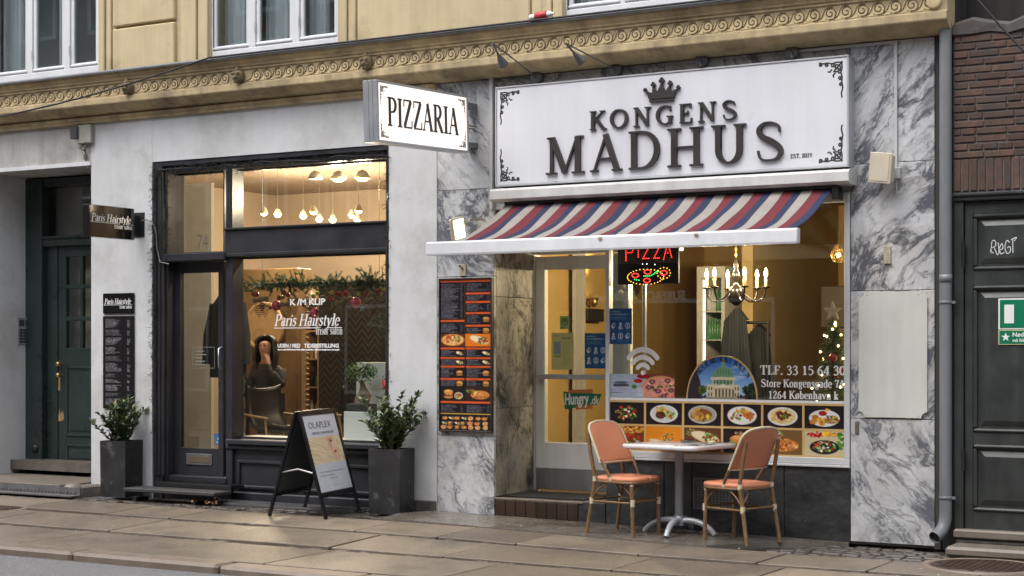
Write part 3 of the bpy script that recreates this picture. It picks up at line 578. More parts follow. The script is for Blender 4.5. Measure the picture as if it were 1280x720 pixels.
# ---- cornice
c0, c1 = -18.0, FX(1183, -.22)
prof = [(.1, ZM), (-.03, ZM), (-.05, ZM+.008), (-.13, ZM+.026), (-.19, ZM+.062), (-.215, ZM+.075), (-.22, ZM+.085), (-.22, ZM+.135), (-.198, ZM+.142), (-.19, ZM+.152),
        (-.19, ZM+.272), (-.205, ZM+.276), (-.207, ZM+.298), (-.222, ZM+.302), (-.228, ZM+.318), (-.262, ZM+.350), (-.27, ZM+.372), (.1, ZM+.40)]
cor = bp(MB().extr(prof, c0, c1), 'cornice', stucco_c)
bp(MB().extr([(.1, ZW-.005), (-.035, ZW-.003), (-.04, ZW+.02), (-.055, ZW+.03), (-.06, ZW+.055), (-.04, ZM-.002), (.1, ZM-.004)], c0, xA), 'bed_moulding', stucco_c)
bp(MB().extr([(.1, ZM+.402), (-.275, ZM+.374), (-.292, ZM+.368), (-.294, ZM+.384), (-.28, ZM+.40), (-.03, ZM+.445), (.1, ZM+.45)], c0, c1+.01), 'flashing', zinc)
# running scroll frieze: one wave per repeat, raised on the frieze band
fz0, fz1 = ZM+.152, ZM+.272; FH = fz1-fz0
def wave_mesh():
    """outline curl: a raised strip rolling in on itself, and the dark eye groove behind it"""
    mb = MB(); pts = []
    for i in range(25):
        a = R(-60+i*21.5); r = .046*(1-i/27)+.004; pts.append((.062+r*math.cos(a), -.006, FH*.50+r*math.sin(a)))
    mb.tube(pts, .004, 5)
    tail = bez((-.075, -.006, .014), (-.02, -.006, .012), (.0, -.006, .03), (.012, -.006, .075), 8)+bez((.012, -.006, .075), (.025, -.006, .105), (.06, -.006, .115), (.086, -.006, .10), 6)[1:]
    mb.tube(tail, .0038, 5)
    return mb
def fill_mesh():
    mb = MB(); c = ar(.062, FH*.50, .05, .05, 0, 360, 18)[:-1]
    mb.prism(c, -.004, .01)
    mb.prism([(-.07, .006), (.02, .006), (.03, .04), (.02, .085), (.045, .105), (.02, .10), (-.005, .07), (-.02, .03)], -.0035, .01)
    return mb
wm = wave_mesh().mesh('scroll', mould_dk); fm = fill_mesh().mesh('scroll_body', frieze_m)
pitch = .128; xs = c1-.20; k = 0
bosses = [FX(162, -.2), FX(300, -.2), FX(460, -.2)]
while xs > -15.2:
    if all(abs(xs+.04-b) > .085 for b in bosses):
        a = piece('scroll', fm, cor, (xs, -.19, fz0)); a.matrix_parent_inverse = Matrix.Identity(4)
        b = piece('scroll_groove', wm, cor, (xs, -.19, fz0)); b.matrix_parent_inverse = Matrix.Identity(4)
    xs -= pitch
hm = MB()
hm.ball((0, -.03, 0), .062, 10, 8, 1.1); hm.ball((-.02, -.085, .02), .02, 6, 5); hm.ball((.025, -.08, .02), .018, 6, 5); hm.ball((0, -.095, -.02), .02, 6, 5); hm.ball((0, -.07, -.05), .025, 6, 5); hm.ball((0, -.05, .055), .03, 6, 5)
hme = hm.mesh('boss', M('sooty boss', (.19, .14, .08), .9, var=.5, vs=20))
for b in bosses: q = piece('lion_head_boss', hme, cor, (b, -.19, (fz0+fz1)/2)); q.matrix_parent_inverse = Matrix.Identity(4)
q = bp(MB().lathe([(.055, 0), (.055, -.02), (.045, -.026), (.0001, -.027)], (c1-.10, -.19, fz0+FH*.55), 20, axis='y'), 'end_rosette', frieze_m, cor)

# ---- upper facade
ZU = ZM+.40
def up(px): return FX(px, 0)
wins = [(FX(-80), FX(126)), (FX(263), FX(424)), (FX(706), FX(900))]
ztop = 6.4
seg = [-18]+[q for w in wins for q in w]+[xE]
for i in range(0, len(seg), 2): bp(MB().box(seg[i], seg[i+1], 0, .4, ZU, 7.9), 'upper_wall', stucco_y)
for a, b in wins: bp(MB().box(a, b, 0, .4, ztop, 7.9), 'upper_wall', stucco_y)
# pilaster strips and rusticated blocks between the windows
def strip(pa, pb, d=.035, z0=ZU+.02, z1=ztop): bp(MB().box(FX(pa), FX(pb), -d, .02, z0, z1, .006), 'pilaster_strip', stucco_y)
for a, b, d in ((127, 134, .05), (135, 141, .03), (228, 237, .03), (238, 249, .055), (250, 262, .035), (425, 436, .04), (437, 446, .025), (667, 680, .03), (681, 692, .05), (693, 705, .035)): strip(a, b, d)
zj = FZ(185, 31); bp(MB().box(FX(144), FX(221), -.045, .02, ZU+.03, zj-.012, .012), 'rusticated_block', stucco_y)
bp(MB().box(FX(144), FX(221), -.045, .02, zj+.012, zj+.75, .012), 'rusticated_block', stucco_y); bp(MB().box(FX(144), FX(221), -.045, .02, zj+.775, ztop, .012), 'rusticated_block', stucco_y)
bp(MB().box(FX(449), FX(664), -.03, .02, ZU+.03, ztop, .010), 'wall_panel', stucco_y)
# windows: sashes with their own frames, panes, rails
room_d = M('unlit room', (.42, .42, .44), .9)
def window(px0, px1, panes, zb, Y=.07):
    x0, x1 = px0, px1
    fr = MB(); z0 = ZU+.012; fr.box(x0, x1, Y-.05, Y+.02, z0, zb-.05, .006); fr.box(x0, x1, Y-.05, Y+.02, ztop-.07, ztop, .006); fr.box(x0, x0+.012, Y-.05, Y+.02, zb-.05, ztop-.07); fr.box(x1-.012, x1, Y-.05, Y+.02, zb-.05, ztop-.07)
    w = bp(fr, 'window', white_p)
    last = x0
    for (pa, pb) in panes:
        a, b = FX(pa, Y), FX(pb, Y)
        bp(MB().box(max(last, x0+.012), a-.045, Y-.045, Y+.02, zb-.05, ztop-.07, .004), 'stile', white_p, w)
        s = MB()
        for q in ((a-.042, a, zb-.045, ztop-.08), (b, b+.042, zb-.045, ztop-.08), (a, b, zb-.045, zb), (a, b, ztop-.13, ztop-.08)): s.box(q[0], q[1], Y-.03, Y+.012, q[2], q[3], .006)
        s.box(a, b, Y-.032, Y+.01, zb+1.05, zb+1.09, .004); s.box(a-.04, b+.04, Y-.046, Y-.03, zb-.035, zb-.012, .006)
        bp(s, 'sash', white_p, w); bp(MB().box(a, b, Y-.008, Y-.003, zb, ztop-.1), 'pane', g_up, w)
        hb = MB(); hb.tube([(a-.048, Y-.052, zb+.10), (a-.048, Y-.052, zb+.19)], .008, 6); bp(hb, 'hinge', white_p, w)
        last = b+.045
    bp(MB().box(last, x1-.012, Y-.045, Y+.02, zb-.05, ztop-.07, .004), 'stile', white_p, w)
zb = FZ(63, 84, .07)
window(wins[0][0], wins[0][1], [(-62, -10), (0, 34), (48, 80), (95, 122)], zb)
window(wins[1][0], wins[1][1], [(273, 310), (327, 364), (382, 420)], zb)
window(wins[2][0], wins[2][1], [(718, 772), (790, 838), (852, 892)], zb)
for a, b in wins:
    bp(MB().box(a-.5, b+.5, .95, 1.0, 4.1, 7.9), 'room_back', room_d)
    cur = MB()
    for s0, s1 in ((a+.0, a+.28), (a+(b-a)*.33, a+(b-a)*.33+.30), (a+(b-a)*.67, a+(b-a)*.67+.22), (b-.18, b)):
        n = 14; vs = []
        for i in range(n+1):
            x = s0+(s1-s0)*i/n; y = .22+.03*math.sin(i*1.9); vs += [(x, y, ZU+.05), (x, y, ztop)]
        cur.add(vs, [(2*i, 2*i+2, 2*i+3, 2*i+1) for i in range(n)], True)
    bp(cur, 'curtain', M('net curtain', (.75, .76, .78), .9))
# ledge paper stack / board leaning inside the left window
bp(MB().box(FX(20, .3), FX(38, .3), .25, .33, 4.35, 5.0, .01), 'parcel', M('cardboard', (.42, .27, .13), .8), label='brown cardboard parcel behind the upper left pane')

# ---- marble cladding (each slab its own piece)
def slab(x0, x1, z0, z1, mat, y0=0.0, y1=.034): return bp(MB().box(x0+.0025, x1-.0025, y0, y1, z0+.002, z1-.002, .003), 'marble_panel', mat)
zz = [0.03, FZ(580, 545), FZ(580, 346), FZ(580, 237), ZM-.005]
for i, m in enumerate((mar_a, mar_a, mar_a, mar_a)): slab(xA+.002, xB, zz[i], zz[i+1], m)
zz = [0.02, FZ(1117, 524), FZ(1117, 363), FZ(1117, 203), ZM-.005]
xm = FX(1117)
slab(xD, xE, zz[0], zz[1], mar_a); slab(xD, xE, zz[1], zz[2], mar_b); slab(xD, xE, zz[2], zz[3], mar_b)
slab(xD, FX(1119), zz[3], zz[4], mar_b); slab(FX(1119), xE, zz[3], zz[4], mar_b)
e = [618, 698, 752, 830, 905, 985, 1063]
for a, b in zip(e[:-1], e[1:]): slab(FX(a), FX(b), FZ(840, 235), ZM-.006, mar_d)
# door reveal
zr = [.22, FZ(640, 509, .38), FZ(640, 372, .38), 2.75]
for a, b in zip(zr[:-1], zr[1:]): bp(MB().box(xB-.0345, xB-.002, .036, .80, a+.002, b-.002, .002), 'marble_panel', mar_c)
# ================================================================== entrance with the green door
YD = .76
dz = .165
bp(MB().box(xE0-.3, xE1+.14, -.46, YD+.1, 0, dz-.03, .02), 'step', stone_m)
bp(MB().box(xE0-.1, xE1-.005, -.44, YD+.1, dz-.03, dz-.012, .004), 'step_landing', stone_m)
bp(MB().lathe([(.085, 0), (.10, .03), (.098, .12), (.07, .165), (.0001, .175)], (xE1+.12, -.38, 0), 12), 'step_guard_stone', stone_m)
mb = MB(); mx0, mx1 = xE0-.2, FX(98, -.5)
mb.box(mx0, mx1, -.60, -.462, .0, .012); mb.box(mx0, mx1, -.478, -.462, .012, .085)
for i in range(int((mx1-mx0)/.05)):
    x = mx0+i*.05; mb.prism([(x, .02), (x+.03, .045), (x+.034, .041), (x+.004, .016)], -.484, -.478)
onz(mb).build('tread_plate', steel, None, label='chequered steel ramp plate in front of the green door step', cat='metal plate')
ed = bp(MB().box(FX(42, YD)-.02, FX(62, YD), YD-.12, YD+.08, dz-.012, ZE-.02, .008).box(FX(62, YD), xE1-.004, YD-.10, YD+.08, ZE-.11, ZE-.02, .006)
        .box(FX(62, YD), FX(75, YD), YD-.04, YD+.08, dz-.012, FZ(90, 302, YD), .006), 'entrance_door', green_p)
zt0, zt1 = FZ(90, 308, YD), FZ(90, 296, YD)
bp(MB().box(FX(60, YD), xE1-.004, YD-.10, YD+.06, zt0, zt1, .008).box(FX(60, YD), xE1-.004, YD-.13, YD-.10, zt1-.02, zt1+.008, .004), 'transom_bar', green_p, ed)
bp(MB().box(FX(62, YD), xE1-.004, YD-.008, YD-.002, zt1+.02, ZE-.12), 'transom_pane', g_up, ed)
x0, x1 = FX(75.5, YD), FX(75.5, YD)+.92
ZL = [dz, FZ(90, 548, YD), FZ(90, 540, YD), FZ(90, 448, YD), FZ(90, 438, YD), zt0-.004]
pr = [(FZ(90, 435, YD), FZ(90, 401, YD)), (FZ(90, 396, YD), FZ(90, 361, YD)), (FZ(90, 356, YD), FZ(90, 321, YD))]
pxs = [(FX(85, YD), FX(102, YD)), (FX(105.5, YD), FX(122.5, YD)), (FX(126, YD), FX(143, YD))]
leaf = MB()
leaf.box(x0, pxs[0][0], YD-.03, YD+.03, dz+.006, zt0-.004, .004); leaf.box(pxs[2][1], x1, YD-.03, YD+.03, dz+.006, zt0-.004, .004)
leaf.box(pxs[0][0], pxs[2][1], YD-.03, YD+.03, pr[2][1], zt0-.004, .004); leaf.box(pxs[0][0], pxs[2][1], YD-.03, YD+.03, dz+.006, pr[0][0], .004)
for i in (0, 1): leaf.box(pxs[0][0], pxs[2][1], YD-.028, YD+.02, pr[i][1], pr[i+1][0], .004); leaf.box(pxs[i][1], pxs[i+1][0], YD-.026, YD+.02, pr[0][0], pr[2][1], .004)
bp(leaf, 'door_leaf', green_p, ed)
for a, b in pr:
    for c, d in pxs: bp(MB().box(c, d, YD-.006, YD-.002, a, b), 'pane', g_up, ed)
for za, zb_ in ((.26, FZ(90, 555, YD)), (FZ(90, 545, YD), FZ(90, 458, YD))):
    fr = MB(); a, b = pxs[0][0]+.01, pxs[2][1]-.01
    for q in ((a, b, za, za+.025), (a, b, zb_-.025, zb_), (a, a+.025, za, zb_), (b-.025, b, za, zb_)): fr.box(q[0], q[1], YD-.045, YD-.03, q[2], q[3], .006)
    bp(fr, 'panel_moulding', green_p, ed); bp(MB().box(a+.06, b-.06, YD-.04, YD-.03, za+.06, zb_-.06, .008), 'door_panel', green_p, ed)
bare = M('bare wood scrape', (.36, .22, .10), .7, var=.4, vs=30)
sp = MB(); sp.prism([(x0+.002, 1.05), (x0+.03, 1.07), (x0+.035, 1.18), (x0+.02, 1.27), (x0+.004, 1.25)], YD-.0325, YD-.03); sp.prism([(x0+.004, .72), (x0+.07, .73), (x0+.09, .77), (x0+.07, .84), (x0+.03, .80), (x0+.02, .86), (x0+.004, .80)], YD-.0325, YD-.03)
bp(sp, 'worn_patch', bare, ed)
for zk in (FZ(78, 455, YD), FZ(78, 469, YD)): bp(MB().lathe([(.012, 0), (.012, -.03), (.026, -.04), (.03, -.055), (.02, -.07), (.0001, -.074)], (x0+.045, YD-.03, zk), 12, axis='y'), 'knob', brass, ed)
bp(MB().box(xE0-.02, xE1+.11, YD+.5, YD+.55, 0, ZE), 'hall_wall', M('dim hall', (.25, .26, .27), .9))
bp(MB().lathe([(.05, 0), (.05, -.012), (.035, -.03), (.0001, -.032)], (FX(54, YD), YD-.12, FZ(54, 560, YD)), 12, axis='y'), 'door_stop', black_m, ed)
# intercom on the left reveal
Xi = xE0; ya, yb_ = YX(21, Xi), YX(39, Xi); zi0, zi1 = FZ(30, 431, .35), FZ(30, 396, .35)
it = thing('intercom_panel', 'grey metal intercom panel with speaker and buttons beside the green door', 'intercom', (Xi, (ya+yb_)/2, zi0))
MB().box(Xi, Xi+.012, ya, yb_, zi0, zi1, .004).build('plate', alu_g, it)
dk = M('intercom dark', (.05, .05, .05), .5); hh = zi1-zi0; ww = yb_-ya
MB().box(Xi+.012, Xi+.0135, ya+ww*.12, ya+ww*.46, zi0+hh*.68, zi0+hh*.9).box(Xi+.012, Xi+.0135, ya+ww*.54, ya+ww*.88, zi0+hh*.68, zi0+hh*.9).build('speaker', dk, it)
for i in range(5):
    for j in range(3): MB().box(Xi+.012, Xi+.017, ya+ww*(.14+.26*j), ya+ww*(.34+.26*j), zi0+hh*(.08+.105*i), zi0+hh*(.155+.105*i)).build('button', dk, it)

# ================================================================== salon shopfront
YS = .14
def bx(pa, pb, za, zb, y0, y1, b=.006): return MB().box(FX(pa, y0), FX(pb, y0), y0, y1, za, zb, b)
sf_ = bp(MB().box(xS0, FX(203, .02), .012, .3, .0, ZS-.002, .006).box(FX(203, .05), FX(217, YS), .05, .3, .0, ZS-.002, .006).box(xS1-.035, xS1, .02, .3, .0, ZS-.002, .004)
          .box(xS0, xS1, .015, .3, ZS-.05, ZS-.001, .004).box(FX(203, .05), xS1-.03, .06, .3, ZS-.115, ZS-.045, .01), 'salon_shopfront', black_p)
for i in range(3):                                         # fluted moulding of the left jamb
    bp(MB().box(xS0+.03+i*.05, xS0+.055+i*.05, -.004, .02, .25, ZS-.15, .006), 'jamb_moulding', black_p, sf_)
zBt, zBb = 2.70, 2.418
bp(bx(282, 290, .0, ZS-.1, YS-.08, YS+.1), 'mullion', black_p, sf_)
bp(MB().box(FX(289, YS), xS1-.02, YS-.10, YS+.1, zBb, zBt, .006).box(FX(289, YS), xS1-.02, YS-.115, YS-.1, zBb, zBb+.035, .005).box(FX(289, YS), xS1-.02, YS-.125, YS-.1, zBt-.02, zBt, .005), 'fascia_beam', black_p, sf_)
zT0, zT1 = FZ(250, 327, YS), FZ(250, 317, YS)
bp(MB().box(FX(205, YS-.1), FX(283, YS-.1), YS-.14, YS+.08, zT0, zT1, .008), 'transom_rail', black_p, sf_)
# glass lights
wf = M('off-white inner frame', (.62, .60, .55), .5)
def light(pa, pb, za, zb, y, name='display_window'):
    xa, xb = FX(pa, y), FX(pb, y)
    o = bp(MB().box(xa-.012, xa+.002, y-.02, y+.04, za, zb).box(xb-.002, xb+.012, y-.02, y+.04, za, zb).box(xa, xb, y-.02, y+.04, za-.014, za+.004).box(xa, xb, y-.02, y+.04, zb-.004, zb+.014), name, black_p, sf_)
    q = MB().box(xa, xb, y, y+.006, za, zb).build('pane', g_shop, o); return o
YG = .2
light(218, 281, zT1+.015, ZS-.125, YG, 'transom_window')
light(291, 484, zBt+.012, ZS-.125, YG, 'transom_window')
zWb = FZ(387, 549, YG)
dw = light(292, 483.5, zWb, zBb-.012, YG)
MB().box(FX(292, YG+.05), FX(292, YG+.05)+.055, YG+.05, YG+.10, zWb, zBb).build('inner_frame', wf, dw)
MB().box(FX(300, YG+.02), FX(483, YG+.02), YG+.008, YG+.3, zWb-.03, zWb+.004).build('inner_sill', wf, dw)
# base panel under the display window
zq = zWb-.015
base = MB().box(FX(283, .1), xS1-.03, .10, .3, .0, zq-.06)
b_ = bp(base, 'stall_riser', black_p, sf_)
bp(MB().box(FX(282, .02), xS1-.028, .005, .3, zq-.05, zq, .008).box(FX(282, .05), xS1-.028, .04, .2, zq-.10, zq-.052, .01), 'window_sill', black_p, sf_)
def riser(pa, pb):
    xa, xb = FX(pa, .08), FX(pb, .08); z0, z1 = .16, zq-.2; m = MB()
    for q in ((xa, xb, z0, z0+.035), (xa, xb, z1-.035, z1), (xa, xa+.035, z0+.035, z1-.035), (xb-.035, xb, z0+.035, z1-.035)): m.box(q[0], q[1], .072, .10, q[2], q[3], .008)
    bp(m, 'panel_moulding', black_p, sf_)
riser(296, 372); riser(376, 478)
bp(MB().box(FX(283, .05), xS1-.03, .05, .12, .0, .13, .01), 'skirting', black_p, sf_)
# door
ydr = .19; zD0, zD1 = .215, zT0-.003
xa, xb = FX(218, ydr), FX(281.5, ydr); ga, gb = FX(228, ydr), FX(280, ydr)-.055; gz0, gz1 = FZ(254, 560, ydr), FZ(254, 341, ydr)
sd_ = bp(MB().box(xa, ga, ydr-.03, ydr+.03, zD0, zD1, .004).box(gb+.055-.05, xb, ydr-.03, ydr+.03, zD0, zD1, .004).box(ga, gb+.005, ydr-.03, ydr+.03, gz1, zD1, .004).box(ga, gb+.005, ydr-.03, ydr+.03, zD0, gz0, .004), 'salon_door', black_p, sf_)
MB().box(ga, gb+.005, ydr-.003, ydr+.003, gz0, gz1).build('door_pane', g_door, sf_)
ms = bp(MB().box(FX(236, ydr), FX(268, ydr), ydr-.04, ydr-.03, FZ(252, 581, ydr), FZ(252, 567, ydr), .003), 'mail_slot', steel, sf_)
bp(MB().box(FX(239, ydr), FX(265, ydr), ydr-.043, ydr-.04, FZ(252, 578, ydr), FZ(252, 570, ydr), .001), 'mail_flap', M('slot flap brass', (.25, .20, .13), .4, metal=.6), sf_)  # flap in its own brass colour
hx = FX(279.5, ydr); bp(MB().tube([(hx, ydr-.03, FZ(280, 461, ydr)), (hx, ydr-.075, FZ(280, 459, ydr)), (hx, ydr-.075, FZ(280, 436, ydr)), (hx, ydr-.03, FZ(280, 434, ydr))], .008, 6), 'door_handle', alu, sf_)
for za, zb_ in ((FZ(256, 600, .1), FZ(256, 594, .1)),): bp(MB().box(FX(212, .06), FX(284, .06), .04, .3, za-.02, zb_-.01, .006), 'threshold', black_p, sf_)
# metal grate step and low stone step
zs1 = FZ(245, 603, -.02)
st = thing('salon_step', 'black metal grate step at the salon door with props', 'step', (FX(240, -.05), -.05, 0))
mb = MB().box(FX(192, -.2), FX(286, -.2), -.17, -.155, zs1-.045, zs1, .002).box(FX(192, -.2), FX(286, -.2), -.04, .03, zs1-.045, zs1-.005, .002)
x = FX(192, -.2)
while x < FX(286, -.2): mb.box(x, x+.006, -.155, -.04, zs1-.03, zs1-.001); x += .022
mb.build('tread', black_m, st); MB().tube([(FX(268, -.15), -.15, zs1-.03), (FX(276, -.25), -.27, .0)], .008, 6).build('prop', steel, st); MB().box(FX(200, -.1), FX(280, -.1), .0, .04, 0, zs1-.05).build('riser', black_m, st)
zs2 = .11
mb = MB().box(FX(163, -.36), FX(276, -.36), -.46, -.20, zs2-.035, zs2, .006)
mb = onz(mb); s2 = thing('low_step', 'low grey board step on short feet before the salon door', 'step', (FX(220, -.3), -.3, 0)); mb.build('tread', M('grey worn board', (.045, .045, .044), .6, var=.3, vs=9, bump=.3, bs=50), s2)
for px in (172, 246, 270): MB().box(FX(px, -.36), FX(px, -.36)+.035, -.42, -.24, 0, zs2-.035).build('foot', black_m, s2)
# dry twig garland round the shopfront head and jambs
tw = MB(); rr = random.Random(3)
def twigs(p, q, n, spread, L, rad=.0028, core=True):
    p, q = Vector(p), Vector(q); last = p
    for i in range(n):
        c = p.lerp(q, rr.random())+Vector((rr.gauss(0, spread*.4), rr.gauss(0, spread*.25), rr.gauss(0, spread)))
        d = Vector((rr.gauss(0, 1), rr.gauss(-.2, .5), rr.gauss(-.35, .8))).normalized()*L*rr.uniform(.5, 1.2)
        m = c+d*.5+Vector((rr.gauss(0, .012),)*3); tw.tube([c, m, c+d], [rad, rad*.8, rad*.4], 3, False)
        e = m+Vector((rr.gauss(0, 1), rr.gauss(0, .4), rr.gauss(-.4, .7))).normalized()*L*.45; tw.tube([m, e], [rad*.7, rad*.3], 3, False)
    n2 = max(4, int((q-p).length/.18)); pts = [p.lerp(q, i/n2)+Vector((0, rr.gauss(0, .01), rr.gauss(0, spread*.5))) for i in range(n2+1)]
    if core: tw.tube(pts, .009, 5)
twigs((FX(196, -.02), -.01, ZS-.09), (FX(484, -.02), -.01, ZS-.10), 330, .022, .085)
twigs((FX(193, -.01), -.012, ZS-.08), (FX(193, -.01), -.012, .75), 260, .05, .06)
twigs((FX(208, .02), .02, ZS-.1), (FX(209, .02), .02, 2.45), 90, .04, .06)
twigs((FX(484.5, .0), .0, ZS-.1), (FX(484.5, .0), .0, .9), 190, .04, .045)
tw.build('twig_garland', M('dark twigs', (.022, .02, .021), .8, var=.4), label='dark dry twig garland wound around the black salon shopfront', cat='garland')

# ================================================================== pizza shop: recessed door, window, plinth
YP = .77; ZF = .215
pstep = bp(MB().box(xB+.003, xC-.004, .012, YP+.1, 0, ZF-.018), 'door_step', dark_st)
n = 10; tw_ = (xC-.26-xB-.012)/8
tme = MB().box(0, tw_-.006, 0, .010, 0, ZF-.032, .002).mesh('tile', tile_m)
for i in range(8):
    o = obj('tile', tme, pstep); o.location = (xB+.010+i*tw_, .0, .01)
o = bp(MB().box(xB+.003, xC-.22, .0, .05, ZF-.02, ZF, .004), 'nosing', M('stone nosing', (.17, .14, .11), .45, var=.3, vs=8), pstep)
bp(MB().box(xB+.003, xC-.004, .05, YP+.08, ZF-.02, ZF-.002), 'landing', M('landing stone', (.13, .105, .085), .4, var=.3, vs=8), pstep)
bp(MB().box(xC-.22, xC-.005, .002, .02, .005, ZF-.001, .004), 'step_end', dark_st, pstep)
mb = MB().box(FX(640, .3), FX(742, .3), .12, .60, ZF-.001, ZF+.014, .006)
mb.build('door_mat', M('rubber mat', (.012, .012, .013), .75, var=.4, vs=60, bump=.8, bs=160), label='black rubber door mat on the tiled pizza shop step', cat='door mat')
# door
xdl, xdr = FX(663, YP)+.0, FX(663, YP)+1.02
zH = 2.68
pf = bp(MB().box(xdl, xdl+.07, YP-.06, YP+.06, ZF, zH, .006).box(xdl, xC+.35, YP-.06, YP+.06, FZ(700, 318, YP), zH, .006).box(xdl+.955, xdl+1.02, YP-.06, YP+.06, ZF, zH, .006), 'pizza_door', cream_p)
la, lb = xdl+.072, xdl+.953; gxa, gxb = FX(683, YP), FX(683, YP)+.70; gz0, gz1 = FZ(700, 553, YP), FZ(700, 337, YP)
bp(MB().box(la, gxa, YP-.035, YP+.03, ZF+.02, gz1+.12, .005).box(gxb, lb, YP-.035, YP+.03, ZF+.02, gz1+.12, .005).box(gxa, gxb, YP-.035, YP+.03, gz1, gz1+.12, .005).box(gxa, gxb, YP-.035, YP+.03, ZF+.02, gz0, .005), 'door_leaf', cream_p, pf)
bp(MB().box(gxa, gxb, YP-.004, YP+.002, gz0, gz1), 'door_pane', g_door, pf)
bp(MB().box(la+.01, lb-.01, YP-.042, YP-.036, ZF+.022, FZ(700, 585, YP), .002), 'kick_plate', M('worn steel plate', (.33, .33, .32), .4, metal=.6, var=.2, vs=6, streak=.2), pf)
zb1 = FZ(700, 471, YP)
bp(MB().box(gxa-.06, gxb+.05, YP-.10, YP-.075, zb1-.02, zb1+.025, .004).box(gxa-.05, gxa-.01, YP-.08, YP-.03, zb1-.015, zb1+.02).box(gxb, gxb+.04, YP-.08, YP-.03, zb1-.015, zb1+.02), 'push_bar', alu_g, pf)
# shop window
YW = .02; zPb, zPt = .612, 2.675
wx0, wx1 = xC, xD-.004
pw = bp(MB().box(wx0, wx1, -.012, YW+.05, zPb, zPb+.055, .006).box(wx1-.045, wx1, -.012, YW+.05, zPb+.055, zPt, .005).box(wx0, wx0+.035, -.006, YW+.05, zPb+.055, zPt, .004)
        .box(wx0, wx1, -.012, YW+.05, zPt, zPt+.07, .006).box(wx0-.02, wx1+.002, -.03, YW+.04, zPb-.02, zPb, .005), 'display_window', M('white aluminium frame', (.66, .67, .68), .4, metal=.2, var=.08))
MB().box(wx0+.035, wx1-.045, YW, YW+.006, zPb+.05, zPt).build('pane', g_shop, pw)
bp(MB().box(wx0+.002, wx0+.03, YP-.05, YP-.02, ZF, zPt, .004).box(wx0+.002, wx0+.03, YW+.05, YP-.02, zPb, zPb+.05).box(wx0+.002, wx0+.03, .38, .42, zPb, zPt, .004), 'return_frame', alu, pw)
MB().box(wx0+.012, wx0+.018, YW+.05, YP-.05, zPb+.05, zPt).build('return_pane', g_shop, pw)
bp(MB().box(wx0+.006, wx0+.04, YW+.05, YP, 0, zPb-.002), 'return_wall', dark_st, pw)
# plinth blocks of dark stone
pe = [xC, FX(830), FX(865), FX(980), xD-.002]
for a, b in zip(pe[:-1], pe[1:]): bp(MB().box(a+.002, b-.002, .0, .3, .0, zPb-.022, .006), 'plinth_block', dark_st)
vg = MB(); vx0, vx1, vz0, vz1 = FX(867), FX(936), FZ(900, 638), FZ(900, 598)
vg.box(vx0, vx1, -.014, -.002, vz0, vz0+.012).box(vx0, vx1, -.014, -.002, vz1-.012, vz1).box(vx0, vx0+.012, -.014, -.002, vz0+.012, vz1-.012).box(vx1-.012, vx1, -.014, -.002, vz0+.012, vz1-.012)
vgo = vg.build('vent_grille', M('grille grey', (.16, .16, .155), .5, metal=.4, var=.3), None, label='square perforated vent grille in the dark plinth behind the chair', cat='vent')
nh = 15; m2 = MB(); dx = (vx1-vx0-.024)/nh; dzz = (vz1-vz0-.024)/11
cxm, czm = (vx0+vx1)/2, vz0
for i in range(nh+1): m2.box(vx0+.012+i*dx-dx*.24, vx0+.012+i*dx+dx*.24, -.010, -.006, vz0+.012, vz1-.012)
for j in range(12): m2.box(vx0+.012, vx1-.012, -.0105, -.0058, vz0+.012+j*dzz-dzz*.24, vz0+.012+j*dzz+dzz*.24)
o = m2.build('mesh_plate', MATS['grille grey'], vgo); o.matrix_parent_inverse = Matrix.Translation(-vgo.location)
# ================================================================== neighbour: brick wall over a black gate
NB = thing('brick_building', 'dark red brick wall above a black wooden gate', 'building', (-2.0, .2, 0))
YN = -.05; xN0, xN1 = FX(1191.5, YN), .3
zL0, zL1 = FZ(1235, 250, YN), FZ(1235, 239, YN); zSo = FZ(1235, 197, YN); zTop = FZ(1235, 30, YN)
mort = M('mortar', (.13, .12, .115), .9, var=.3, vs=20, bump=.5, bs=60)
brick_m = M('dark brick', (.105, .056, .040), .85, var=.45, vs=18, bump=.8, bs=60, orand=.35, dirt=((.055, .046, .04), .42, .66, 7))
def nbp(mb, name, mat, parent=None): return mb.build(name, mat, parent or NB)
nw = nbp(MB().box(xN0, xN1, YN+.012, .35, zL1, zTop-.01), 'wall', mort)
ch = .058; sizes = {}
def brick_me(L, h):
    k = (round(L, 2), round(h, 3))
    if k not in sizes: sizes[k] = MB().box(0, k[0], 0, .05, 0, h, .005).mesh('brick', brick_m)
    return sizes[k]
z = zSo+.005; row = 0
while z < zTop-.03:
    x = xN0+.004; off = (.0, .115, .06, .17)[row % 4]; first = True
    while x < xN1:
        L = .228 if (row % 2 == 0) else (.228 if random.random() < .6 else .11)
        if first: L = .228-off if .228-off > .05 else .11; first = False
        L = min(L, xN1-x)
        if L > .03:
            o = obj('brick', brick_me(L-.011, .046), nw); o.location = (x, YN+random.uniform(-.003, .004), z+random.uniform(-.002, .002)); o.rotation_euler = (0, random.uniform(-.006, .006), 0)
        x += L
    z += ch; row += 1
x = xN0+.004
while x < xN1:
    o = obj('brick', brick_me(.05, zSo-zL1-.012), nw); o.location = (x, YN+random.uniform(-.003, .004), zL1+.008); x += .062
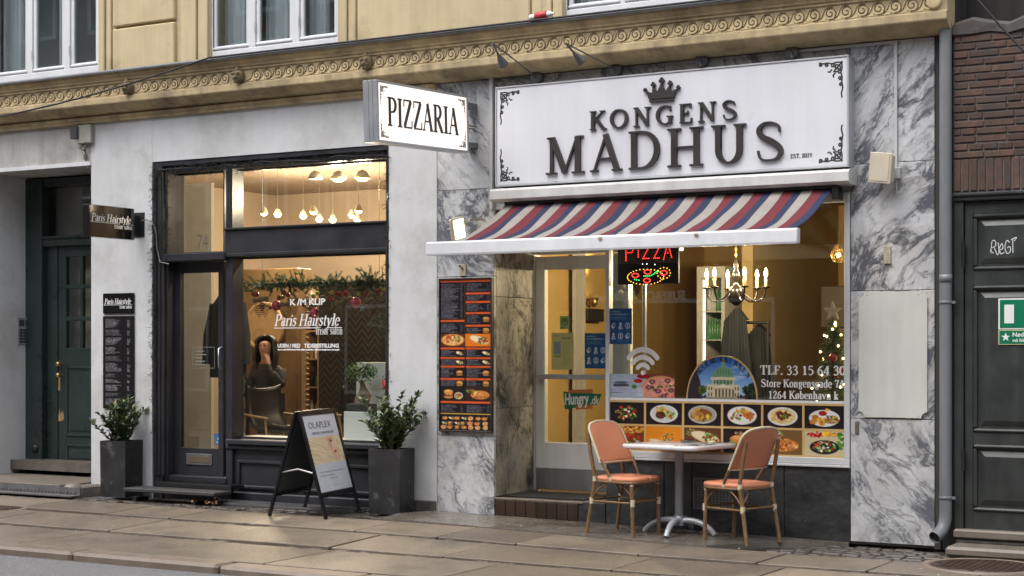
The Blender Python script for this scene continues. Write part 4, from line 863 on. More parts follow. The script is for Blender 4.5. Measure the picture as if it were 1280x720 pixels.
# lumpy tarred coping
cp = MB(); n = 26; vs = []
for i in range(n+1):
    x = xN0+(xN1-xN0)*i/n; zz_ = zTop+.03+.03*math.sin(i*1.7)+random.uniform(-.01, .015)
    vs += [(x, YN-.01+random.uniform(-.008, .008), zTop-.06+random.uniform(-.02, .02)), (x, YN-.012, zz_-.015), (x, YN+.06, zz_+.02), (x, .35, zz_+.03)]
cp.add(vs, [(4*i+k, 4*i+k+1, 4*i+k+5, 4*i+k+4) for i in range(n) for k in range(3)])
nbp(cp, 'coping', M('cracked coping', (.085, .075, .07), .9, var=.4, vs=9, bump=.7, bs=40))
nbp(MB().box(xN0-.2, xN1, .38, .45, 0, 7), 'rear_wall', M('soot-dark boards', (.026, .022, .02), .8, var=.6, vs=3, streak=.5))
nbp(MB().box(xE+.036, xN0+.012, .02, .3, 0, 7), 'gap_filler', M('painted gap shade', (.02, .02, .02), .9))  # near-black box, the shade of the gap is put into its colour
gate_m = M('black gate paint', (.042, .048, .046), .38, var=.35, vs=4, streak=.3, bump=.12, bs=30, dirt=((.075, .075, .07), .63, .85, 10))
YGt = .02
gt = nbp(MB().box(xN0-.002, FX(1206, YGt), YGt-.05, YGt+.1, .17, zL0, .006).box(xN0-.002, xN1, YGt-.07, YGt+.1, zL0, zL1-.003, .008).box(xN0-.01, xN1, YGt-.09, YGt-.06, zL1-.03, zL1-.005, .006), 'gate_frame', gate_m)
gx = FX(1207, YGt)
zp = [FZ(1245, 640, YGt), FZ(1245, 556, YGt), FZ(1245, 541, YGt), FZ(1245, 357, YGt), FZ(1245, 338, YGt), FZ(1245, 267, YGt), zL0-.004]
pxl = FX(1217, YGt); W2 = 1.05
def gate_leaf(gx, pxl):
    g2 = nbp(MB().box(gx, gx+1.3, YGt, YGt+.05, .17, zL0-.003), 'gate_leaf', gate_m)
    def gbp(mb, name): return mb.build(name, gate_m, g2)
    gbp(MB().box(gx, pxl, YGt-.022, YGt, .17, zL0-.004, .003).box(gx+W2, gx+1.3, YGt-.022, YGt, .17, zL0-.004, .003), 'stile')
    for a, b in ((zp[1], zp[2]), (zp[3], zp[4]), (zp[5], zp[6]), (.17, zp[0])): gbp(MB().box(pxl, gx+W2, YGt-.02, YGt, a, b, .003), 'rail')
    for a, b in ((zp[0], zp[1]), (zp[2], zp[3]), (zp[4], zp[5])):
        m = MB()
        for q in ((pxl, gx+W2, a, a+.03), (pxl, gx+W2, b-.03, b), (pxl, pxl+.03, a+.03, b-.03), (gx+W2-.03, gx+W2, a+.03, b-.03)): m.box(q[0], q[1], YGt-.034, YGt-.002, q[2], q[3], .012)
        gbp(m, 'panel_moulding')
        i0, i1, j0, j1 = pxl+.05, gx+W2-.05, a+.05, b-.05; e = .04     # raised and fielded panel
        pm = MB(); pm.add([(i0, YGt-.002, j0), (i1, YGt-.002, j0), (i1, YGt-.002, j1), (i0, YGt-.002, j1), (i0+e, YGt-.02, j0+e), (i1-e, YGt-.02, j0+e), (i1-e, YGt-.02, j1-e), (i0+e, YGt-.02, j1-e)],
               [(0, 1, 5, 4), (1, 2, 6, 5), (2, 3, 7, 6), (3, 0, 4, 7), (4, 5, 6, 7)]); gbp(pm, 'raised_panel')
gate_leaf(gx, pxl); gate_leaf(gx+1.304, gx+1.304+(pxl-gx))
nbp(MB().box(gx+2.62, xN1, YGt-.06, .35, 0, zL0), 'gate_pier', M('pier render', (.12, .11, .10), .9, var=.2))
nbp(MB().tube([(FX(1204, -.04), YGt-.06, FZ(1204, 335, YGt)), (FX(1204, -.04), YGt-.06, FZ(1204, 302, YGt))], .012, 8), 'hinge', black_m, gt)
nbp(MB().tube([(FX(1204, -.04), YGt-.06, FZ(1204, 588, YGt)), (FX(1204, -.04), YGt-.06, FZ(1204, 560, YGt))], .012, 8), 'hinge', black_m, gt)
nbp(MB().box(xN0+.01, xN1, -.10, .2, .105, .172, .012), 'threshold', stone_m)
nbp(MB().box(xN0+.02, xN1, -.09, .2, .0, .104, .02), 'threshold_base', M('crumbling base', (.05, .042, .038), .8, var=.5, vs=14, bump=1, bs=25, bdist=.02))
nbp(MB().box(xN0+.03, xN1, -.40, -.10, .0, .075, .02), 'gate_step', stone_m)
# graffiti tag
zg0, zg1 = FZ(1258, 318, 0), FZ(1258, 300, 0); gh = zg1-zg0; gx0 = FX(1238, YGt)
def curve_pts(P): return [tuple(q) for q in crom(P, 6)]
gr = MB(); yg = YGt-.0215
for P in ([(.1,.1),(.15,.9),(.35,.95),(.38,.6),(.12,.45),(.05,.25),(.25,.1)], [(.3,.5),(.5,.0),(.62,.15),(.55,.85)], [(.62,.4),(.8,.75),(.86,.4),(.66,.3),(.75,.02),(.95,.15)], [(1.3,.8),(1.1,.95),(1.0,.4),(1.15,.05),(1.35,.2),(1.32,.5),(1.15,.45)], [(1.5,1.1),(1.52,.1)], [(1.4,1.0),(1.75,1.15),(1.6,.9)]):
    p3 = [(gx0+q[0]*gh*1.05, yg, zg0+q[1]*gh) for q in curve_pts(P)]; gr.tube(p3, .0042, 5)
gr.build('graffiti_tag', M('chalk paint', (.6, .6, .6), .8), label='white scrawled graffiti tag on the upper gate panel', cat='graffiti')
# emergency exit plates
greens = M('sign green', (.0, .16, .075), .4, var=.05); sgw = M('sign white', (.75, .76, .74), .4, var=.03)
ey = YGt-.024; ex0 = FX(1248, ey); ez0, ez1, ez2 = FZ(1264, 431, ey), FZ(1264, 412, ey), FZ(1264, 373, ey); EW = .44
es = thing('exit_sign', 'green and white emergency exit plate fixed to the black gate', 'sign', (ex0+EW/2, ey, ez1))
MB().box(ex0, ex0+EW, ey-.004, ey, ez1+.002, ez2, .001).build('plate', sgw, es); MB().box(ex0+.012, ex0+EW-.012, ey-.0055, ey-.004, ez1+.012, ez2-.010).build('green_field', greens, es)
hz = ez2-ez1
m = MB().box(ex0+.045, ex0+.115, ey-.007, ey-.0055, ez1+hz*.2, ez1+hz*.8)
m.prism([(ex0+.20+a*.16, ez1+hz*(.15+b*.7)) for a, b in ((.0,.0),(.14,.02),(.3,.34),(.5,.3),(.62,.0),(.76,.02),(.62,.45),(.45,.52),(.5,.7),(.75,.66),(.77,.76),(.42,.84),(.12,.72),(.0,.5),(.12,.46),(.24,.62),(.22,.36))], ey-.007, ey-.0055)
m.lathe([(.018, ey-.0055), (.018, ey-.007)], (ex0+.30, 0, ez1+hz*.82), 10, axis='y'); m.build('pictogram', sgw, es)
e2 = thing('exit_notice', 'small green notice plate with white star below the emergency exit plate', 'sign', (ex0+EW/2, ey, ez0))
MB().box(ex0, ex0+EW, ey-.004, ey, ez0, ez1-.001, .001).build('plate', M('notice rim', (.55, .5, .3), .4), e2); MB().box(ex0+.008, ex0+EW-.008, ey-.0052, ey-.004, ez0+.007, ez1-.008).build('green_field', greens, e2)
st5 = [(ex0+.055+(.034 if i % 2 == 0 else .014)*math.sin(i*math.pi/5), (ez0+ez1)/2+(.034 if i % 2 == 0 else .014)*math.cos(i*math.pi/5)) for i in range(10)]
m = MB().prism(st5, ey-.0065, ey-.0052)
for s_, zz_ in (('Nødudgang', .54), ('må ikke spærres', .2)):
    q = shift(sans(s_, .032 if s_[0] == 'N' else .024, bold=.02), ex0+.105, ey-.0053, ez0+(ez1-ez0)*zz_); m.add(q.v, q.f)
m.build('lettering', sgw, e2)
# drainpipe
dp = thing('drainpipe', 'grey metal drainpipe between the marble pillar and the black gate', 'drainpipe', (FX(1182, -.06), -.06, 0))
xp = FX(1182, -.08); pipe_m = M('grey pipe paint', (.19, .205, .215), .45, var=.15, vs=3, streak=.25, dirt=((.10, .09, .08), .62, .85, 6))
zel = FZ(1182, 640, -.08)
MB().tube([(xp, -.08, ZM+.07), (xp, -.08, 2.0), (xp, -.08, zel)], .046, 14).build('pipe', pipe_m, dp)
e_ = bez((xp, -.08, zel), (xp, -.08, zel-.10), (xp-.02, -.10, zel-.15), (xp-.055, -.19, zel-.185), 8)
MB().tube(e_, .047, 14, cap=False).build('outlet_elbow', pipe_m, dp)
m = MB().lathe([(.040, 0), (.0001, .0005)], (0, 0, 0), 14); d = (e_[-1]-e_[-2]).normalized(); m.xf(Matrix.Translation(e_[-1]-d*.02) @ d.to_track_quat('Z', 'Y').to_matrix().to_4x4()); m.build('outlet_bore', black_m, dp)
for py in (378, 622): 
    z_ = FZ(1182, py, -.08); MB().lathe([(.047, -.012), (.051, -.010), (.051, .010), (.047, .012)], (xp, -.08, z_), 14).box(xp-.012, xp+.012, -.08, .02, z_-.008, z_+.008).box(xp+.045, xp+.075, -.09, -.07, z_-.010, z_+.010).build('pipe_clip', pipe_m, dp)
for zj_ in (FZ(1182, 348, -.08),): MB().lathe([(.0462, -.03), (.0495, -.03), (.0495, .03), (.0462, .03)], (xp, -.08, zj_), 14).build('pipe_joint', pipe_m, dp)

# ================================================================== signs
blk = M('letter black', (.030, .025, .025), .45, var=.1); sgn_w = M('sign face white', (.68, .695, .735), .35, var=.04, vs=1.5, streak=.04, dirt=((.48, .49, .50), .66, .92, 2.2))
YB = -.13; bx0, bx1, bz0, bz1 = FX(621, YB), FX(1059, YB), 2.945, 3.783
KS = thing('shop_sign', 'wide white sign board with raised black letters and crown over the awning', 'sign', ((bx0+bx1)/2, -.06, bz0))
MB().box(bx0, bx1, YB, -.005, bz0, bz1, .004).build('board', sgn_w, KS)
fr = MB()
for q in ((bx0-.012, bx1+.012, bz1, bz1+.014), (bx0-.012, bx1+.012, bz0-.014, bz0), (bx0-.014, bx0, bz0, bz1), (bx1, bx1+.014, bz0, bz1)): fr.box(q[0], q[1], YB-.008, .0, q[2], q[3], .003)
fr.build('frame', M('sign rim', (.50, .51, .53), .4, metal=.3), KS)
def put_text(mb, px0, py0, y, parent, mat, name='lettering', world=True): return shift(mb, FX(px0, y), y, FZ(px0, py0, y)).build(name, mat, parent, world)
def letters(txt, px0, px1, base_y, h, y, d, track, weight=1.0):
    X0, X1 = FX(px0, y), FX(px1, y); tot = sum(GL[c][0]+track for c in txt)-track; sx = (X1-X0)/tot; cx_ = X0
    for c in txt:
        wd = GL[c][0]*sx; mb = serif(c, h, width=wd, weight=weight, d=d)
        shift(mb, cx_, y, base_y).build('letter', blk, KS); cx_ += wd+track*sx
zK = (FZ(740, 162.5, YB)+FZ(920, 150, YB))/2; letters('KONGENS', 737, 923, zK, .158, YB, .024, .18, 1.02)
zMd = (FZ(686, 218.5, YB)+FZ(980, 201.5, YB))/2; letters('MADHUS', 682, 983, zMd, .318, YB, .028, .12, .90)
cr = MB(); cxx = FX(828, YB); cz = FZ(828, 127, YB); cw = .152; chh = .19
cr.box(cxx-cw*.72, cxx+cw*.72, YB-.026, YB, cz, cz+.016)
P = [(-.74, .13), (-.80, .30), (-.98, .50), (-.55, .40), (-.5, .68), (-.24, .42), (0, .80), (.24, .42), (.5, .68), (.55, .40), (.98, .50), (.80, .30), (.74, .13)]
cr.prism([(cxx+a*cw, cz+b*chh) for a, b in P], YB-.026, YB)
for a, b, s_ in ((-.98, .52, .7), (-.5, .72, .85), (0, .86, 1), (.5, .72, .85), (.98, .52, .7)):
    for dx, dz_ in ((0, .09), (-.065, .02), (.065, .02), (0, -.02)): cr.lathe([(.0125*s_, YB), (.0125*s_, YB-.024-.002*(dx > 0)-.001*(dz_ > .05))], (cxx+a*cw+dx*cw*1.3*s_, 0, cz+(b+dz_*1.3*s_)*chh), 8, axis='y', smooth=False)
cr.build('crown_emblem', blk, KS)
put_text(serif('EST. 2019', .034, width=FX(1015, YB)-FX(988, YB), d=.002, weight=1.2), 988, 198, YB-.0005, KS, blk)
def ornament():
    """curled corner flourish in the x,z plane, corner at the origin, growing to +x and +z"""
    C = []
    sp = lambda cx, cy, r, a0, turns, s=1: [(cx+r*(1-.85*t)*math.cos(a0+s*turns*6.283*t), cy+r*(1-.85*t)*math.sin(a0+s*turns*6.283*t)) for t in [i/16 for i in range(17)]]
    C.append([(.03, .0), (.02, .18), (.05, .3), (.02, .42)]+sp(.075, .44, .055, 3.14, 1.2, -1)); C.append([(.0, .03), (.18, .02), (.3, .05), (.42, .02)]+sp(.44, .075, .055, -1.57, 1.2, 1))
    C.append(sp(.16, .16, .12, .8, 1.4)); C.append(sp(.27, .10, .07, 2.6, 1.3)); C.append(sp(.10, .27, .07, -1.0, 1.3, -1)); C.append([(.02, .02), (.1, .1), (.2, .2), (.26, .28)])
    C.append(sp(.05, .62, .045, -1.6, 1.2)); C.append([(.02, .42), (.03, .55), (.0, .7), (.04, .86), (.02, .98)]); C.append(sp(.62, .05, .045, 3.1, 1.2, -1)); C.append([(.42, .02), (.55, .03), (.66, .0)])
    C.append([(.2, .3), (.27, .36), (.25, .42)]); C.append([(.3, .2), (.36, .27), (.42, .25)])
    return C
ORN = ornament()
def put_orn(x, z, sx, sz, sc, y, parent, mat, r=.006, name='corner_ornament', world=True):
    mb = MB()
    for i, c in enumerate(ORN): mb.tube([(x+sx*q[0]*sc, y-.0006*i*.3, z+sz*q[1]*sc) for q in c], r, 4)
    mb.v = [(a, y+(b-y)*.25, c_) for a, b, c_ in mb.v]; mb.build(name, mat, parent, world)
for sx, sz, x, z in ((1, 1, bx0+.035, bz0+.03), (1, -1, bx0+.035, bz1-.03), (-1, 1, bx1-.035, bz0+.03), (-1, -1, bx1-.035, bz1-.03)): put_orn(x, z, sx, sz, .29, YB-.001, KS, blk)
# awning cassette cover
hx0, hx1 = FX(614, -.2), FX(1062, -.2)
MB().extr([(-.02, 2.795), (-.20, 2.795), (-.225, 2.815), (-.225, 2.885), (-.20, 2.905), (-.02, 2.93)], hx0, hx1).build('awning_cover', M('chalky aluminium', (.60, .60, .59), .5, var=.12, vs=5, streak=.12, dirt=((.3, .27, .22), .62, .85, 9)), None, label='long white metal cover box under the shop sign above the awning', cat='cover')

# ---- projecting light box, perpendicular to the wall (local x runs along its length towards the wall)
def emit_face(name, col, strength):
    if name in MATS: return MATS[name]
    m, t, n, L, out = newmat(name); p = n.new('ShaderNodeBsdfPrincipled'); p.inputs['Base Color'].default_value = (.8, .78, .74, 1); p.inputs['Roughness'].default_value = .35
    p.inputs['Emission Color'].default_value = (*col, 1); p.inputs['Emission Strength'].default_value = strength; L.new(p.outputs[0], out.inputs[0]); MATS[name] = m; return m
Xs = FX(600, 0); Yo, Yi = YX(471.5, Xs), YX(585, Xs); Ls = Yi-Yo; zo0, zi0_ = FZ(471.5, 177, Yo), FZ(585, 191, Yi); Hs = .495
PS = thing('projecting_sign', 'lit white box sign reading PIZZARIA projecting from the marble pillar', 'sign', (Xs, Yo, zo0), R(90)); PS.rotation_euler = (0, -math.atan2(zi0_-zo0, Ls), R(90)); TH = .125
MB().box(.03, Ls-.005, 0, TH, .018, Hs-.018).build('lit_panel', emit_face('lit sign face', (1, .90, .80), .42), PS, False)
fr = MB().box(0, .03, -.006, TH+.006, 0, Hs, .004).box(Ls-.012, Ls+.012, -.006, TH+.006, 0, Hs, .004).box(.03, Ls-.012, -.006, TH+.006, Hs-.018, Hs, .003).box(.03, Ls-.012, -.006, TH+.006, 0, .018, .003).box(-.004, .0, .035, .05, .0, Hs).box(-.004, 0, TH-.05, TH-.035, 0, Hs)
fr.build('frame', alu_g, PS, False)
q = serif('PIZZARIA', .235, width=Ls*.785, track=.0, weight=1.15, d=.003, thin=.95); shift(q, Ls*.105, -.001, Hs*.28).build('lettering', M('brown black film', (.035, .018, .016), .4), PS, False)
for sx, sz, x, z in ((1, 1, .055, .04), (1, -1, .055, Hs-.04), (-1, 1, Ls-.035, .04), (-1, -1, Ls-.035, Hs-.04)): put_orn(x, z, sx, sz, .16, -.0015, PS, MATS['brown black film'], .0035, world=False)
gap = -Yi
for z_ in (.05, Hs-.10): MB().box(Ls, Ls+gap+.005, .02, TH-.02, z_, z_+.012).box(Ls, Ls+gap+.005, .02, .03, z_+.012, z_+.05).box(Ls, Ls+gap, TH-.03, TH-.02, z_+.012, z_+.05).build('bracket', zinc, PS, False)
MB().box(Ls, Ls+.06, .02, TH-.02, Hs*.42, Hs*.58, .005).tube([(Ls+.05, .04, Hs*.5), (Ls+gap+.02, .04, Hs*.5)], .008, 6).tube([(Ls+.05, .07, Hs*.46), (Ls+gap+.02, .07, Hs*.46)], .008, 6).build('tube_holder', M('tan plastic', (.33, .28, .22), .6), PS, False)

# ---- small projecting salon sign
Xh = FX(177, 0); Yo, Yi = YX(110.5, Xh), YX(168, Xh); L2 = Yi-Yo; z0_ = FZ(110.5, 295.5, Yo); H2 = .315
HS = thing('salon_projecting_sign', 'small black projecting sign with white italic salon lettering on the white pier', 'sign', (Xh, Yo, z0_), R(90)); gloss_b = M('gloss black', (.008, .007, .008), .12, var=.1, coat=.5)
MB().box(0, L2, 0, .07, 0, H2, .004).build('box', gloss_b, HS, False)
MB().box(L2, L2-Yi+.0, .025, .045, H2*.15, H2*.8).box(-Yi+L2-.01, -Yi+L2, -.04, .11, H2*.12, H2*.9).build('bracket', black_m, HS, False)
lw = M('white film', (.78, .78, .78), .5, var=.02)
def paris(parent, L, zb, h, y, world=False, xoff=0, mat=None):
    mat = mat or lw
    q = serif('Paris Hairstyle', h, width=L*.86, shear=.24, weight=1.0, d=.002, track=-.02, thin=1.15); shift(q, xoff+L*.05, y, zb).build('lettering', mat, parent, world)
    MB().box(xoff+L*.04, xoff+L*.68, y-.0022, y, zb-h*.16, zb-h*.10).box(xoff+L*.80, xoff+L*.97, y-.0022, y, zb-h*.16, zb-h*.10).build('underline', mat, parent, world)
    q = serif('frisør salon', h*.66, width=L*.40, weight=.8, d=.002, thin=1.1, track=-.02); shift(q, xoff+L*.55, y-.0005, zb-h*.78).build('lettering', mat, parent, world)
paris(HS, L2, H2*.50, H2*.24, -.001)
cb = MB().tube(bez((Xh+.03, -.03, z0_+H2*.62), (Xh+.12, -.03, z0_+H2*.72), (FX(192, -.03), -.03, z0_+H2*.6), (FX(195, -.02), -.02, FZ(195, 290)), 8)+[(FX(196, -.02), -.02, FZ(196, 310)), (FX(200, -.02), -.02, FZ(200, 328)), (FX(211, -.0), -.0, FZ(211, 330))], .007, 6)
cb.build('sign_cable', steel, None, label='thin grey cable looping from the small salon sign to the shopfront', cat='cable')
# ---- price boards on the pier
yp = -.02
def board(name, pa, pb, ya_, yb_, label):
    x0, x1, z0, z1 = FX(pa, yp), FX(pb, yp), FZ((pa+pb)/2, yb_, yp), FZ((pa+pb)/2, ya_, yp); t = thing(name, label, 'sign', ((x0+x1)/2, 0, z0)); MB().box(x0, x1, yp, -.001, z0, z1, .003).build('panel', gloss_b, t); return t, x0, x1, z0, z1
t, x0, x1, z0, z1 = board('salon_plaque', 128.5, 167, 366.5, 392, 'black plaque with white italic salon name above the price list'); paris(t, x1-x0, z0+(z1-z0)*.46, (z1-z0)*.28, yp-.001, True, x0)
t, x0, x1, z0, z1 = board('price_list', 128.5, 167, 395, 511, 'tall black price list with small white print on the white pier')
c = Cv(46, 150, (14, 11, 14)); rg = random.Random(5); y = 4
while y < 145:
    k = rg.randint(3, 7); c.lines(4, 30, y, y+k*2.0, k, (205, 205, 210), rg, .95, .75); c.lines(37, 42, y+2, y+k*2.0, max(1, k-1), (205, 205, 210), rg, 1, .8); y += k*2.0+3.2
c.build('print', x0+.004, x1-.004, z0+.004, z1-.004, yp-.0012, t)
# ---- menu board on the marble pillar
ym = -.03; x0, x1, z0, z1 = FX(548.5, ym), FX(615, ym), FZ(582, 540, ym), FZ(582, 347.5, ym)
mbd = thing('menu_board', 'tall colourful pizza menu board with orange bars on the marble pillar', 'menu board', ((x0+x1)/2, 0, z0))
fm_ = MB()
for q in ((x0, x1, z0, z0+.014), (x0, x1, z1-.014, z1), (x0, x0+.014, z0+.014, z1-.014), (x1-.014, x1, z0+.014, z1-.014)): fm_.box(q[0], q[1], ym-.008, -.001, q[2], q[3], .003)
fm_.build('frame', M('dark bronze frame', (.05, .04, .035), .4, metal=.3), mbd)
def food(c, kind, cx, cy, rx, ry, rg):
    s = rx/20
    if kind == 'salad': c.scat(cx, cy, rx*.9, ry*.9, 70, 1.2*s, 2.8*s, [(200, 45, 35), (90, 150, 50), (150, 190, 80), (240, 240, 225), (60, 110, 40), (225, 70, 50)], rg)
    elif kind == 'steak':
        c.ell(cx, cy, rx, ry, (225, 225, 222)); c.ell(cx, cy, rx*.86, ry*.86, (205, 205, 203)); c.scat(cx-rx*.25, cy-ry*.45, rx*.4, ry*.3, 22, 1.5*s, 3*s, [(225, 180, 70), (240, 205, 110)], rg)
        c.ell(cx-rx*.25, cy+ry*.15, rx*.36, ry*.42, (85, 48, 32)); c.scat(cx-rx*.25, cy+ry*.15, rx*.3, ry*.34, 14, 1*s, 2.5*s, [(110, 65, 42), (65, 35, 24)], rg); c.scat(cx+rx*.42, cy+ry*.1, rx*.28, ry*.45, 30, 1*s, 2.4*s, [(150, 190, 50), (200, 50, 35), (235, 200, 60), (90, 150, 40)], rg)
    elif kind == 'fries':
        c.ell(cx, cy, rx, ry, (190, 188, 178)); c.ell(cx, cy, rx*.88, ry*.86, (165, 160, 145)); c.scat(cx-rx*.2, cy, rx*.55, ry*.6, 40, 2*s, 4.5*s, [(200, 145, 65), (222, 172, 88), (165, 105, 45)], rg); c.ell(cx+rx*.3, cy-ry*.2, rx*.42, ry*.32, (140, 85, 45), .5); c.scat(cx+rx*.3, cy+ry*.4, rx*.35, ry*.25, 5, 3*s, 5*s, [(240, 200, 70)], rg)
    elif kind == 'nuggets':
        c.ell(cx, cy, rx, ry, (232, 230, 226)); c.scat(cx-rx*.4, cy+ry*.1, rx*.35, ry*.5, 36, 1*s, 2.4*s, [(110, 165, 60), (205, 60, 45), (235, 235, 220)], rg); c.scat(cx+rx*.3, cy, rx*.45, ry*.5, 12, 3*s, 5.4*s, [(215, 120, 40), (190, 90, 28), (228, 142, 60)], rg); c.scat(cx-rx*.05, cy-ry*.55, rx*.4, ry*.25, 16, 1.5*s, 3*s, [(235, 190, 80)], rg); c.ell(cx-rx*.1, cy, rx*.17, ry*.22, (235, 230, 228)); c.ell(cx-rx*.1, cy, rx*.11, ry*.14, (120, 30, 40))
    elif kind == 'pasta':
        c.ell(cx, cy, rx, ry, (228, 228, 226)); c.ell(cx, cy, rx*.85, ry*.82, (226, 205, 140))
        for _ in range(40): a = rg.uniform(0, 6.28); q = rg.uniform(.3, .75); c.ell(cx+rx*q*math.cos(a), cy+ry*q*math.sin(a), 4*s, 1*s, rg.choice([(240, 222, 165), (205, 178, 105)]), rg.uniform(0, 3.1))
        c.scat(cx, cy-ry*.1, rx*.48, ry*.42, 40, 1.2*s, 2.8*s, [(135, 50, 32), (165, 72, 45), (105, 36, 24)], rg); c.scat(cx+rx*.12, cy, rx*.15, ry*.15, 6, 1.4*s, 2.4*s, [(95, 150, 50)], rg)
    elif kind == 'nachos':
        c.ell(cx, cy+ry*.1, rx, ry*.9, (222, 222, 222)); c.scat(cx-rx*.4, cy+ry*.3, rx*.45, ry*.4, 14, 3*s, 5*s, [(225, 160, 60), (200, 128, 45)], rg); c.ell(cx-rx*.1, cy-ry*.35, rx*.36, ry*.42, (235, 233, 232)); c.ell(cx-rx*.1, cy-ry*.42, rx*.28, ry*.28, (165, 35, 40)); c.poly([(cx+rx*.05, cy-ry*.5), (cx+rx*.1, cy-ry*1.0), (cx+rx*.42, cy-ry*.8)], (235, 180, 60)); c.scat(cx+rx*.45, cy+ry*.25, rx*.4, ry*.4, 34, 1.4*s, 3*s, [(90, 140, 50), (190, 60, 40), (220, 160, 80), (60, 100, 40)], rg)
    elif kind == 'pizza':
        c.ell(cx, cy, rx, ry, (205, 130, 60)); c.ell(cx, cy, rx*.88, ry*.85, (238, 190, 120)); c.scat(cx, cy, rx*.78, ry*.75, 60, 1.4*s, 3.2*s, [(215, 95, 60), (245, 215, 160), (190, 60, 42), (110, 140, 50), (240, 180, 110)], rg)
    elif kind == 'burger':
        c.ell(cx, cy+ry*.6, rx*.8, ry*.3, (190, 125, 60)); c.rect(cx-rx*.8, cy+ry*.05, cx+rx*.8, cy+ry*.45, (85, 45, 28)); c.scat(cx, cy+ry*.1, rx*.85, ry*.15, 26, 1.2*s, 3*s, [(110, 160, 50), (200, 50, 40), (240, 200, 80)], rg); c.ell(cx, cy-ry*.3, rx*.8, ry*.45, (205, 135, 65)); c.ell(cx-rx*.1, cy-ry*.45, rx*.5, ry*.2, (226, 168, 98))
    elif kind == 'wrap':
        c.ell(cx, cy, rx, ry*.5, (228, 200, 150), .3); c.ell(cx-rx*.2, cy-ry*.1, rx*.7, ry*.34, (240, 220, 180), .3); c.scat(cx+rx*.35, cy+ry*.05, rx*.5, ry*.5, 40, 1.4*s, 3*s, [(110, 160, 50), (200, 60, 40), (235, 225, 190), (75, 120, 40)], rg)
    elif kind == 'chicken':
        c.ell(cx, cy, rx, ry*.8, (205, 125, 55)); c.scat(cx, cy, rx*.85, ry*.65, 40, 2*s, 4*s, [(225, 150, 75), (190, 100, 42), (238, 178, 105)], rg)
# ---- menu print
c = Cv(104, 300, (22, 20, 24)); rg = random.Random(11); OR = (212, 88, 40)
def bar(x0, x1, y, h=4): c.rect(x0, y, x1, y+h, OR); c.lines(x0+(x1-x0)*.15, x0+(x1-x0)*.8, y+.8, y+h-.8, 1, (90, 35, 20), rg, .8, .5)
tx = (165, 165, 180)
c.rect(50.5, 0, 52, 172, (80, 50, 35))
bar(0, 104, 1)
def block(x0, x1, y0, y1, n, pic=None):
    c.lines(x0+2, x1-(16 if pic else 10), y0, y1, n, tx, rg, 1.0, .7)
    if not pic: c.lines(x1-8, x1-2, y0, y1, n, tx, rg, 1.0, .55)
    if pic: food(c, pic, x1-10, (y0+y1)/2, 8, 6, rg)
block(0, 50, 8, 78, 26); bar(0, 50, 80); block(0, 50, 87, 106, 7)
block(53, 104, 8, 24, 6); bar(53, 104, 26); block(53, 104, 32, 42, 4); bar(53, 104, 43); block(53, 104, 49, 63, 5); bar(53, 104, 65); block(53, 104, 71, 87, 6, 'burger'); bar(53, 104, 90); block(53, 104, 96, 106, 3, 'burger')
c.rect(0, 108, 51, 133, (90, 45, 22)); food(c, 'pizza', 26, 120, 24, 12, rg); c.rect(52, 108, 104, 133, (226, 120, 28)); food(c, 'wrap', 80, 120, 20, 14, rg)
yy = 135
for a, b in ((0, 50), (53, 104)):
    y = 135
    for k, pic in ((5, 'wrap'), (4, 'wrap'), (7, 'burger'), (4, 'burger'), (4, 'pizza')):
        h = 5+k*2.6
        if y+h > 213: break
        bar(a, b, y); block(a, b, y+5, y+h, k, pic); y += h+1.5
c.rect(0, 212, 51, 240, (30, 24, 20)); food(c, 'burger', 17, 227, 12, 11, rg); food(c, 'fries', 38, 231, 9, 7, rg); c.rect(52, 212, 104, 240, (48, 34, 24)); food(c, 'chicken', 82, 229, 19, 11, rg); c.scat(62, 220, 8, 4, 10, 2, 4, [(80, 150, 50), (180, 30, 50)], rg)
bar(0, 104, 242); block(0, 50, 249, 264, 5); block(53, 104, 249, 264, 5); c.rect(0, 266, 104, 268, (190, 150, 60))
for yv in (276, 286, 294):
    for xv in (8, 21, 34, 48, 62, 76, 92): food(c, rg.choice(['burger', 'pizza', 'wrap', 'chicken']), xv+rg.uniform(-2, 2), yv, 5.5, 4.2, rg); c.rect(xv+4, yv-4, xv+6, yv-1, tx, .6)
c.build('print', x0+.013, x1-.013, z0+.013, z1-.013, ym+.004, mbd)

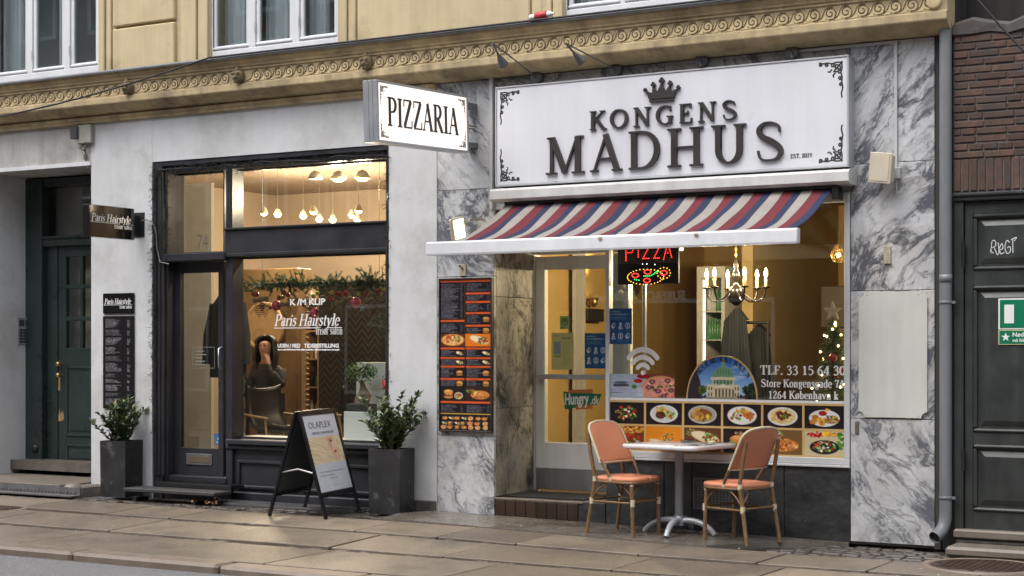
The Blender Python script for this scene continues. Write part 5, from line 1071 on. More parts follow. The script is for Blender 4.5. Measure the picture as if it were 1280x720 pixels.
# ================================================================== window film of the pizza shop
yf = YW-.003
fx0, fx1 = FX(760, yf), FX(1057, yf); fz1_, fzm, fz0_ = FZ(908, 503.7, yf), FZ(908, 534.2, yf), zPb+.058
rg = random.Random(4)
FBn = thing('food_banner', 'window film strip with two rows of food photographs behind the table', 'window film', ((fx0+fx1)/2, yf, fz0_))
kinds1 = ['salad', 'steak', 'fries', 'nuggets', 'pasta', 'nachos']; kinds2 = ['salad2', 'wrap2', 'wrap', 'burger', 'lasagne', 'bowl']
cw = (fx1-fx0)/6
for r_, (za, zb_) in enumerate(((fzm, fz1_), (fz0_, fzm))):
    for i in range(6):
        k = (kinds1, kinds2)[r_][i]; W_, H_ = 70, 44 if r_ == 0 else 52
        bgc = (38, 27, 28) if r_ == 0 else {'salad2': (120, 55, 25), 'wrap2': (226, 138, 30), 'wrap': (105, 58, 34), 'burger': (35, 25, 25), 'lasagne': (120, 90, 50), 'bowl': (205, 190, 150)}[k]
        c = Cv(W_, H_, bgc)
        if r_ == 0: food(c, k, 35, 22, 27 if k != 'salad' else 24, 18 if k != 'salad' else 16, rg)
        elif k == 'salad2': c.scat(35, 8, 34, 9, 40, 2, 5, [(235, 160, 60), (200, 90, 40), (240, 190, 90)], rg); food(c, 'salad', 38, 34, 32, 18, rg)
        elif k == 'wrap2': food(c, 'salad', 42, 22, 14, 10, rg); food(c, 'wrap', 30, 36, 26, 12, rg)
        elif k == 'wrap': food(c, 'salad', 12, 10, 12, 8, rg); food(c, 'wrap', 40, 20, 28, 22, rg); c.scat(60, 40, 10, 10, 20, 2, 3, [(130, 70, 35), (170, 100, 50)], rg)
        elif k == 'burger': food(c, 'burger', 30, 28, 22, 20, rg); food(c, 'salad', 30, 10, 10, 5, rg)
        elif k == 'lasagne': food(c, 'salad', 20, 10, 18, 8, rg); food(c, 'chicken', 38, 32, 26, 16, rg); c.scat(40, 30, 22, 12, 30, 1.5, 3, [(235, 190, 130), (210, 110, 60), (230, 150, 90)], rg)
        else: c.scat(18, 8, 14, 6, 24, 2, 4, [(200, 30, 40), (225, 60, 50)], rg); c.scat(44, 8, 12, 6, 14, 3, 5, [(240, 190, 50), (235, 160, 40)], rg); c.scat(64, 20, 6, 20, 20, 2, 5, [(90, 150, 60), (60, 120, 50)], rg); c.ell(35, 34, 26, 15, (40, 38, 40)); food(c, 'salad', 35, 32, 22, 12, rg)
        c.build('food_photo', fx0+cw*i+.010, fx0+cw*(i+1)-.010, za+.009, zb_-.009, yf-.0008, FBn, printmat('gloss film', .25))
grid = MB()
for i in range(7): grid.box(fx0+cw*i-.0095, fx0+cw*i+.0095, yf-.0016, yf, fz0_, fz1_)
for z_ in (fz0_, fzm, fz1_): grid.box(fx0, fx1, yf-.0021, yf-.0004, z_-.0085, z_+.0085)
grid.build('gold_grid', M('gold print', (.62, .42, .16), .35), FBn)
MB().box(fx0-.012, fx1, yf-.0024, yf-.0008, fz1_+.0086, fz1_+.030).build('white_line', lw, FBn)
# landmark photo in a half-round
YC = yf; hx0, hx1 = FX(859, YC), FX(946.5, YC); hz0 = fz1_+.032; hzt = FZ(903, 445, YC)
c = Cv(104, 76, (60, 110, 190))
for j in range(76): c.rect(0, j, 104, j+1, tuple(int(a+(b-a)*min(1, j/60)) for a, b in zip((52, 105, 190), (150, 190, 225))))
rg = random.Random(8)
for _ in range(30): c.ell(rg.uniform(55, 104), rg.uniform(15, 45), rg.uniform(3, 12), rg.uniform(1, 2.5), (205, 222, 240), 0, .35)
c.poly([(0, 30), (14, 24), (20, 44), (24, 76), (0, 76)], (55, 48, 52)); c.poly([(104, 44), (92, 48), (86, 60), (86, 76), (104, 76)], (38, 44, 40)); c.scat(92, 60, 10, 8, 30, 2, 4, [(45, 62, 35), (60, 75, 42), (32, 42, 28)], rg); c.scat(26, 60, 8, 7, 30, 1.6, 3, [(70, 85, 40), (95, 105, 55)], rg)
cr_, dkc = (214, 202, 168), (96, 84, 66)
c.rect(30, 50, 78, 76, cr_); c.rect(38, 38, 70, 51, (205, 195, 165)); c.ell(54, 36, 15.5, 17, (112, 158, 120)); c.rect(36, 37, 72, 42, (216, 206, 176)); c.rect(51, 12, 57, 20, (120, 160, 125)); c.ell(54, 12, 3, 4, (128, 168, 130)); c.rect(53.3, 4, 54.7, 10, (150, 150, 90))
for xx_ in (46, 50, 54, 58, 62): c.ell(xx_, 28, .7, 5, (82, 125, 95))
for xx_ in range(40, 70, 5): c.rect(xx_, 43, xx_+2, 49, dkc)
c.poly([(40, 56), (54, 49), (68, 56)], (228, 218, 188)); c.rect(40, 56, 68, 58, (190, 178, 145))
for xx_ in range(41, 68, 5): c.rect(xx_+1.5, 58, xx_+4, 72, dkc)
for xx_ in (32, 36, 71, 75): c.rect(xx_, 54, xx_+2, 60, dkc); c.rect(xx_, 64, xx_+2, 71, dkc)
c.rect(24, 72, 86, 76, (150, 140, 122)); c.scat(24, 71, 8, 2, 10, 1.5, 3, [(30, 40, 70), (60, 70, 90), (40, 40, 44)], rg); c.scat(84, 71, 8, 2, 10, 1.5, 3, [(40, 44, 60), (90, 40, 40), (40, 40, 44)], rg)
LM = thing('landmark_sticker', 'half-round window sticker showing a domed church under blue sky', 'window sticker', ((hx0+hx1)/2, YC, hz0))
a = c.a.reshape(76, 3, 104, 3, 3).mean((1, 3)); V = []; Cc = []; nu, nv = 104, 76
for j in range(nv):
    for i in range(nu):
        u = -1+2*i/(nu-1); top = math.sqrt(max(0, 1-abs(u)**2.15)); v = top*(1-j/(nv-1))
        V.append((hx0+(hx1-hx0)*(u+1)/2, YC-.001, hz0+(hzt-hz0)*v)); Cc.append(lin(a[min(75, int((1-v)*75)), i]))
me = bpy.data.meshes.new('photo'); me.from_pydata(V, [], [(j*nu+i, (j+1)*nu+i, (j+1)*nu+i+1, j*nu+i+1) for j in range(nv-1) for i in range(nu-1)])
at = me.color_attributes.new('print', 'FLOAT_COLOR', 'POINT'); d = np.ones((len(V), 4), np.float32); d[:, :3] = np.array(Cc); at.data.foreach_set('color', d.ravel()); me.materials.append(printmat('gloss film', .25)); obj('photo', me, LM)
cxh, rw, rh = (hx0+hx1)/2, (hx1-hx0)/2, hzt-hz0
MB().tube([(cxh+rw*(u), YC-.002, hz0+rh*math.sqrt(max(0, 1-abs(u)**2.15))) for u in [-math.cos(math.pi*i/30) for i in range(31)]], .007, 6).build('gold_rim', MATS['gold print'], LM)
word = 'MARMORKIRKEN'; mbw = MB(); n = len(word)
for i, ch_ in enumerate(word):
    q = serif(ch_, .060, width=.034*GL[ch_][0]/.8, weight=1.25, d=.0012); th = R(140-i*(100/(n-1)))
    m4 = Matrix.Translation((cxh+rw*.84*math.cos(th), YC-.002, hz0+rh*.86*math.sin(th))) @ Matrix.Rotation(-(th-math.pi/2), 4, 'Y'); q.xf(m4); mbw.add(q.v, q.f)
mbw.build('lettering', M('dark print', (.02, .02, .03), .4), LM)
# telephone and address lettering in white film
AD = thing('address_lettering', 'white window lettering with telephone number and street address', 'window lettering', (FX(1003, yf), yf, FZ(1003, 500, yf)))
for s_, pa, pb, py, hh in (('TLF. 33 15 64 30', 950, 1057, 468.5, 11.5), ('Store Kongensgade 74', 951, 1055, 484.3, 10), ('1264 København k', 960, 1048, 498.8, 10)):
    h_ = hh*_t(1003, yf)/F; tw_s = lambda q: sum(GL[c_][0] for c_ in q); k_ = (FX(pb, yf)-FX(pa, yf))/tw_s(s_); xo = FX(pa, yf)
    for wd_ in s_.split(' '): shift(serif(wd_, h_, width=tw_s(wd_)*k_, weight=1.2, d=.001, thin=1.35), xo, yf, FZ(1003, py, yf)).build('lettering', lw, AD); xo += (tw_s(wd_)+GL[' '][0])*k_
# wifi mark, own business film with pizza photo, info posters, sticker, notices
cxw, czw = FX(803.5, yf), FZ(803.5, 467, yf); px_m = _t(803, yf)/F
m = MB()
for r_, w_, a0 in ((30, 6.5, 41), (20.5, 6.0, 41), (11, 5.5, 40)):
    o_ = ar(0, 0, (r_+w_/2)*px_m*.86, (r_+w_/2)*px_m, a0, 180-a0, 18); i_ = ar(0, 0, (r_-w_/2)*px_m*.86, (r_-w_/2)*px_m, a0, 180-a0, 18)
    for k in range(18): m.prism([(cxw+q[0], czw+q[1]) for q in (o_[k], o_[k+1], i_[k+1], i_[k])], yf-.001, yf)
    for e_ in (0, -1): m.lathe([(w_*px_m*.48, yf-.0004), (w_*px_m*.48, yf-.0014)], (cxw+(o_[e_][0]+i_[e_][0])/2, 0, czw+(o_[e_][1]+i_[e_][1])/2), 12, axis='y', smooth=False)
m.lathe([(3*px_m, yf), (3*px_m, yf-.001)], (cxw, 0, czw+1*px_m), 12, axis='y', smooth=False)
m.build('wifi_symbol', lw, None, label='white wifi symbol film on the pizza shop window', cat='window sticker')
c = Cv(100, 44, (168, 178, 196)); rg = random.Random(9)
for _ in range(200): c.ell(rg.uniform(0, 60), rg.uniform(0, 44), rg.uniform(2, 9), rg.uniform(.4, 1), rg.choice([(150, 160, 180), (190, 198, 214)]), rg.uniform(-.2, .2), .5)
c.rect(58, 0, 100, 44, (120, 60, 50)); c.ell(80, 28, 30, 25, (214, 150, 90)); c.ell(80, 28, 27, 22.5, (226, 150, 130)); c.scat(80, 28, 23, 20, 40, 1.5, 3.5, [(240, 190, 170), (200, 80, 70), (235, 170, 140)], rg)
for xx_, yy_ in ((62, 25), (76, 32), (90, 12), (95, 30), (84, 42), (67, 14)): c.ell(xx_, yy_, 4.6, 4, (92, 40, 60)); c.ell(xx_, yy_, 2.6, 2.2, (190, 120, 130))
c.scat(80, 25, 22, 18, 16, 1.3, 2.6, [(60, 95, 40), (85, 125, 50)], rg); c.ell(54, 4, 10, 5, (150, 35, 45)); c.ell(46, 13, 7, 4, (190, 40, 35)); c.ell(40, 24, 4, 4, (70, 120, 50)); c.rect(44, 26, 54, 42, (195, 200, 210), .75)
c.lines(8, 34, 15, 18, 1, (70, 75, 90), rg, 1, .8); c.rect(8, 19, 33, 24, (88, 92, 106), .45); c.lines(4, 40, 28, 31, 1, (95, 100, 115), rg, 1, .6); c.lines(4, 40, 34, 37, 1, (60, 64, 80), rg, 1, .7)
xa_, xb_ = FX(760, yf), FX(843, yf); za_, zb_ = fz1_+.034, FZ(800, 467.5, yf)
Wf = c.build('shop_film', xa_, xb_, za_, zb_, yf-.0006, None, printmat('gloss film', .25), label='blue grey window film with shop name and pizza photo under the wifi symbol', cat='window film')
q = serif('MADHUS', (zb_-za_)*.12, width=(xb_-xa_)*.23, weight=1.1); w3 = shift(q, xa_+(xb_-xa_)*.085, yf-.0008, za_+(zb_-za_)*.46); q2 = shift(serif('KONGENS', (zb_-za_)*.075, width=(xb_-xa_)*.17, weight=1.2), xa_+(xb_-xa_)*.115, yf-.0008, za_+(zb_-za_)*.60)
for q_ in (w3, q2): o = q_.build('lettering', M('dark print', (.02, .02, .03), .4), Wf); o.matrix_parent_inverse = Matrix.Translation(-Wf.location)
def covid(pa, pb, ya_, yb_, y, label):
    c = Cv(48, 62, (28, 84, 140)); rg = random.Random(2); wt = (215, 228, 240)
    c.lines(4, 26, 4, 7.5, 1, wt, rg, .9, .9); c.lines(4, 44, 8.5, 12, 1, wt, rg, .9, .9); c.lines(4, 44, 14, 20, 3, (140, 175, 205), rg, .95, .7)
    for j in (0, 1):
        for i in range(3):
            X_, Y_ = 9+i*15, 30+j*18
            if (i+j) % 3 == 2: c.ell(X_, Y_, 5.5, 5.5, wt); c.ell(X_, Y_, 4, 4, (28, 84, 140)); c.rect(X_-1, Y_-3, X_+1.5, Y_+3, wt)
            elif (i+j) % 3 == 0: c.ell(X_, Y_, 3.6, 5.5, wt, .5); c.ell(X_+1, Y_-1, 1.7, 3.4, (28, 84, 140), .5); c.ell(X_-3, Y_+2, 1.4, 3, wt, -.6)
            else: c.ell(X_, Y_-3, 2.6, 2.8, wt); c.poly([(X_-4.5, Y_+6), (X_-2.5, Y_), (X_+2.5, Y_), (X_+4.5, Y_+6)], wt); c.ell(X_+1, Y_+3.5, 1.3, 2, (28, 84, 140))
            c.lines(X_-5, X_+5, Y_+7, Y_+9.5, 1, (150, 185, 212), rg, 1, .6)
    x0_, x1_ = FX(pa, y), FX(pb, y); mid_ = (pa+pb)/2
    c.build('info_poster', x0_, x1_, FZ(mid_, yb_, y), FZ(mid_, ya_, y), y-.001, None, label=label, cat='poster')
covid(761.5, 790, 385.5, 430, yf, 'blue information poster with white pictograms on the left of the shop window')
covid(731, 759, 416.5, 460.5, YP-.006, 'blue information poster with white pictograms inside the pizza shop door')
yd_ = YP-.007
c = Cv(40, 66, (196, 194, 130)); rg = random.Random(3); c.lines(4, 18, 4, 7, 1, (90, 90, 60), rg, .9, .7); c.lines(18, 37, 8, 12, 1, (70, 75, 60), rg, 1, .8); c.rect(4, 16, 17, 38, (150, 165, 165)); c.lines(4, 17, 16, 38, 8, (90, 110, 120), rg, 1, .5); c.lines(20, 37, 16, 58, 14, (150, 150, 100), rg, 1, .5); c.rect(4, 40, 17, 44, (120, 120, 80), .5)
c.build('notice_sheet', FX(689.5, yd_), FX(717, yd_), FZ(703, 462, yd_), FZ(703, 416, yd_), yd_, None, label='yellow printed notice sheet on the pizza shop door glass', cat='notice')
c = Cv(24, 34, (150, 185, 120)); c.ell(12, 15, 9, 10, (60, 100, 55)); c.ell(12, 15, 7, 8, (160, 195, 130)); c.ell(12, 14, 5, 6, (50, 85, 50)); c.ell(10, 12.5, 1, 1.3, (190, 220, 160)); c.ell(14, 12.5, 1, 1.3, (190, 220, 160)); c.ell(12, 16.5, 3, 1.4, (190, 220, 160)); c.lines(3, 21, 28, 32, 1, (50, 80, 40), random.Random(1), 1, .8)
c.build('smiley_notice', FX(700, yd_), FX(711.5, yd_), FZ(705, 411.5, yd_), FZ(705, 395, yd_), yd_, None, label='small green hygiene face sticker above the yellow notice', cat='sticker')
HG = thing('delivery_sticker', 'green and orange sticker reading Hungry.dk on the pizza shop door', 'sticker', (FX(728, yd_), yd_, FZ(728, 512, yd_)))
gx_ = lambda p: FX(p, yd_); gz_ = lambda p, q: FZ(p, q, yd_)
MB().prism([(gx_(704), gz_(704, 489.5)), (gx_(752), gz_(752, 492.5)), (gx_(747), gz_(747, 506)), (gx_(706), gz_(706, 511.5))], yd_-.001, yd_).build('banner', M('banner green', (.01, .17, .07), .4), HG)
MB().prism([(gx_(711), gz_(711, 487.5)), (gx_(741), gz_(741, 486.5)), (gx_(741), gz_(741, 491.5)), (gx_(711), gz_(711, 491))], yd_-.0018, yd_-.0012).prism([(gx_(720), gz_(720, 507)), (gx_(741), gz_(741, 506)), (gx_(741), gz_(741, 511.5)), (gx_(720), gz_(720, 512))], yd_-.0018, yd_-.0012).build('ribbon', M('ribbon orange', (.62, .19, .05), .45), HG)
q = sans('Hungry', .10, width=gx_(737)-gx_(706), bold=.035, shear=.12); q.xf(Matrix.Rotation(R(-3), 4, 'Y')); shift(q, gx_(706), yd_-.0014, gz_(706, 505.5)); q2 = shift(sans('.dk', .075, width=gx_(749)-gx_(738), bold=.02, shear=.12), gx_(738), yd_-.0014, gz_(738, 505)); q.add(q2.v, q2.f); q.build('lettering', lw, HG)
# led sign hanging inside the window
yl = .10; lx0, lx1, lz0 = FX(772, yl), FX(848, yl), FZ(808, 355, yl); lz1 = lz0+.50
LD = thing('led_sign', 'black LED sign with glowing PIZZA and a pizza outline in the shop window', 'sign', ((lx0+lx1)/2, yl, lz0))
MB().box(lx0, lx1, yl, yl+.025, lz0, lz1, .004).build('panel', M('led panel', (.008, .008, .010), .35), LD)
MB().tube([((lx0+lx1)/2-.12, yl+.012, lz1), ((lx0+lx1)/2-.12, yl+.012, 2.70)], .004, 5).tube([((lx0+lx1)/2+.12, yl+.012, lz1), ((lx0+lx1)/2+.12, yl+.012, 2.70)], .004, 5).build('chain', steel, LD)
lxx = lambda u: lx0+(lx1-lx0)*u
pm_ = _t(810, yl)/F
lzz = lambda py: FZ(808, py, yl)
red, yel, grn, wht = MB(), MB(), MB(), MB()
def dot(mb, x, z, r=.0044): mb.lathe([(r, yl-.001), (r*.7, yl-.004), (.0001, yl-.005)], (x, 0, z), 6, axis='y')
def dots(mb, pts, step=.0165):
    for a, b in zip(pts[:-1], pts[1:]):
        L = math.hypot(b[0]-a[0], b[1]-a[1]); n = max(1, int(L/step))
        for i in range(n): dot(mb, a[0]+(b[0]-a[0])*i/n, a[1]+(b[1]-a[1])*i/n)
ztx, zbx = lzz(305), lzz(325); ww_ = (lx1-lx0)
for pts in ([(.14,0),(.14,1)], [(.14,1),(.25,1),(.27,.75),(.24,.5),(.14,.5)], [(.345,.2),(.345,1)], [(.42,1),(.55,1),(.42,.1),(.55,.1)], [(.60,1),(.72,1),(.60,.1),(.72,.1)], [(.76,0),(.83,1),(.90,0)], [(.79,.4),(.87,.4)]):
    dots(red, [(lxx(a), zbx+(ztx-zbx)*b) for a, b in pts])
ell = lambda cx, cy, rx, ry, n=14: [(lxx(.5)+(cx+rx*math.cos(6.2832*i/n))*pm_, lzz(344)+(cy+ry*math.sin(6.2832*i/n))*pm_) for i in range(n+1)]
dots(yel, ell(-3, -2, 25, 9.5, 30), .02); dots(yel, ell(22, 2, 9, 7, 12), .02); dots(red, ell(-17, 0, 4.5, 2.6)); dots(red, ell(0, 4, 4.5, 2.6)); dots(red, ell(-1, -6.5, 4.5, 2.6)); dots(red, ell(22, 2.5, 4.5, 2.8))
g_ = lambda P: [(lxx(.5)+a*pm_, lzz(344)+b*pm_) for a, b in P]
dots(grn, g_([(-18, -5), (-12, -6), (-8, -4)])); dots(grn, g_([(-5, -1), (3, -1), (8, 1), (12, 4), (17, 5)])); dots(wht, g_([(-7, 14), (-7, 11)])); dots(wht, g_([(-1, 14), (-1, 11)])); dots(wht, g_([(10, 13), (9, 10)]))
for mb_, nm, cl, st_ in ((red, 'red_diodes', (1, .03, .02), 4), (yel, 'amber_diodes', (1, .45, .05), 2.5), (grn, 'green_diodes', (.02, .8, .15), 3), (wht, 'white_diodes', (.8, .8, 1), 2.5)): mb_.build(nm, EM(nm, cl, st_), LD)
# salon window lettering
yv = YG-.0015; SL = thing('salon_window_lettering', 'white salon lettering on the large hair salon window', 'window lettering', (FX(386, yv), yv, FZ(386, 440, yv)))
x0_, x1_ = FX(342.5, yv), FX(430, yv); Lz = x1_-x0_; hz_ = 15*_t(386, yv)/F
q = serif('Paris Hairstyle', hz_, width=Lz*.93, shear=.24, weight=1.0, d=.001, track=-.02, thin=1.2); shift(q, x0_, yv, FZ(386, 407.3, yv)).build('lettering', lw, SL)
MB().box(x0_, x0_+Lz*.66, yv-.001, yv, FZ(386, 410.3, yv), FZ(386, 409.3, yv)).box(x0_+Lz*.78, x0_+Lz*.97, yv-.001, yv, FZ(386, 410.3, yv), FZ(386, 409.3, yv)).build('underline', lw, SL)
q = serif('frisør salon', hz_*.68, width=FX(428.5, yv)-FX(394.5, yv), weight=.72, d=.001, track=-.02, thin=1.1); shift(q, FX(394.5, yv), yv, FZ(411, 418, yv)).build('lettering', lw, SL)
for s_, pa, pb, py, hh, bo in (('K /M KLIP', 362.5, 406.5, 381, 8, .03), ('UDEN / MED', 347, 375.5, 434.3, 4.8, .04), ('TIDSBESTILLING', 380, 423.5, 434.3, 4.8, .04)):
    q = sans(s_, hh*_t(386, yv)/F, width=FX(pb, yv)-FX(pa, yv), bold=bo); shift(q, FX(pa, yv), yv, FZ(386, py, yv)).build('lettering', lw, SL)
m = MB(); rg = random.Random(6); x = FX(347, yv)
while x < FX(422, yv):
    w = rg.uniform(.012, .03); m.box(x, x+w, yv-.001, yv, FZ(386, 438.3, yv)+rg.uniform(0, .004), FZ(386, 436.2, yv)+rg.uniform(-.004, .002)); x += w+rg.uniform(.003, .007)
m.build('fine_print', lw, SL)
ys = YG-.002
MB(); q = sans('74', 20*_t(252, ys)/F, width=FX(260, ys)-FX(246.5, ys), bold=-.012); shift(q, FX(246.5, ys), ys, FZ(253, 312, ys)).build('house_number', M('number film', (.10, .09, .08), .5), None, label='dark house number 74 on the glass above the salon door', cat='number')
yq = ydr-.005
c = Cv(24, 30, (40, 110, 180)); c.ell(12, 14, 4, 4, (210, 225, 240)); c.rect(4, 22, 20, 24, (190, 210, 230))
c.build('blue_sticker', FX(269, yq)-.0, FX(279, yq)-.012, FZ(273, 556, yq), FZ(273, 542, yq), yq, None, label='small blue sticker low on the salon door glass', cat='sticker')
c = Cv(10, 60, (90, 170, 190)); c.rect(2, 4, 8, 56, (190, 220, 225)); c.lines(2, 8, 6, 54, 12, (40, 110, 130), random.Random(2), 1, .8)
c.build('tall_sticker', FX(275, yq)-.012, FX(279.5, yq)-.012, FZ(276, 535, yq), FZ(276, 498, yq), yq, None, label='narrow turquoise sticker on the salon door glass', cat='sticker')
m = MB(); lx_, rx_ = FX(241, yq), FX(268, yq); bz_, tz_ = FZ(254, 460, yq), FZ(254, 434, yq)
for a, b in (((lx_, bz_), (rx_, bz_)), ((lx_, tz_), (rx_, tz_)), ((lx_, bz_), (lx_, tz_)), ((rx_, bz_), (rx_, tz_))): m.box(min(a[0], b[0])-.002, max(a[0], b[0])+.002, yq-.001, yq, min(a[1], b[1])-.002, max(a[1], b[1])+.002)
for i in range(5): m.box(lx_+.03, lx_+.03+random.uniform(.08, .2), yq-.001, yq, bz_+(tz_-bz_)*(.14+.16*i), bz_+(tz_-bz_)*(.19+.16*i))
m.build('opening_hours', M('faint white film', (.22, .22, .22), .6), None, label='faint white opening hours print on the salon door glass', cat='window lettering')
xk = FX(294.5, YG-.003)
MB().box(FX(292.5, YG-.004), FX(298.5, YG-.004), YG-.003, YG-.002, FZ(295, 548, YG), FZ(295, 538, YG)).build('white_sticker', lw, None, label='small white sticker in the lower left corner of the salon window', cat='sticker')
# ================================================================== awning
AW = thing('awning', 'red, white and blue striped fabric awning with white front bar over the pizza shop', 'awning', (FX(840, -.4), -.4, 2.29))
YA = -.95; ax0, ax1 = FX(634, -.08), FX(1043, -.08); zt_, zb_ = 2.79, 2.405
nper = 12; per = (ax1-ax0)/nper; cols = [('awning_beige', (.27, .25, .225)), ('awning_red', (.125, .014, .022)), ('awning_blue', (.011, .019, .058))]
fr_ = [.0, .37, .72, 1.0]; fabs = [M(n, c, .85, var=.16, vs=6, bump=.25, bs=260, dirt=((.14, .13, .12), .66, .9, 5)) for n, c in cols]
NS = 16; rws = []
xs_ = []; mi = []
for p in range(nper):
    for k in range(3):
        for s in range(3): xs_.append(ax0+per*(p+fr_[k]+(fr_[k+1]-fr_[k])*s/3)); mi.append(k)
xs_.append(ax1)
V = []
for j in range(NS+1):
    v = j/NS
    for i, x in enumerate(xs_):
        sag = -.045*math.sin(math.pi*v)-.02*v*0
        w = .012*math.sin(x*9+v*2)*math.sin(math.pi*v)+.010*math.sin(x*23+1.3*math.sin(v*5))*v*(1-v)*3
        slip = .009*math.sin(v*6+x*2.3)*math.sin(math.pi*v)
        V.append((x+(slip if 0 < i < len(xs_)-1 else 0), -.08+(YA+.08)*v, zt_+(zb_-zt_)*v+sag+w))
nx_ = len(xs_); Fc = [(j*nx_+i, j*nx_+i+1, (j+1)*nx_+i+1, (j+1)*nx_+i) for j in range(NS) for i in range(nx_-1)]
me = bpy.data.meshes.new('fabric'); me.from_pydata(V, [], Fc)
for f in fabs: me.materials.append(f)
me.polygons.foreach_set('material_index', [mi[i] for j in range(NS) for i in range(nx_-1)]); me.polygons.foreach_set('use_smooth', [True]*len(Fc))
fb = obj('fabric', me, AW); sm = fb.modifiers.new('thick', 'SOLIDIFY'); sm.thickness = .003
bar_m = M('white awning bar', (.66, .67, .69), .4, var=.08, vs=4, streak=.06, dirt=((.35, .32, .28), .68, .9, 9))
b0, b1 = FX(535, YA), FX(997.5, YA)
MB().extr([(YA-.03, 2.295), (YA-.034, 2.31), (YA-.028, 2.395), (YA-.015, 2.41), (YA+.03, 2.41), (YA+.04, 2.36), (YA+.02, 2.295)], b0, b1).build('front_bar', bar_m, AW)
MB().box(b0-.006, b0, YA-.03, YA+.03, 2.30, 2.405, .003).build('bar_end_cap', bar_m, AW); MB().box(b1, b1+.006, YA-.03, YA+.03, 2.30, 2.405, .003).build('bar_end_cap', bar_m, AW)
for xa_, sg in ((ax0+.25, 1), (ax1-.25, -1)):
    MB().tube([(xa_, -.12, 2.64), (xa_+sg*.55, -.5, 2.455)], .022, 8).tube([(xa_+sg*.55, -.5, 2.45), (xa_+sg*.1, YA+.03, 2.33)], .02, 8).ball((xa_+sg*.55, -.5, 2.452), .03, 8, 6).build('folding_arm', bar_m, AW)
MB().tube([(ax0, -.09, 2.79), (ax1, -.09, 2.79)], .04, 10).build('roller', black_m, AW)
MB().box(ax1+.005, ax1+.05, -.16, -.02, 2.68, 2.79, .005).build('roller_bracket', black_m, AW)
for px in (748, 868): MB().box(FX(px, YA-.035), FX(px, YA-.035)+.03, YA-.04, YA-.034, 2.375, 2.395).build('bar_clip', M('tan clip', (.3, .24, .15), .6), AW)
# ================================================================== lamps, cables and fittings on the facade
lamp_g = M('lamp grey', (.11, .11, .11), .45, metal=.3, var=.2)
def mount(px, py, label, arm=None, group=None, name='sign_lamp'):
    X, Z = FX(px, -.03), FZ(px, py, -.03)
    t = thing(name, label, 'lamp', (X, 0, Z), 0, group)
    MB().lathe([(.055, 0), (.057, -.012), (.057, -.045), (.05, -.052), (.0001, -.053)], (X, 0, Z), 18, axis='y').build('mount', lamp_g, t)
    if arm:
        (tx_, ty_), (hx_, hy_) = arm; Yt = YX(tx_, X); T = Vector((X, Yt, FZ(tx_, ty_, Yt)))
        MB().tube([(X, -.05, Z), (X, Yt*.5, (Z+T.z)/2+.0), T], .0065, 8).build('arm', lamp_g, t)
        Yh = Yt+.16; Hd = Vector((FX(hx_, Yh), Yh, FZ(hx_, hy_, Yh))); d = (Hd-T).normalized()
        m = MB().lathe([(.008, 0), (.009, .10), (.018, .13), (.045, .215), (.047, .22), (.04, .218), (.0001, .19)], n=14); L_ = (Hd-T).length/.22
        m.xf(Matrix.Translation(T) @ d.to_track_quat('Z', 'Y').to_matrix().to_4x4() @ Matrix.Diagonal((1, 1, L_, 1))); m.build('lamp_head', lamp_g, t)
    else:
        MB().tube([(X, -.05, Z), (X+.03, -.12, Z-.05), (X+.05, -.16, Z-.07)], .008, 6).build('arm_stub', lamp_g, t)
mount(671, 97, 'grey spot lamp on long arm above the left end of the white shop sign', ((616, 54), (629, 81)))
mount(770, 87, 'grey spot lamp on long arm above the crown of the white shop sign', ((707, 54), (727, 77)))
mount(877, 76, 'round lamp mount with broken stub above the middle of the white sign', name='lamp_mount')
mount(990, 65, 'round lamp mount near the right end above the white sign', name='lamp_mount')
# flood lights
def flood(cpx, cpy, Y, w, h, d, rz, rx, label, lit):
    t = thing('floodlight', label, 'floodlight', (FX(cpx, Y), Y, FZ(cpx, cpy, Y)), 0); t.rotation_euler = (R(rx), R(8 if not lit else -16), R(rz))
    body = M('cream plastic', (.56, .50, .40), .45, var=.08)
    MB().box(-w/2, w/2, 0, d, -h/2, h/2, .012).box(-w/2-.008, w/2+.008, -.012, .0, -h/2-.008, h/2+.008, .005).build('housing', body, t, False)
    MB().box(-w/2+.012, w/2-.012, -.016, -.0125, -h/2+.012, h/2-.012).build('lens', EM('lit lens', (1, .82, .45), 5) if lit else M('dim lens', (.62, .56, .44), .25), t, False)
    MB().tube([(0, d, 0), (0, d+.10, -.02)], .014, 8).build('swivel', M('tan plastic', (.33, .28, .22), .6), t, False)
flood(573, 286, -.17, .13, .19, .05, 68, 8, 'lit cream floodlight on the marble pillar left of the awning', True)
flood(1101, 210, -.14, .18, .22, .06, -14, 4, 'unlit cream floodlight tilted on the right marble pillar', False)
cond = M('pale conduit', (.50, .50, .50), .5, var=.1)
x_ = FX(1119.5, -.02); MB().box(x_-.012, x_+.012, -.022, 0, FZ(1119, 212), FZ(1119, 51), .002).box(FX(995), x_-.013, -.022, 0, FZ(1119, 51)-.022, FZ(1119, 51), .002).tube([(x_, -.012, FZ(1119, 212)), (x_+.006, -.012, FZ(1119, 243))], .007, 6).box(x_-.02, x_+.04, -.045, 0, FZ(1119, 224), FZ(1119, 210), .004).build('cable_conduit', cond, None, label='thin pale conduit across the top right marble panels', cat='conduit')
x_ = FX(614.5, -.02); MB().box(x_-.018, x_+.014, -.03, -.001, FZ(614, 262), FZ(614, 95), .002).build('cable_conduit', cond, None, label='white upright cable conduit left of the shop sign', cat='conduit')
m = MB().tube([(FX(586, -.16), -.16, FZ(586, 277)), (FX(604), -.01, FZ(604, 274))], .010, 6); m.build('floodlight_bracket', M('tan plastic', (.33, .28, .22), .6), None, label='short tan bracket arm holding the lit floodlight', cat='bracket')
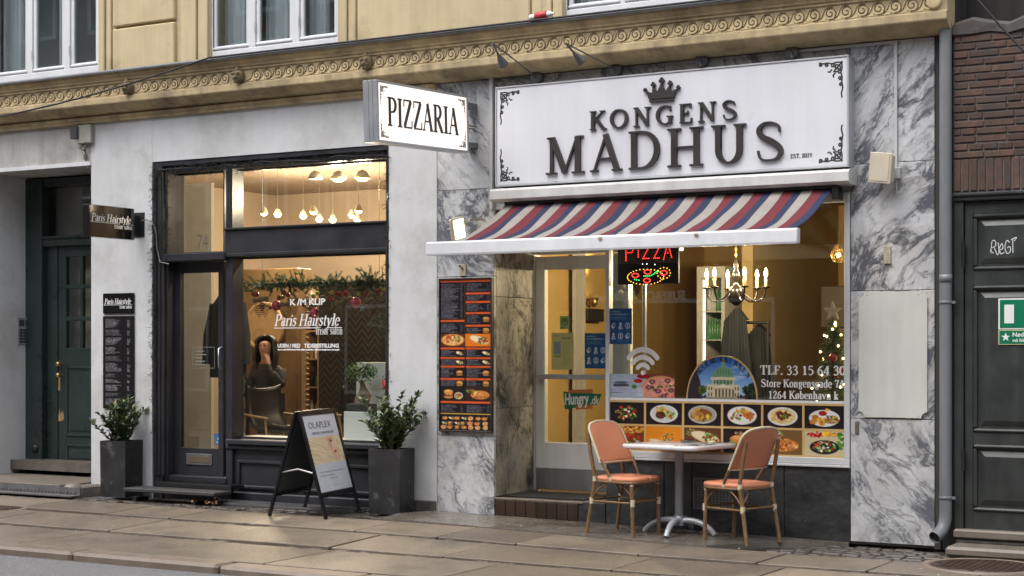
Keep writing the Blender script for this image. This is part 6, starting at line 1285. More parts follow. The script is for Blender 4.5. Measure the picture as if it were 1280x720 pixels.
# wall bits
MB().box(FX(1105), FX(1114), -.012, -.0005, FZ(1110, 330), FZ(1110, 308), .003).build('wall_mount_plate', M('rusted cream', (.42, .37, .28), .6, var=.4, vs=40), None, label='small rusted mounting plate on the right marble pillar', cat='plate')
MB().box(FX(575), FX(583), -.012, -.0005, FZ(579, 345), FZ(579, 330), .003).tube([(FX(579), -.01, FZ(579, 336)), (FX(573, -.07), -.07, FZ(573, 331, -.07))], .009, 7).build('wall_hook', M('rusted cream', (.42, .37, .28), .6), None, label='stub of an old wall hook above the menu board', cat='hook')
m = MB()
for px, py in ((1069, 536), ): m.box(FX(px), FX(px+5), -.008, -.0005, FZ(px, py+7), FZ(px, py-9), .002)
m.build('wall_bracket', M('rusty steel', (.14, .12, .10), .6, var=.4, vs=40), None, label='little rusty bracket at the left edge of the right pillar', cat='bracket')
# blank plaque with notched corners
x0, x1, z0, z1 = FX(1074), FX(1159.5), FZ(1117, 522), FZ(1117, 364.5); nt_ = .045
P = []
for cx_, cz_, a0 in ((x0, z0, 90), (x1, z0, 180), (x1, z1, 270), (x0, z1, 360)): P += [(cx_+nt_*math.cos(R(a0-90*i/5)), cz_+nt_*math.sin(R(a0-90*i/5))) for i in range(6)]
pqm = MB().prism(P, -.014, -.001)
for q_ in ((x0+.07, z0+.02), (x1-.07, z0+.02), (x0+.07, z1-.02), (x1-.07, z1-.02)): pqm.lathe([(.006, -.014), (.005, -.017), (.0001, -.0175)], (q_[0], 0, q_[1]), 8, axis='y')
pqm.build('blank_plaque', M('dirty cream enamel', (.62, .63, .59), .35, var=.07, vs=3, streak=.08, dirt=((.3, .3, .26), .66, .9, 2.5)), None, label='blank off-white plaque with notched corners on the right marble pillar', cat='plaque')
# junction box on the lintel
t = thing('junction_box', 'grey electrical junction box with dangling cables under the cornice', 'junction box', (FX(100, -.04), 0, FZ(100, 181)))
MB().box(FX(97, -.06), FX(113, -.06), -.06, -.001, FZ(105, 180), FZ(105, 157), .006).build('box', M('aged grey plastic', (.33, .32, .28), .6, var=.25, vs=12), t)
MB().box(FX(88, -.08), FX(96.5, -.08), -.09, -.001, FZ(93, 175), FZ(93, 160), .006).build('meter', M('dark plastic', (.05, .052, .055), .5), t)
xg = FX(104, -.04); MB().tube([(xg, -.03, FZ(104, 180)), (xg-.05, -.04, FZ(104, 186)), (xg, -.03, FZ(104, 189)), (xg+.05, -.03, FZ(104, 183))], .007, 6).tube([(FX(108), -.015, FZ(108, 187)), (FX(108), -.012, FZ(108, 200)), (FX(111), -.012, FZ(111, 211))], .008, 6).box(FX(107), FX(110), -.03, -.01, FZ(108, 200), FZ(108, 193)).build('cable', M('grey cable', (.12, .11, .10), .6), t)
# cables
blkc = M('black cable', (.012, .012, .014), .5)
def wire(pts, r, label): MB().tube(pts, r, 6).build('cable', blkc, None, label=label, cat='cable')
p0 = Vector((FX(-30, -.33), -.33, FZ(-30, 152, -.33))); p1 = Vector((FX(262, -.31), -.31, FZ(262, 72, -.31)))
wire([p0.lerp(p1, i/8)+Vector((0, 0, -.05*math.sin(math.pi*i/8))) for i in range(9)], .009, 'black cable sagging across the scroll frieze on the left')
wire([(FX(262, -.30), -.302, ZM+.40), (FX(500, -.30), -.302, ZM+.398), (FX(800, -.30), -.302, ZM+.40), (FX(1000, -.3), -.302, ZM+.398)], .010, 'black cable lying along the zinc edge of the cornice')
wire([(FX(1205, -.6), -.6, FZ(1205, -20, -.6)), (FX(1250, -.6), -.6, FZ(1250, 32, -.6)), (FX(1310, -.6), -.6, FZ(1310, 96, -.6))], .009, 'black overhead cable crossing in front of the brick wall')
# red plug on the ledge
pr_ = thing('power_plug', 'red and white industrial power plug lying on the cornice ledge', 'plug', (FX(677, -.27), -.27, ZM+.405)); pr_.rotation_euler = (0, R(-5), R(4))
MB().lathe([(.03, -.055), (.034, -.05), (.034, .05), (.028, .055)], (0, 0, .034), 12, axis='x').build('body', M('plug red', (.42, .02, .03), .4), pr_, False)
MB().lathe([(.018, -.11), (.026, -.10), (.027, -.056)], (0, 0, .034), 12, axis='x').lathe([(.024, .056), (.024, .085), (.012, .10), (.012, .12)], (0, 0, .034), 12, axis='x').build('sleeve', lw, pr_, False)

# ================================================================== bistro chairs and table
bam = M('bamboo brown', (.20, .115, .05), .42, var=.35, vs=25, streak=.15); cream_b = M('cream binding', (.56, .48, .34), .5, var=.12, vs=30)
def weave(name):
    m, t, n, L, out = newmat(name); p = n.new('ShaderNodeBsdfPrincipled'); p.inputs['Roughness'].default_value = .55; L.new(p.outputs[0], out.inputs[0])
    tc = n.new('ShaderNodeTexCoord'); mp = n.new('ShaderNodeMapping'); mp.inputs['Scale'].default_value = (95, 95, 95); mp.inputs['Rotation'].default_value = (0, 0, R(45)); L.new(tc.outputs['UV'], mp.inputs[0])
    ck = n.new('ShaderNodeTexChecker'); ck.inputs['Scale'].default_value = 1; ck.inputs[1].default_value = (.58, .205, .105, 1); ck.inputs[2].default_value = (.66, .28, .165, 1); L.new(mp.outputs[0], ck.inputs[0])
    L.new(ck.outputs[0], p.inputs['Base Color']); b = n.new('ShaderNodeBump'); b.inputs['Strength'].default_value = .3; b.inputs['Distance'].default_value = .002; L.new(ck.outputs[1], b.inputs['Height']); L.new(b.outputs[0], p.inputs['Normal']); return m
wv = weave('coral weave')
def grid_obj(name, pts2, th, parent, uvs, mat):
    """closed thin shell from a grid of points (rows of equal length) with uv"""
    nr, nc = len(pts2), len(pts2[0]); vs = [p for r in pts2 for p in r]; fs = [(j*nc+i, j*nc+i+1, (j+1)*nc+i+1, (j+1)*nc+i) for j in range(nr-1) for i in range(nc-1)]
    me = bpy.data.meshes.new(name); me.from_pydata([tuple(v) for v in vs], [], fs); uv = me.uv_layers.new(name='UVMap'); fl = [q for r in uvs for q in r]
    for lp in me.loops: uv.data[lp.index].uv = fl[lp.vertex_index]
    me.polygons.foreach_set('use_smooth', [True]*len(fs)); me.materials.append(mat); o = obj(name, me, parent, False); s = o.modifiers.new('thick', 'SOLIDIFY'); s.thickness = th; s.offset = 0; return o
def chair(label, loc, rz):
    t = thing('bistro_chair', label, 'chair', loc, rz, 'bistro chairs at the pavement table')       # faces local +x
    SH, BH = .455, .90
    lay = lambda z: -.185-(z-SH)*.20 if z > SH else -.185-(SH-z)*.17      # rear tube line: x by height
    # legs
    for s in (1, -1):
        leg = MB().tube([(.185, s*.175, .0), (.175, s*.175, .25), (.165, s*.172, SH-.02)], [.016, .0165, .017], 10).build('leg', bam, t, False)
        MB().lathe([(.0185, .15), (.0185, .205)], (.18, s*.175, .09), 10).build('binding', cream_b, leg, False); MB().lathe([(.018, 0), (.018, .035)], (.168, s*.172, SH-.055), 10).build('binding', cream_b, leg, False)
        P = [(lay(0), s*.20, 0), (lay(.25), s*.192, .25), (lay(SH), s*.19, SH), (lay(.65), s*.198, .65), (lay(.80), s*.192, .80)]
        leg = MB().tube([Vector(q) for q in P], [.016, .0165, .017, .0165, .0155], 10).build('leg', bam, t, False)
        MB().lathe([(.0185, 0), (.0185, .05)], (lay(.27), s*.192, .245), 10).build('binding', cream_b, leg, False); MB().lathe([(.0185, 0), (.0185, .04)], (lay(SH)-.002, s*.19, SH-.03), 10).build('binding', cream_b, leg, False)
        MB().tube([(-.02, s*.19, SH-.005), (-.075, s*.205, .54), (-.115, s*.218, .60)], .0125, 8).build('back_brace', bam, t, False)
        MB().lathe([(.016, 0), (.016, .035)], (-.025, s*.189, SH-.02), 10).build('binding', cream_b, t, False)
        # arched braces under the seat
        MB().tube(bez((.178, s*.175, .28), (.15, s*.175, .37), (.06, s*.178, SH-.03), (.0, s*.18, SH-.03), 8), .007, 6).build('arch_brace', bam, t, False); MB().tube(bez((lay(.28), s*.192, .28), (-.16, s*.19, .37), (-.08, s*.185, SH-.03), (-.02, s*.182, SH-.03), 8), .007, 6).build('arch_brace', bam, t, False)
        MB().tube([(.178, s*.175, .265), (lay(.265), s*.192, .265)], .0095, 8).build('stretcher', bam, t, False)
    MB().tube([(.178, -.175, .275), (.178, .175, .275)], .0095, 8).build('stretcher', bam, t, False); MB().tube([(lay(.275), -.192, .275), (lay(.275), .192, .275)], .0095, 8).build('stretcher', bam, t, False)
    MB().tube(bez((.17, -.172, .29), (.17, -.12, .39), (.17, -.06, SH-.035), (.17, 0, SH-.035), 8)+bez((.17, 0, SH-.035), (.17, .06, SH-.035), (.17, .12, .39), (.17, .172, .29), 8)[1:], .007, 6).build('arch_brace', bam, t, False); MB().tube(bez((lay(.3), -.19, .29), (lay(.4), -.12, .39), (-.19, -.06, SH-.035), (-.19, 0, SH-.035), 8)+bez((-.19, 0, SH-.035), (-.19, .06, SH-.035), (lay(.4), .12, .39), (lay(.3), .19, .29), 8)[1:], .007, 6).build('arch_brace', bam, t, False)
    # seat: rounded square, slightly dished, woven
    ring = []; n = 40
    for i in range(n):
        a = 2*math.pi*i/n; c_, s_ = math.cos(a), math.sin(a); r = .215/((abs(c_)**5+abs(s_)**5)**.2); ring.append((r*c_, r*s_*(.98 if c_ > 0 else .93)))
    rows_ = []; uvr = []
    for k, (sc, z) in enumerate(((.02, SH+.008), (.5, SH+.010), (.85, SH+.014), (.96, SH+.012), (1.0, SH+.0), (.985, SH-.022), (.9, SH-.028), (.02, SH-.028))):
        rows_.append([(x*sc, y*sc, z) for x, y in ring+ring[:1]]); uvr.append([(x*sc+(0 if k < 4 else 0), y*sc) if k < 5 else (i*.033, z) for i, (x, y) in enumerate(ring+ring[:1])])
    grid_obj('seat', rows_, .001, t, uvr, wv)
    MB().tube([(x*.97, y*.97, SH-.030) for x, y in ring], .011, 6, closed=True).build('seat_rail', bam, t, False)
    # backrest: tapered panel with round shoulders, curved and leaning
    def bpnt(u, v):          # u -1..1 across, v 0..1 up
        z = .575+(BH-.575)*v; w = .222-.012*v; lim = 1.0
        if v > .68: q = (v-.68)/.32; lim = max(.02, (1-q**2.9))**(1/2.9)
        y = u*w*lim; return Vector((-.105-(z-.575)*.46-.028*(1-(y/.222)**2), y, z))
    NU, NV = 14, 14; rows_ = [[bpnt(-1+2*i/NU, j/NV*.999) for i in range(NU+1)] for j in range(NV+1)]; uvr = [[(p.y, p.z) for p in r] for r in rows_]
    grid_obj('backrest', rows_, .012, t, uvr, wv)
    edge = [bpnt(-1, j/24*.999) for j in range(25)]+[bpnt(-1+2*i/10, .999) for i in range(1, 10)]+[bpnt(1, j/24*.999) for j in range(24, -1, -1)]
    MB().tube(edge, .0105, 8).tube([bpnt(-1+2*i/10, 0) for i in range(11)], .0095, 8).build('back_trim', cream_b, t, False)
    return t
def place(f1, f2, f3, f4):   # rear-near, front-near, rear-far, front-far feet (pixels)
    a, b, c_, d = [GP(*q, .012) for q in (f1, f2, f3, f4)]; cen = (a+b+c_+d)/4; v = ((b-a)+(d-c_)); return (cen.x, cen.y, cen.z+.004), math.atan2(v.y, v.x)
l1, r1 = place((732, 668), (795.5, 674), (764, 661.5), (827.5, 666.5)); l2, r2 = place((947.8, 683), (879, 678.5), (981, 677.5), (914.7, 672))
print('chairs', l1, math.degrees(r1), l2, math.degrees(r2))
r1, r2 = R(-11), R(180-18); l1 = (l1[0]+.035, l1[1], l1[2]); l2 = (l2[0]-.06, l2[1], l2[2])
chair('coral woven bistro chair left of the table facing right', l1, r1)
chair('coral woven bistro chair right of the table seen from behind', l2, r2)
tc_ = GP(849, 668.5, .014)
TB = thing('bistro_table', 'square white table on a grey metal column with four curved feet', 'table', (tc_.x, tc_.y, tc_.z+.002), R(-8))
TZ = .735
m = MB(); hw = .35; ringp = []
for i in range(48):
    a = 2*math.pi*(i+.5)/48; c_, s_ = math.cos(a), math.sin(a); r = hw/((abs(c_)**22+abs(s_)**22)**(1/22)); ringp.append((r*c_, r*s_))
prf = [(.0001, TZ), (.97, TZ), (.99, TZ-.004), (1.0, TZ-.012), (.995, TZ-.03), (.97, TZ-.036), (.0001, TZ-.036)]
vs = [(x*s, y*s, z) for s, z in prf for x, y in ringp]; m.add(vs, [(j*48+i, j*48+(i+1) % 48, (j+1)*48+(i+1) % 48, (j+1)*48+i) for j in range(len(prf)-1) for i in range(48)], True)
m.build('tabletop', M('white werzalit', (.66, .66, .67), .25, var=.04, coat=.3), TB, False)
colm = M('column grey', (.27, .29, .31), .38, metal=.5, var=.1)
MB().lathe([(.034, .085), (.036, .09), (.036, TZ-.04)], n=18).lathe([(.12, TZ-.044), (.12, TZ-.037)], n=18).lathe([(.045, .075), (.045, .15), (.037, .155)], n=18).build('column', colm, TB, False)
foot_m = M('foot light grey', (.40, .43, .46), .4, metal=.3, var=.08)
for i in range(4):
    a = R(-78+90*i); dx_, dy_ = math.cos(a), math.sin(a)
    P = bez((.03*dx_, .03*dy_, .115), (.14*dx_, .14*dy_, .13), (.25*dx_, .25*dy_, .09), (.30*dx_, .30*dy_, .012), 10)
    MB().tube(P, [.026, .026, .026, .025, .025, .024, .024, .023, .023, .022, .022], 10).build('foot', foot_m, TB, False)
# crumpled printed paper under the glass edge of the top
P0 = TB
rg = random.Random(12); m = MB()
def tl(x, y, z): v = Matrix.Translation((tc_.x, tc_.y, tc_.z+.002)) @ Matrix.Rotation(R(-8), 4, 'Z') @ Vector((x, y, z)); return v
m = MB()
for i in range(26):
    c0_ = (rg.uniform(.12, .33), rg.uniform(-.26, .26)); a = rg.uniform(0, 3.1); L_ = rg.uniform(.02, .07)
    p_, q_ = (c0_[0]-math.cos(a)*L_, c0_[1]-math.sin(a)*L_), (c0_[0]+math.cos(a)*L_, c0_[1]+math.sin(a)*L_)
    p_ = (min(p_[0], .333), p_[1]); q_ = (min(q_[0], .333), q_[1]); m.tube([(p_[0], p_[1], TZ+.0006), ((p_[0]+q_[0])/2+rg.uniform(-.01, .01), (p_[1]+q_[1])/2, TZ+.0008), (q_[0], q_[1], TZ+.0006)], .0022, 4)
m.build('scratch_marks', M('dark scuffs', (.05, .05, .06), .6), TB, False)
nk = thing('ashtray', 'small flat glass ashtray lying on the white table', 'ashtray', tuple(tl(-.02, .16, TZ)))
MB().lathe([(.055, 0), (.06, .004), (.062, .022), (.056, .022), (.052, .008), (.0001, .007)], n=16).build('dish', glass('ashtray glass', (.75, .8, .8), 1.6), nk, False)

# ================================================================== planters with shrubs
pl_m = M('dark fibre cement', (.026, .026, .028), .55, var=.45, vs=5, bump=.5, bs=40, streak=.3, dirt=((.14, .14, .14), .56, .74, 7))
leaf_ms = [M('shrub leaf dark', (.040, .075, .026), .45, var=.35, vs=30), M('shrub leaf pale', (.10, .15, .06), .45, var=.35, vs=30), M('shrub leaf yellow', (.22, .22, .08), .5, var=.3, vs=30)]
def leafq(mb, c, d, L, w, up):
    d = d.normalized(); s = d.cross(up); s = s.normalized() if s.length > 1e-4 else Vector((1, 0, 0)); nrm = s.cross(d)
    b = c; m_ = c+d*L*.5+nrm*L*.06; tip = c+d*L-nrm*L*.05
    mb.add([b, m_+s*w, tip, m_-s*w, m_-nrm*w*.25], [(0, 4, 1), (1, 4, 2), (2, 4, 3), (3, 4, 0)])
def shrub(parent, base, h, spread, nst, seed, leaves=10, L0=.072):
    rg = random.Random(seed); fol = [MB(), MB(), MB()]; stem = MB()
    for i in range(nst):
        a = rg.uniform(0, 6.283); lean = rg.uniform(.15, 1)*spread; hh = h*rg.uniform(.45, 1.0)*(1-.25*lean/spread*rg.random())
        p0 = Vector((rg.gauss(0, .035), rg.gauss(0, .035), 0))+base; tip = p0+Vector((math.cos(a)*lean, math.sin(a)*lean*.9, hh)); P = bez(p0, p0+Vector((0, 0, hh*.35)), tip-Vector((math.cos(a)*lean*.4, math.sin(a)*lean*.4, hh*.35)), tip, 8)
        stem.tube(P, [.006*(1-.09*k) for k in range(9)], 5)
        for k in range(2, 9):
            for q in range(leaves//2 if k < 8 else leaves):
                b = rg.uniform(0, 6.283); ax = (P[k]-P[k-1]).normalized(); o = Vector((math.cos(b), math.sin(b), 0)); d = (ax*rg.uniform(.3, 1.1)+o*rg.uniform(.5, 1.0)); c_ = P[k-1].lerp(P[k], rg.random())
                leafq(rg.choices(fol, (5, 4, 1.2))[0], c_, d, L0*rg.uniform(.7, 1.25), L0*.19*rg.uniform(.8, 1.2), Vector((rg.gauss(0, .3), rg.gauss(0, .3), 1)))
    stem.build('stem', M('woody stem', (.07, .05, .03), .8), parent, False)
    for mb_, mt in zip(fol, leaf_ms): o = mb_.build('foliage', mt, parent, False); o['kind'] = 'stuff'
def planter(px, Yc, w, ht, rz, label, plabel, seed, h, spread, nst):
    X = FX(px, Yc); zg0_ = gz(X, Yc); t = thing('planter', label, 'planter', (X, Yc, zg0_), R(rz)); w_ = w/2; tap = .97
    vs = [(sx*w_*s, sy*w_*s, z) for s, z in ((tap, 0), (1, ht), (.90, ht), (.90, ht-.06)) for sx, sy in ((-1, -1), (1, -1), (1, 1), (-1, 1))]
    MB().add(vs, [(4*j+i, 4*j+(i+1) % 4, 4*j+4+(i+1) % 4, 4*j+4+i) for j in range(3) for i in range(4)]+[(12, 13, 14, 15), (3, 2, 1, 0)]).build('box', pl_m, t, False)
    MB().box(-w_*.9, w_*.9, -w_*.9, w_*.9, ht-.075, ht-.05).build('soil', M('soil', (.03, .02, .014), .9, bump=.8, bs=60), t, False)
    s = thing('potted_shrub', plabel, 'plant', (X, Yc, zg0_+ht-.05)); shrub(s, Vector((0, 0, 0)), h, spread, nst, seed)
planter(152, -.23, .30, .555, 8, 'tall dark square planter beside the green door', 'leafy green shrub in the planter by the price list', 21, .48, .25, 32)
planter(489.5, -.235, .31, .575, 8, 'tall dark square planter in front of the salon window', 'bushy green shrub in the planter next to the menu board', 22, .56, .29, 38)

# ================================================================== A-frame board
A_, B_, C_, D_ = GP(337, 645), GP(405.5, 649), GP(380.5, 634.5), GP(451, 639)
AF = thing('pavement_sign', 'black A-frame pavement sign with a hair care poster', 'sign', tuple((A_+B_+C_+D_)/4))
midBD, midAC = (B_+D_)/2, (A_+C_)/2; ctr = (midBD+midAC)/2; wdir = ((D_-B_)+(C_-A_)).normalized(); wlen = ((D_-B_).length+(C_-A_).length)/2
apex = ctr+Vector((0, 0, 1.0))
tt_ = _t(390, ctr.y); apex.z = H+(HY-513)*tt_/F
print('aframe', wlen, apex.z, (midBD-midAC).length)
fr_m = M('black frame profile', (.014, .014, .016), .3, metal=.3, var=.2)
def panel(mid, sgn, poster):
    T0, T1 = apex-wdir*wlen/2+(mid-ctr)*.06, apex+wdir*wlen/2+(mid-ctr)*.06; F0, F1 = mid-wdir*wlen/2, mid+wdir*wlen/2
    dn = (F0-T0).normalized(); Lg = (F0-T0).length; nr = wdir.cross(dn).normalized(); nr = nr if nr.dot(mid-ctr) > 0 else -nr
    pt = lambda u, v, o=0: T0+wdir*wlen*u+dn*Lg*v+nr*o
    for u in (0.02, .98): 
        m = MB(); a, b = pt(u, 0), pt(u, 1.0); w = wdir*.016; o = nr*.011
        m.add([a-w-o, a+w-o, a+w+o, a-w+o, b-w-o, b+w-o, b+w+o, b-w+o], [(0, 1, 2, 3), (4, 5, 6, 7), (0, 1, 5, 4), (1, 2, 6, 5), (2, 3, 7, 6), (3, 0, 4, 7)]); m.build('leg', fr_m, AF)
    for v0, v1 in ((-.005, .035), (.77, .81)):
        m = MB(); c8 = [pt(u, v, o) for o in (-.009, .009) for u, v in ((.03, v0), (.97, v0), (.97, v1), (.03, v1))]; m.add(c8, [(0, 1, 2, 3), (4, 5, 6, 7), (0, 1, 5, 4), (1, 2, 6, 5), (2, 3, 7, 6), (3, 0, 4, 7)]); m.build('rail', fr_m, AF)
    c8 = [pt(u, v, o) for o in (-.004, .003) for u, v in ((.03, .035), (.97, .035), (.97, .77), (.03, .77))]; m = MB().add(c8, [(0, 1, 2, 3), (4, 5, 6, 7), (0, 1, 5, 4), (1, 2, 6, 5), (2, 3, 7, 6), (3, 0, 4, 7)]); m.build('back_board', M('grey back board', (.085, .095, .10), .35, var=.2), AF)
    return pt, nr
panel(midAC, -1, False); pt, nr = panel(midBD, 1, True)
c = Cv(90, 132, (214, 218, 226)); rg = random.Random(2)
hair = [(214, 190, 150), (232, 214, 180), (192, 164, 122), (242, 230, 205)]
c.rect(0, 38, 90, 84, (220, 200, 165))
for _ in range(260): y = rg.uniform(38, 84); x = rg.uniform(0, 62); c.ell(x, y, rg.uniform(6, 16), rg.uniform(.3, .8), rg.choice(hair), .28+.004*x, .6)
c.ell(64, 58, 11, 24, (226, 178, 152), -.28); c.ell(70, 60, 7, 17, (236, 196, 172), -.28); c.ell(58, 52, 3.5, 10, (196, 145, 118), -.3, .6)
c.ell(62, 47, 4, 1.8, (88, 60, 48), -.1); c.ell(62.5, 47.3, 1.6, 1.2, (40, 45, 60)); c.ell(61, 43, 5, .9, (150, 110, 80), -.15); c.ell(69, 56, 1.8, 4.5, (242, 206, 184), -.25); c.ell(68, 60, 1.4, .8, (170, 110, 95)); c.ell(67.5, 66, 4, 2.6, (200, 80, 82), -.15); c.ell(67.5, 66, 3, .6, (130, 40, 45), -.15)
for _ in range(110): y = rg.uniform(38, 84); c.ell(rg.uniform(76, 92), y, rg.uniform(1, 3), rg.uniform(5, 9), rg.choice(hair), -.25, .7)
c.rect(0, 84, 90, 132, (206, 210, 220)); c.rect(0, 30, 90, 38, (214, 218, 226))
for _ in range(80): x = rg.uniform(0, 90); c.ell(x, rg.uniform(95, 132), .5, rg.uniform(5, 16), rg.choice([(190, 195, 206), (222, 226, 234)]), 0, .6)
c.lines(12, 84, 97, 101, 1, (110, 112, 122), rg, 1, .7); c.lines(10, 86, 103, 107, 1, (110, 112, 122), rg, 1, .7); c.lines(34, 58, 109, 113, 1, (110, 112, 122), rg, 1, .7); c.lines(38, 84, 122, 124, 1, (140, 142, 150), rg, 1, .5)
me = c.mesh('poster', lambda u, v: tuple(pt(.05+.90*u, .045+.715*(1-v), .0045)), printmat('poster paper', .4)); obj('poster', me, AF)
def onposter(mb, u0, v0, L_, name):   # local text x,z -> panel
    Tm = []
    for (x, y, z) in mb.v: Tm.append(tuple(pt(u0, v0, .0058)+wdir*x-((pt(0, 1)-pt(0, 0)).normalized())*z+nr*(-y)))
    mb.v = Tm; mb.build(name, M('poster ink', (.03, .03, .04), .5), AF)
onposter(sans('OLAPLEX', .062, width=wlen*.62, bold=-.012), .16, .165, 0, 'lettering'); onposter(sans('OFFICIEL FORHANDLER', .024, width=wlen*.60, bold=-.01), .20, .225, 0, 'lettering')
a, b = midAC.lerp(apex, .42), midBD.lerp(apex, .42); 
m = MB()
for s in (-.46, .46): m.tube([a+wdir*wlen*s, (a+b)/2+wdir*wlen*s+Vector((0, 0, .035)), b+wdir*wlen*s], .008, 6)
m.build('hinge_stay', alu, AF)
# ================================================================== salon interior
tan = M('salon wall', (.50, .40, .30), .85, var=.06, vs=1); dkw = M('dark salon wall', (.05, .04, .035), .7, var=.2); woodf = M('grey wood floor', (.13, .11, .095), .5, var=.35, vs=9, streak=.2); wood = M('light wood', (.38, .24, .12), .5, var=.2, vs=14)
sx0, sx1 = -15.4, xA-.02
for nm, b in (('salon_floor', (sx0, sx1, .42, 7.3, .2, .3)), ('salon_back_wall', (sx0, sx1, 7.2, 7.3, .3, 3.84)), ('salon_side_wall', (sx0-.1, sx0, .95, 7.3, .3, 3.84)), ('salon_party_wall', (sx1-.05, sx1, .40, 7.2, .3, 3.84)), ('salon_ceiling', (sx0, sx1, .42, 7.3, 3.84, 3.9)), ('salon_front_wall', (sx0, xE1+.25, .92, .98, .3, 3.84))):
    struct(nm, MB().box(*b), woodf if 'floor' in nm else M('salon ceiling', (.34, .26, .19), .85) if 'ceiling' in nm else tan)
struct('display_ledge', MB().box(FX(290, .24), xS1-.04, .24, 1.05, .3, zWb-.035), woodf)
ORD = ['first', 'second', 'third', 'fourth', 'fifth', 'sixth', 'seventh', 'eighth', 'ninth', 'tenth']
bulb = EM('spot bulb', (1, .78, .45), 9); spot_w = M('spot white', (.36, .30, .23), .5); spot_b = M('spot rim', (.55, .42, .2), .4, metal=.3)
def spot(px, py, z, label, on=True, big=1.0):
    t_ = (z-H)*F/(HY-py); r = (px-CX)/F; loc = (t_*(-S30+C30*r), -D+t_*(C30+S30*r), z)
    t = thing('ceiling_spot', label, 'ceiling lamp', loc, 0, 'ceiling spots in the salon')
    MB().lathe([(.015*big, .085), (.045*big, .07), (.07*big, .03), (.08*big, 0), (.07*big, .002), (.0001, .03)], n=14).build('shade', spot_w, t, False)
    MB().tube([(0, 0, .06), (0, 0, 3.84-z)], .0016, 5).build('rod', steel, t, False)
    if on:
        MB().lathe([(.062*big, -.004), (.05*big, -.022), (.0001, -.03)], n=14).build('bulb', bulb, t, False); MB().lathe([(.081*big, .0), (.084*big, .012), (.081*big, .024)], n=14).build('rim', spot_b, t, False)
        l = bpy.data.lights.new('spot_light', 'POINT'); l.energy = 27 if big < .9 else 36; l.color = (1, .80, .56); l.shadow_soft_size = .06
        lo = bpy.data.objects.new('spot_light', l); COL.objects.link(lo); lo.parent = t; lo.location = (0, 0, -.12)
spot(394, 224, 3.22, 'white unlit spot lamp high in the salon transom window', False, .95); spot(423, 224, 3.22, 'large lit spot lamp beside the unlit one in the salon transom', True, .95); spot(453, 223, 3.22, 'rightmost large lit spot lamp at the top of the salon transom', True, .95)
far_ = sorted([(330, 267), (347, 269), (379, 271), (392, 265.5), (399, 275), (416, 276), (440, 270), (448, 264), (447, 275.5)])
for i, (a, b) in enumerate(far_): spot(a, b, 3.2, ORD[i]+' from the left in the row of small lit ceiling spots deep in the salon', True, .62)
# white partition behind the salon door, warm cabinet, dark herringbone screen, toothed wood post
MB().box(FX(205, 1.9), FX(264, 1.9), 1.9, 1.95, .3, 3.4).build('partition_board', M('cool off-white board', (.72, .70, .66), .6), None, label='plain off-white board standing behind the salon door glass', cat='partition')
MB().box(FX(300, 4.2), FX(372, 4.2), 4.2, 4.5, .3, 2.55, .01).build('amber_cabinet', M('amber wood', (.15, .09, .04), .5, var=.3, vs=5), None, label='amber wooden cupboard at the back of the salon', cat='cupboard')
hs_ = thing('herringbone_screen', 'dark screen with gold herringbone lines behind the salon garland', 'screen', (FX(430, 2.3), 2.3, .3))
x0, x1, z0, z1 = FX(398, 2.3), FX(486, 2.3), .3, 2.28; MB().box(x0, x1, 2.3, 2.36, z0, z1, .004).build('panel', M('screen black', (.02, .018, .018), .5), hs_)
hb = MB(); w = .17; n_ = int((x1-x0)/w)
for i in range(n_):
    for j in range(24):
        zz_ = z0+.05+j*.08
        if zz_+.12 < z1:
            a, b = x0+i*w, x0+(i+.5)*w; hb.add([(a, 2.297, zz_), (b, 2.297, zz_+.10), (b, 2.297, zz_+.108), (a, 2.297, zz_+.008)], [(0, 1, 2, 3)]); hb.add([(b, 2.297, zz_+.10), (a+w, 2.297, zz_), (a+w, 2.297, zz_+.008), (b, 2.297, zz_+.108)], [(0, 1, 2, 3)])
hb.build('gold_lines', M('dull gold', (.22, .14, .06), .5, metal=.4), hs_)
m = MB(); px0_, px1_ = FX(377, 1.5), FX(381.5, 1.5); zc = .3; pl = [(px0_, .3), (px1_, .3)]
for i in range(34): zq_ = .3+i*.055; pl += [(px1_, zq_), (px1_+.03, zq_+.018), (px1_, zq_+.036)]
pl += [(px1_, 2.2), (px0_, 2.2)]; m.prism(pl, 1.5, 1.54); m.build('toothed_post', wood, None, label='light wooden post with a toothed edge inside the salon', cat='post')
sh = thing('product_shelf', 'shelf unit of small bottles at the back of the salon', 'shelf', (FX(360, 4.0), 4.0, .3)); rgs = random.Random(6)
q0, q1 = FX(384, 4.0), FX(402, 4.0)
MB().box(q0, q0+.03, 3.95, 4.25, .3, 2.3).box(q1-.03, q1, 3.95, 4.25, .3, 2.3).box(q0, q1, 4.25, 4.28, .3, 2.3).build('case', wood, sh)
for zz_ in (.7, 1.05, 1.4, 1.75, 2.1):
    MB().box(q0+.03, q1-.03, 3.95, 4.25, zz_-.02, zz_).build('shelf_board', wood, sh); xx_ = q0+.06
    while xx_ < q1-.06: MB().lathe([(.022, 0), (.024, .01), (.024, .12), (.008, .15), (.008, .18)], (xx_, 4.02, zz_), 8).build('bottle', rgs.choice([lw, M('bottle black', (.02, .02, .02), .3), M('bottle gold', (.4, .26, .1), .3), M('bottle green', (.05, .14, .09), .3)]), sh); xx_ += rgs.uniform(.06, .10)
mr = thing('salon_mirror', 'round gilt mirror on the amber cupboard in the salon', 'mirror', (FX(330, 4.15), 4.17, 1.5)); MB().lathe([(.30, 0), (.33, -.02), (.30, -.04), (.27, -.02)], (0, 0, .3), 26, axis='y').build('rim', wood, mr, False); MB().lathe([(.275, -.012), (.0001, -.013)], (0, 0, .3), 26, axis='y').build('mirror_glass', M('mirror silver', (.7, .7, .7), .05, metal=1), mr, False)
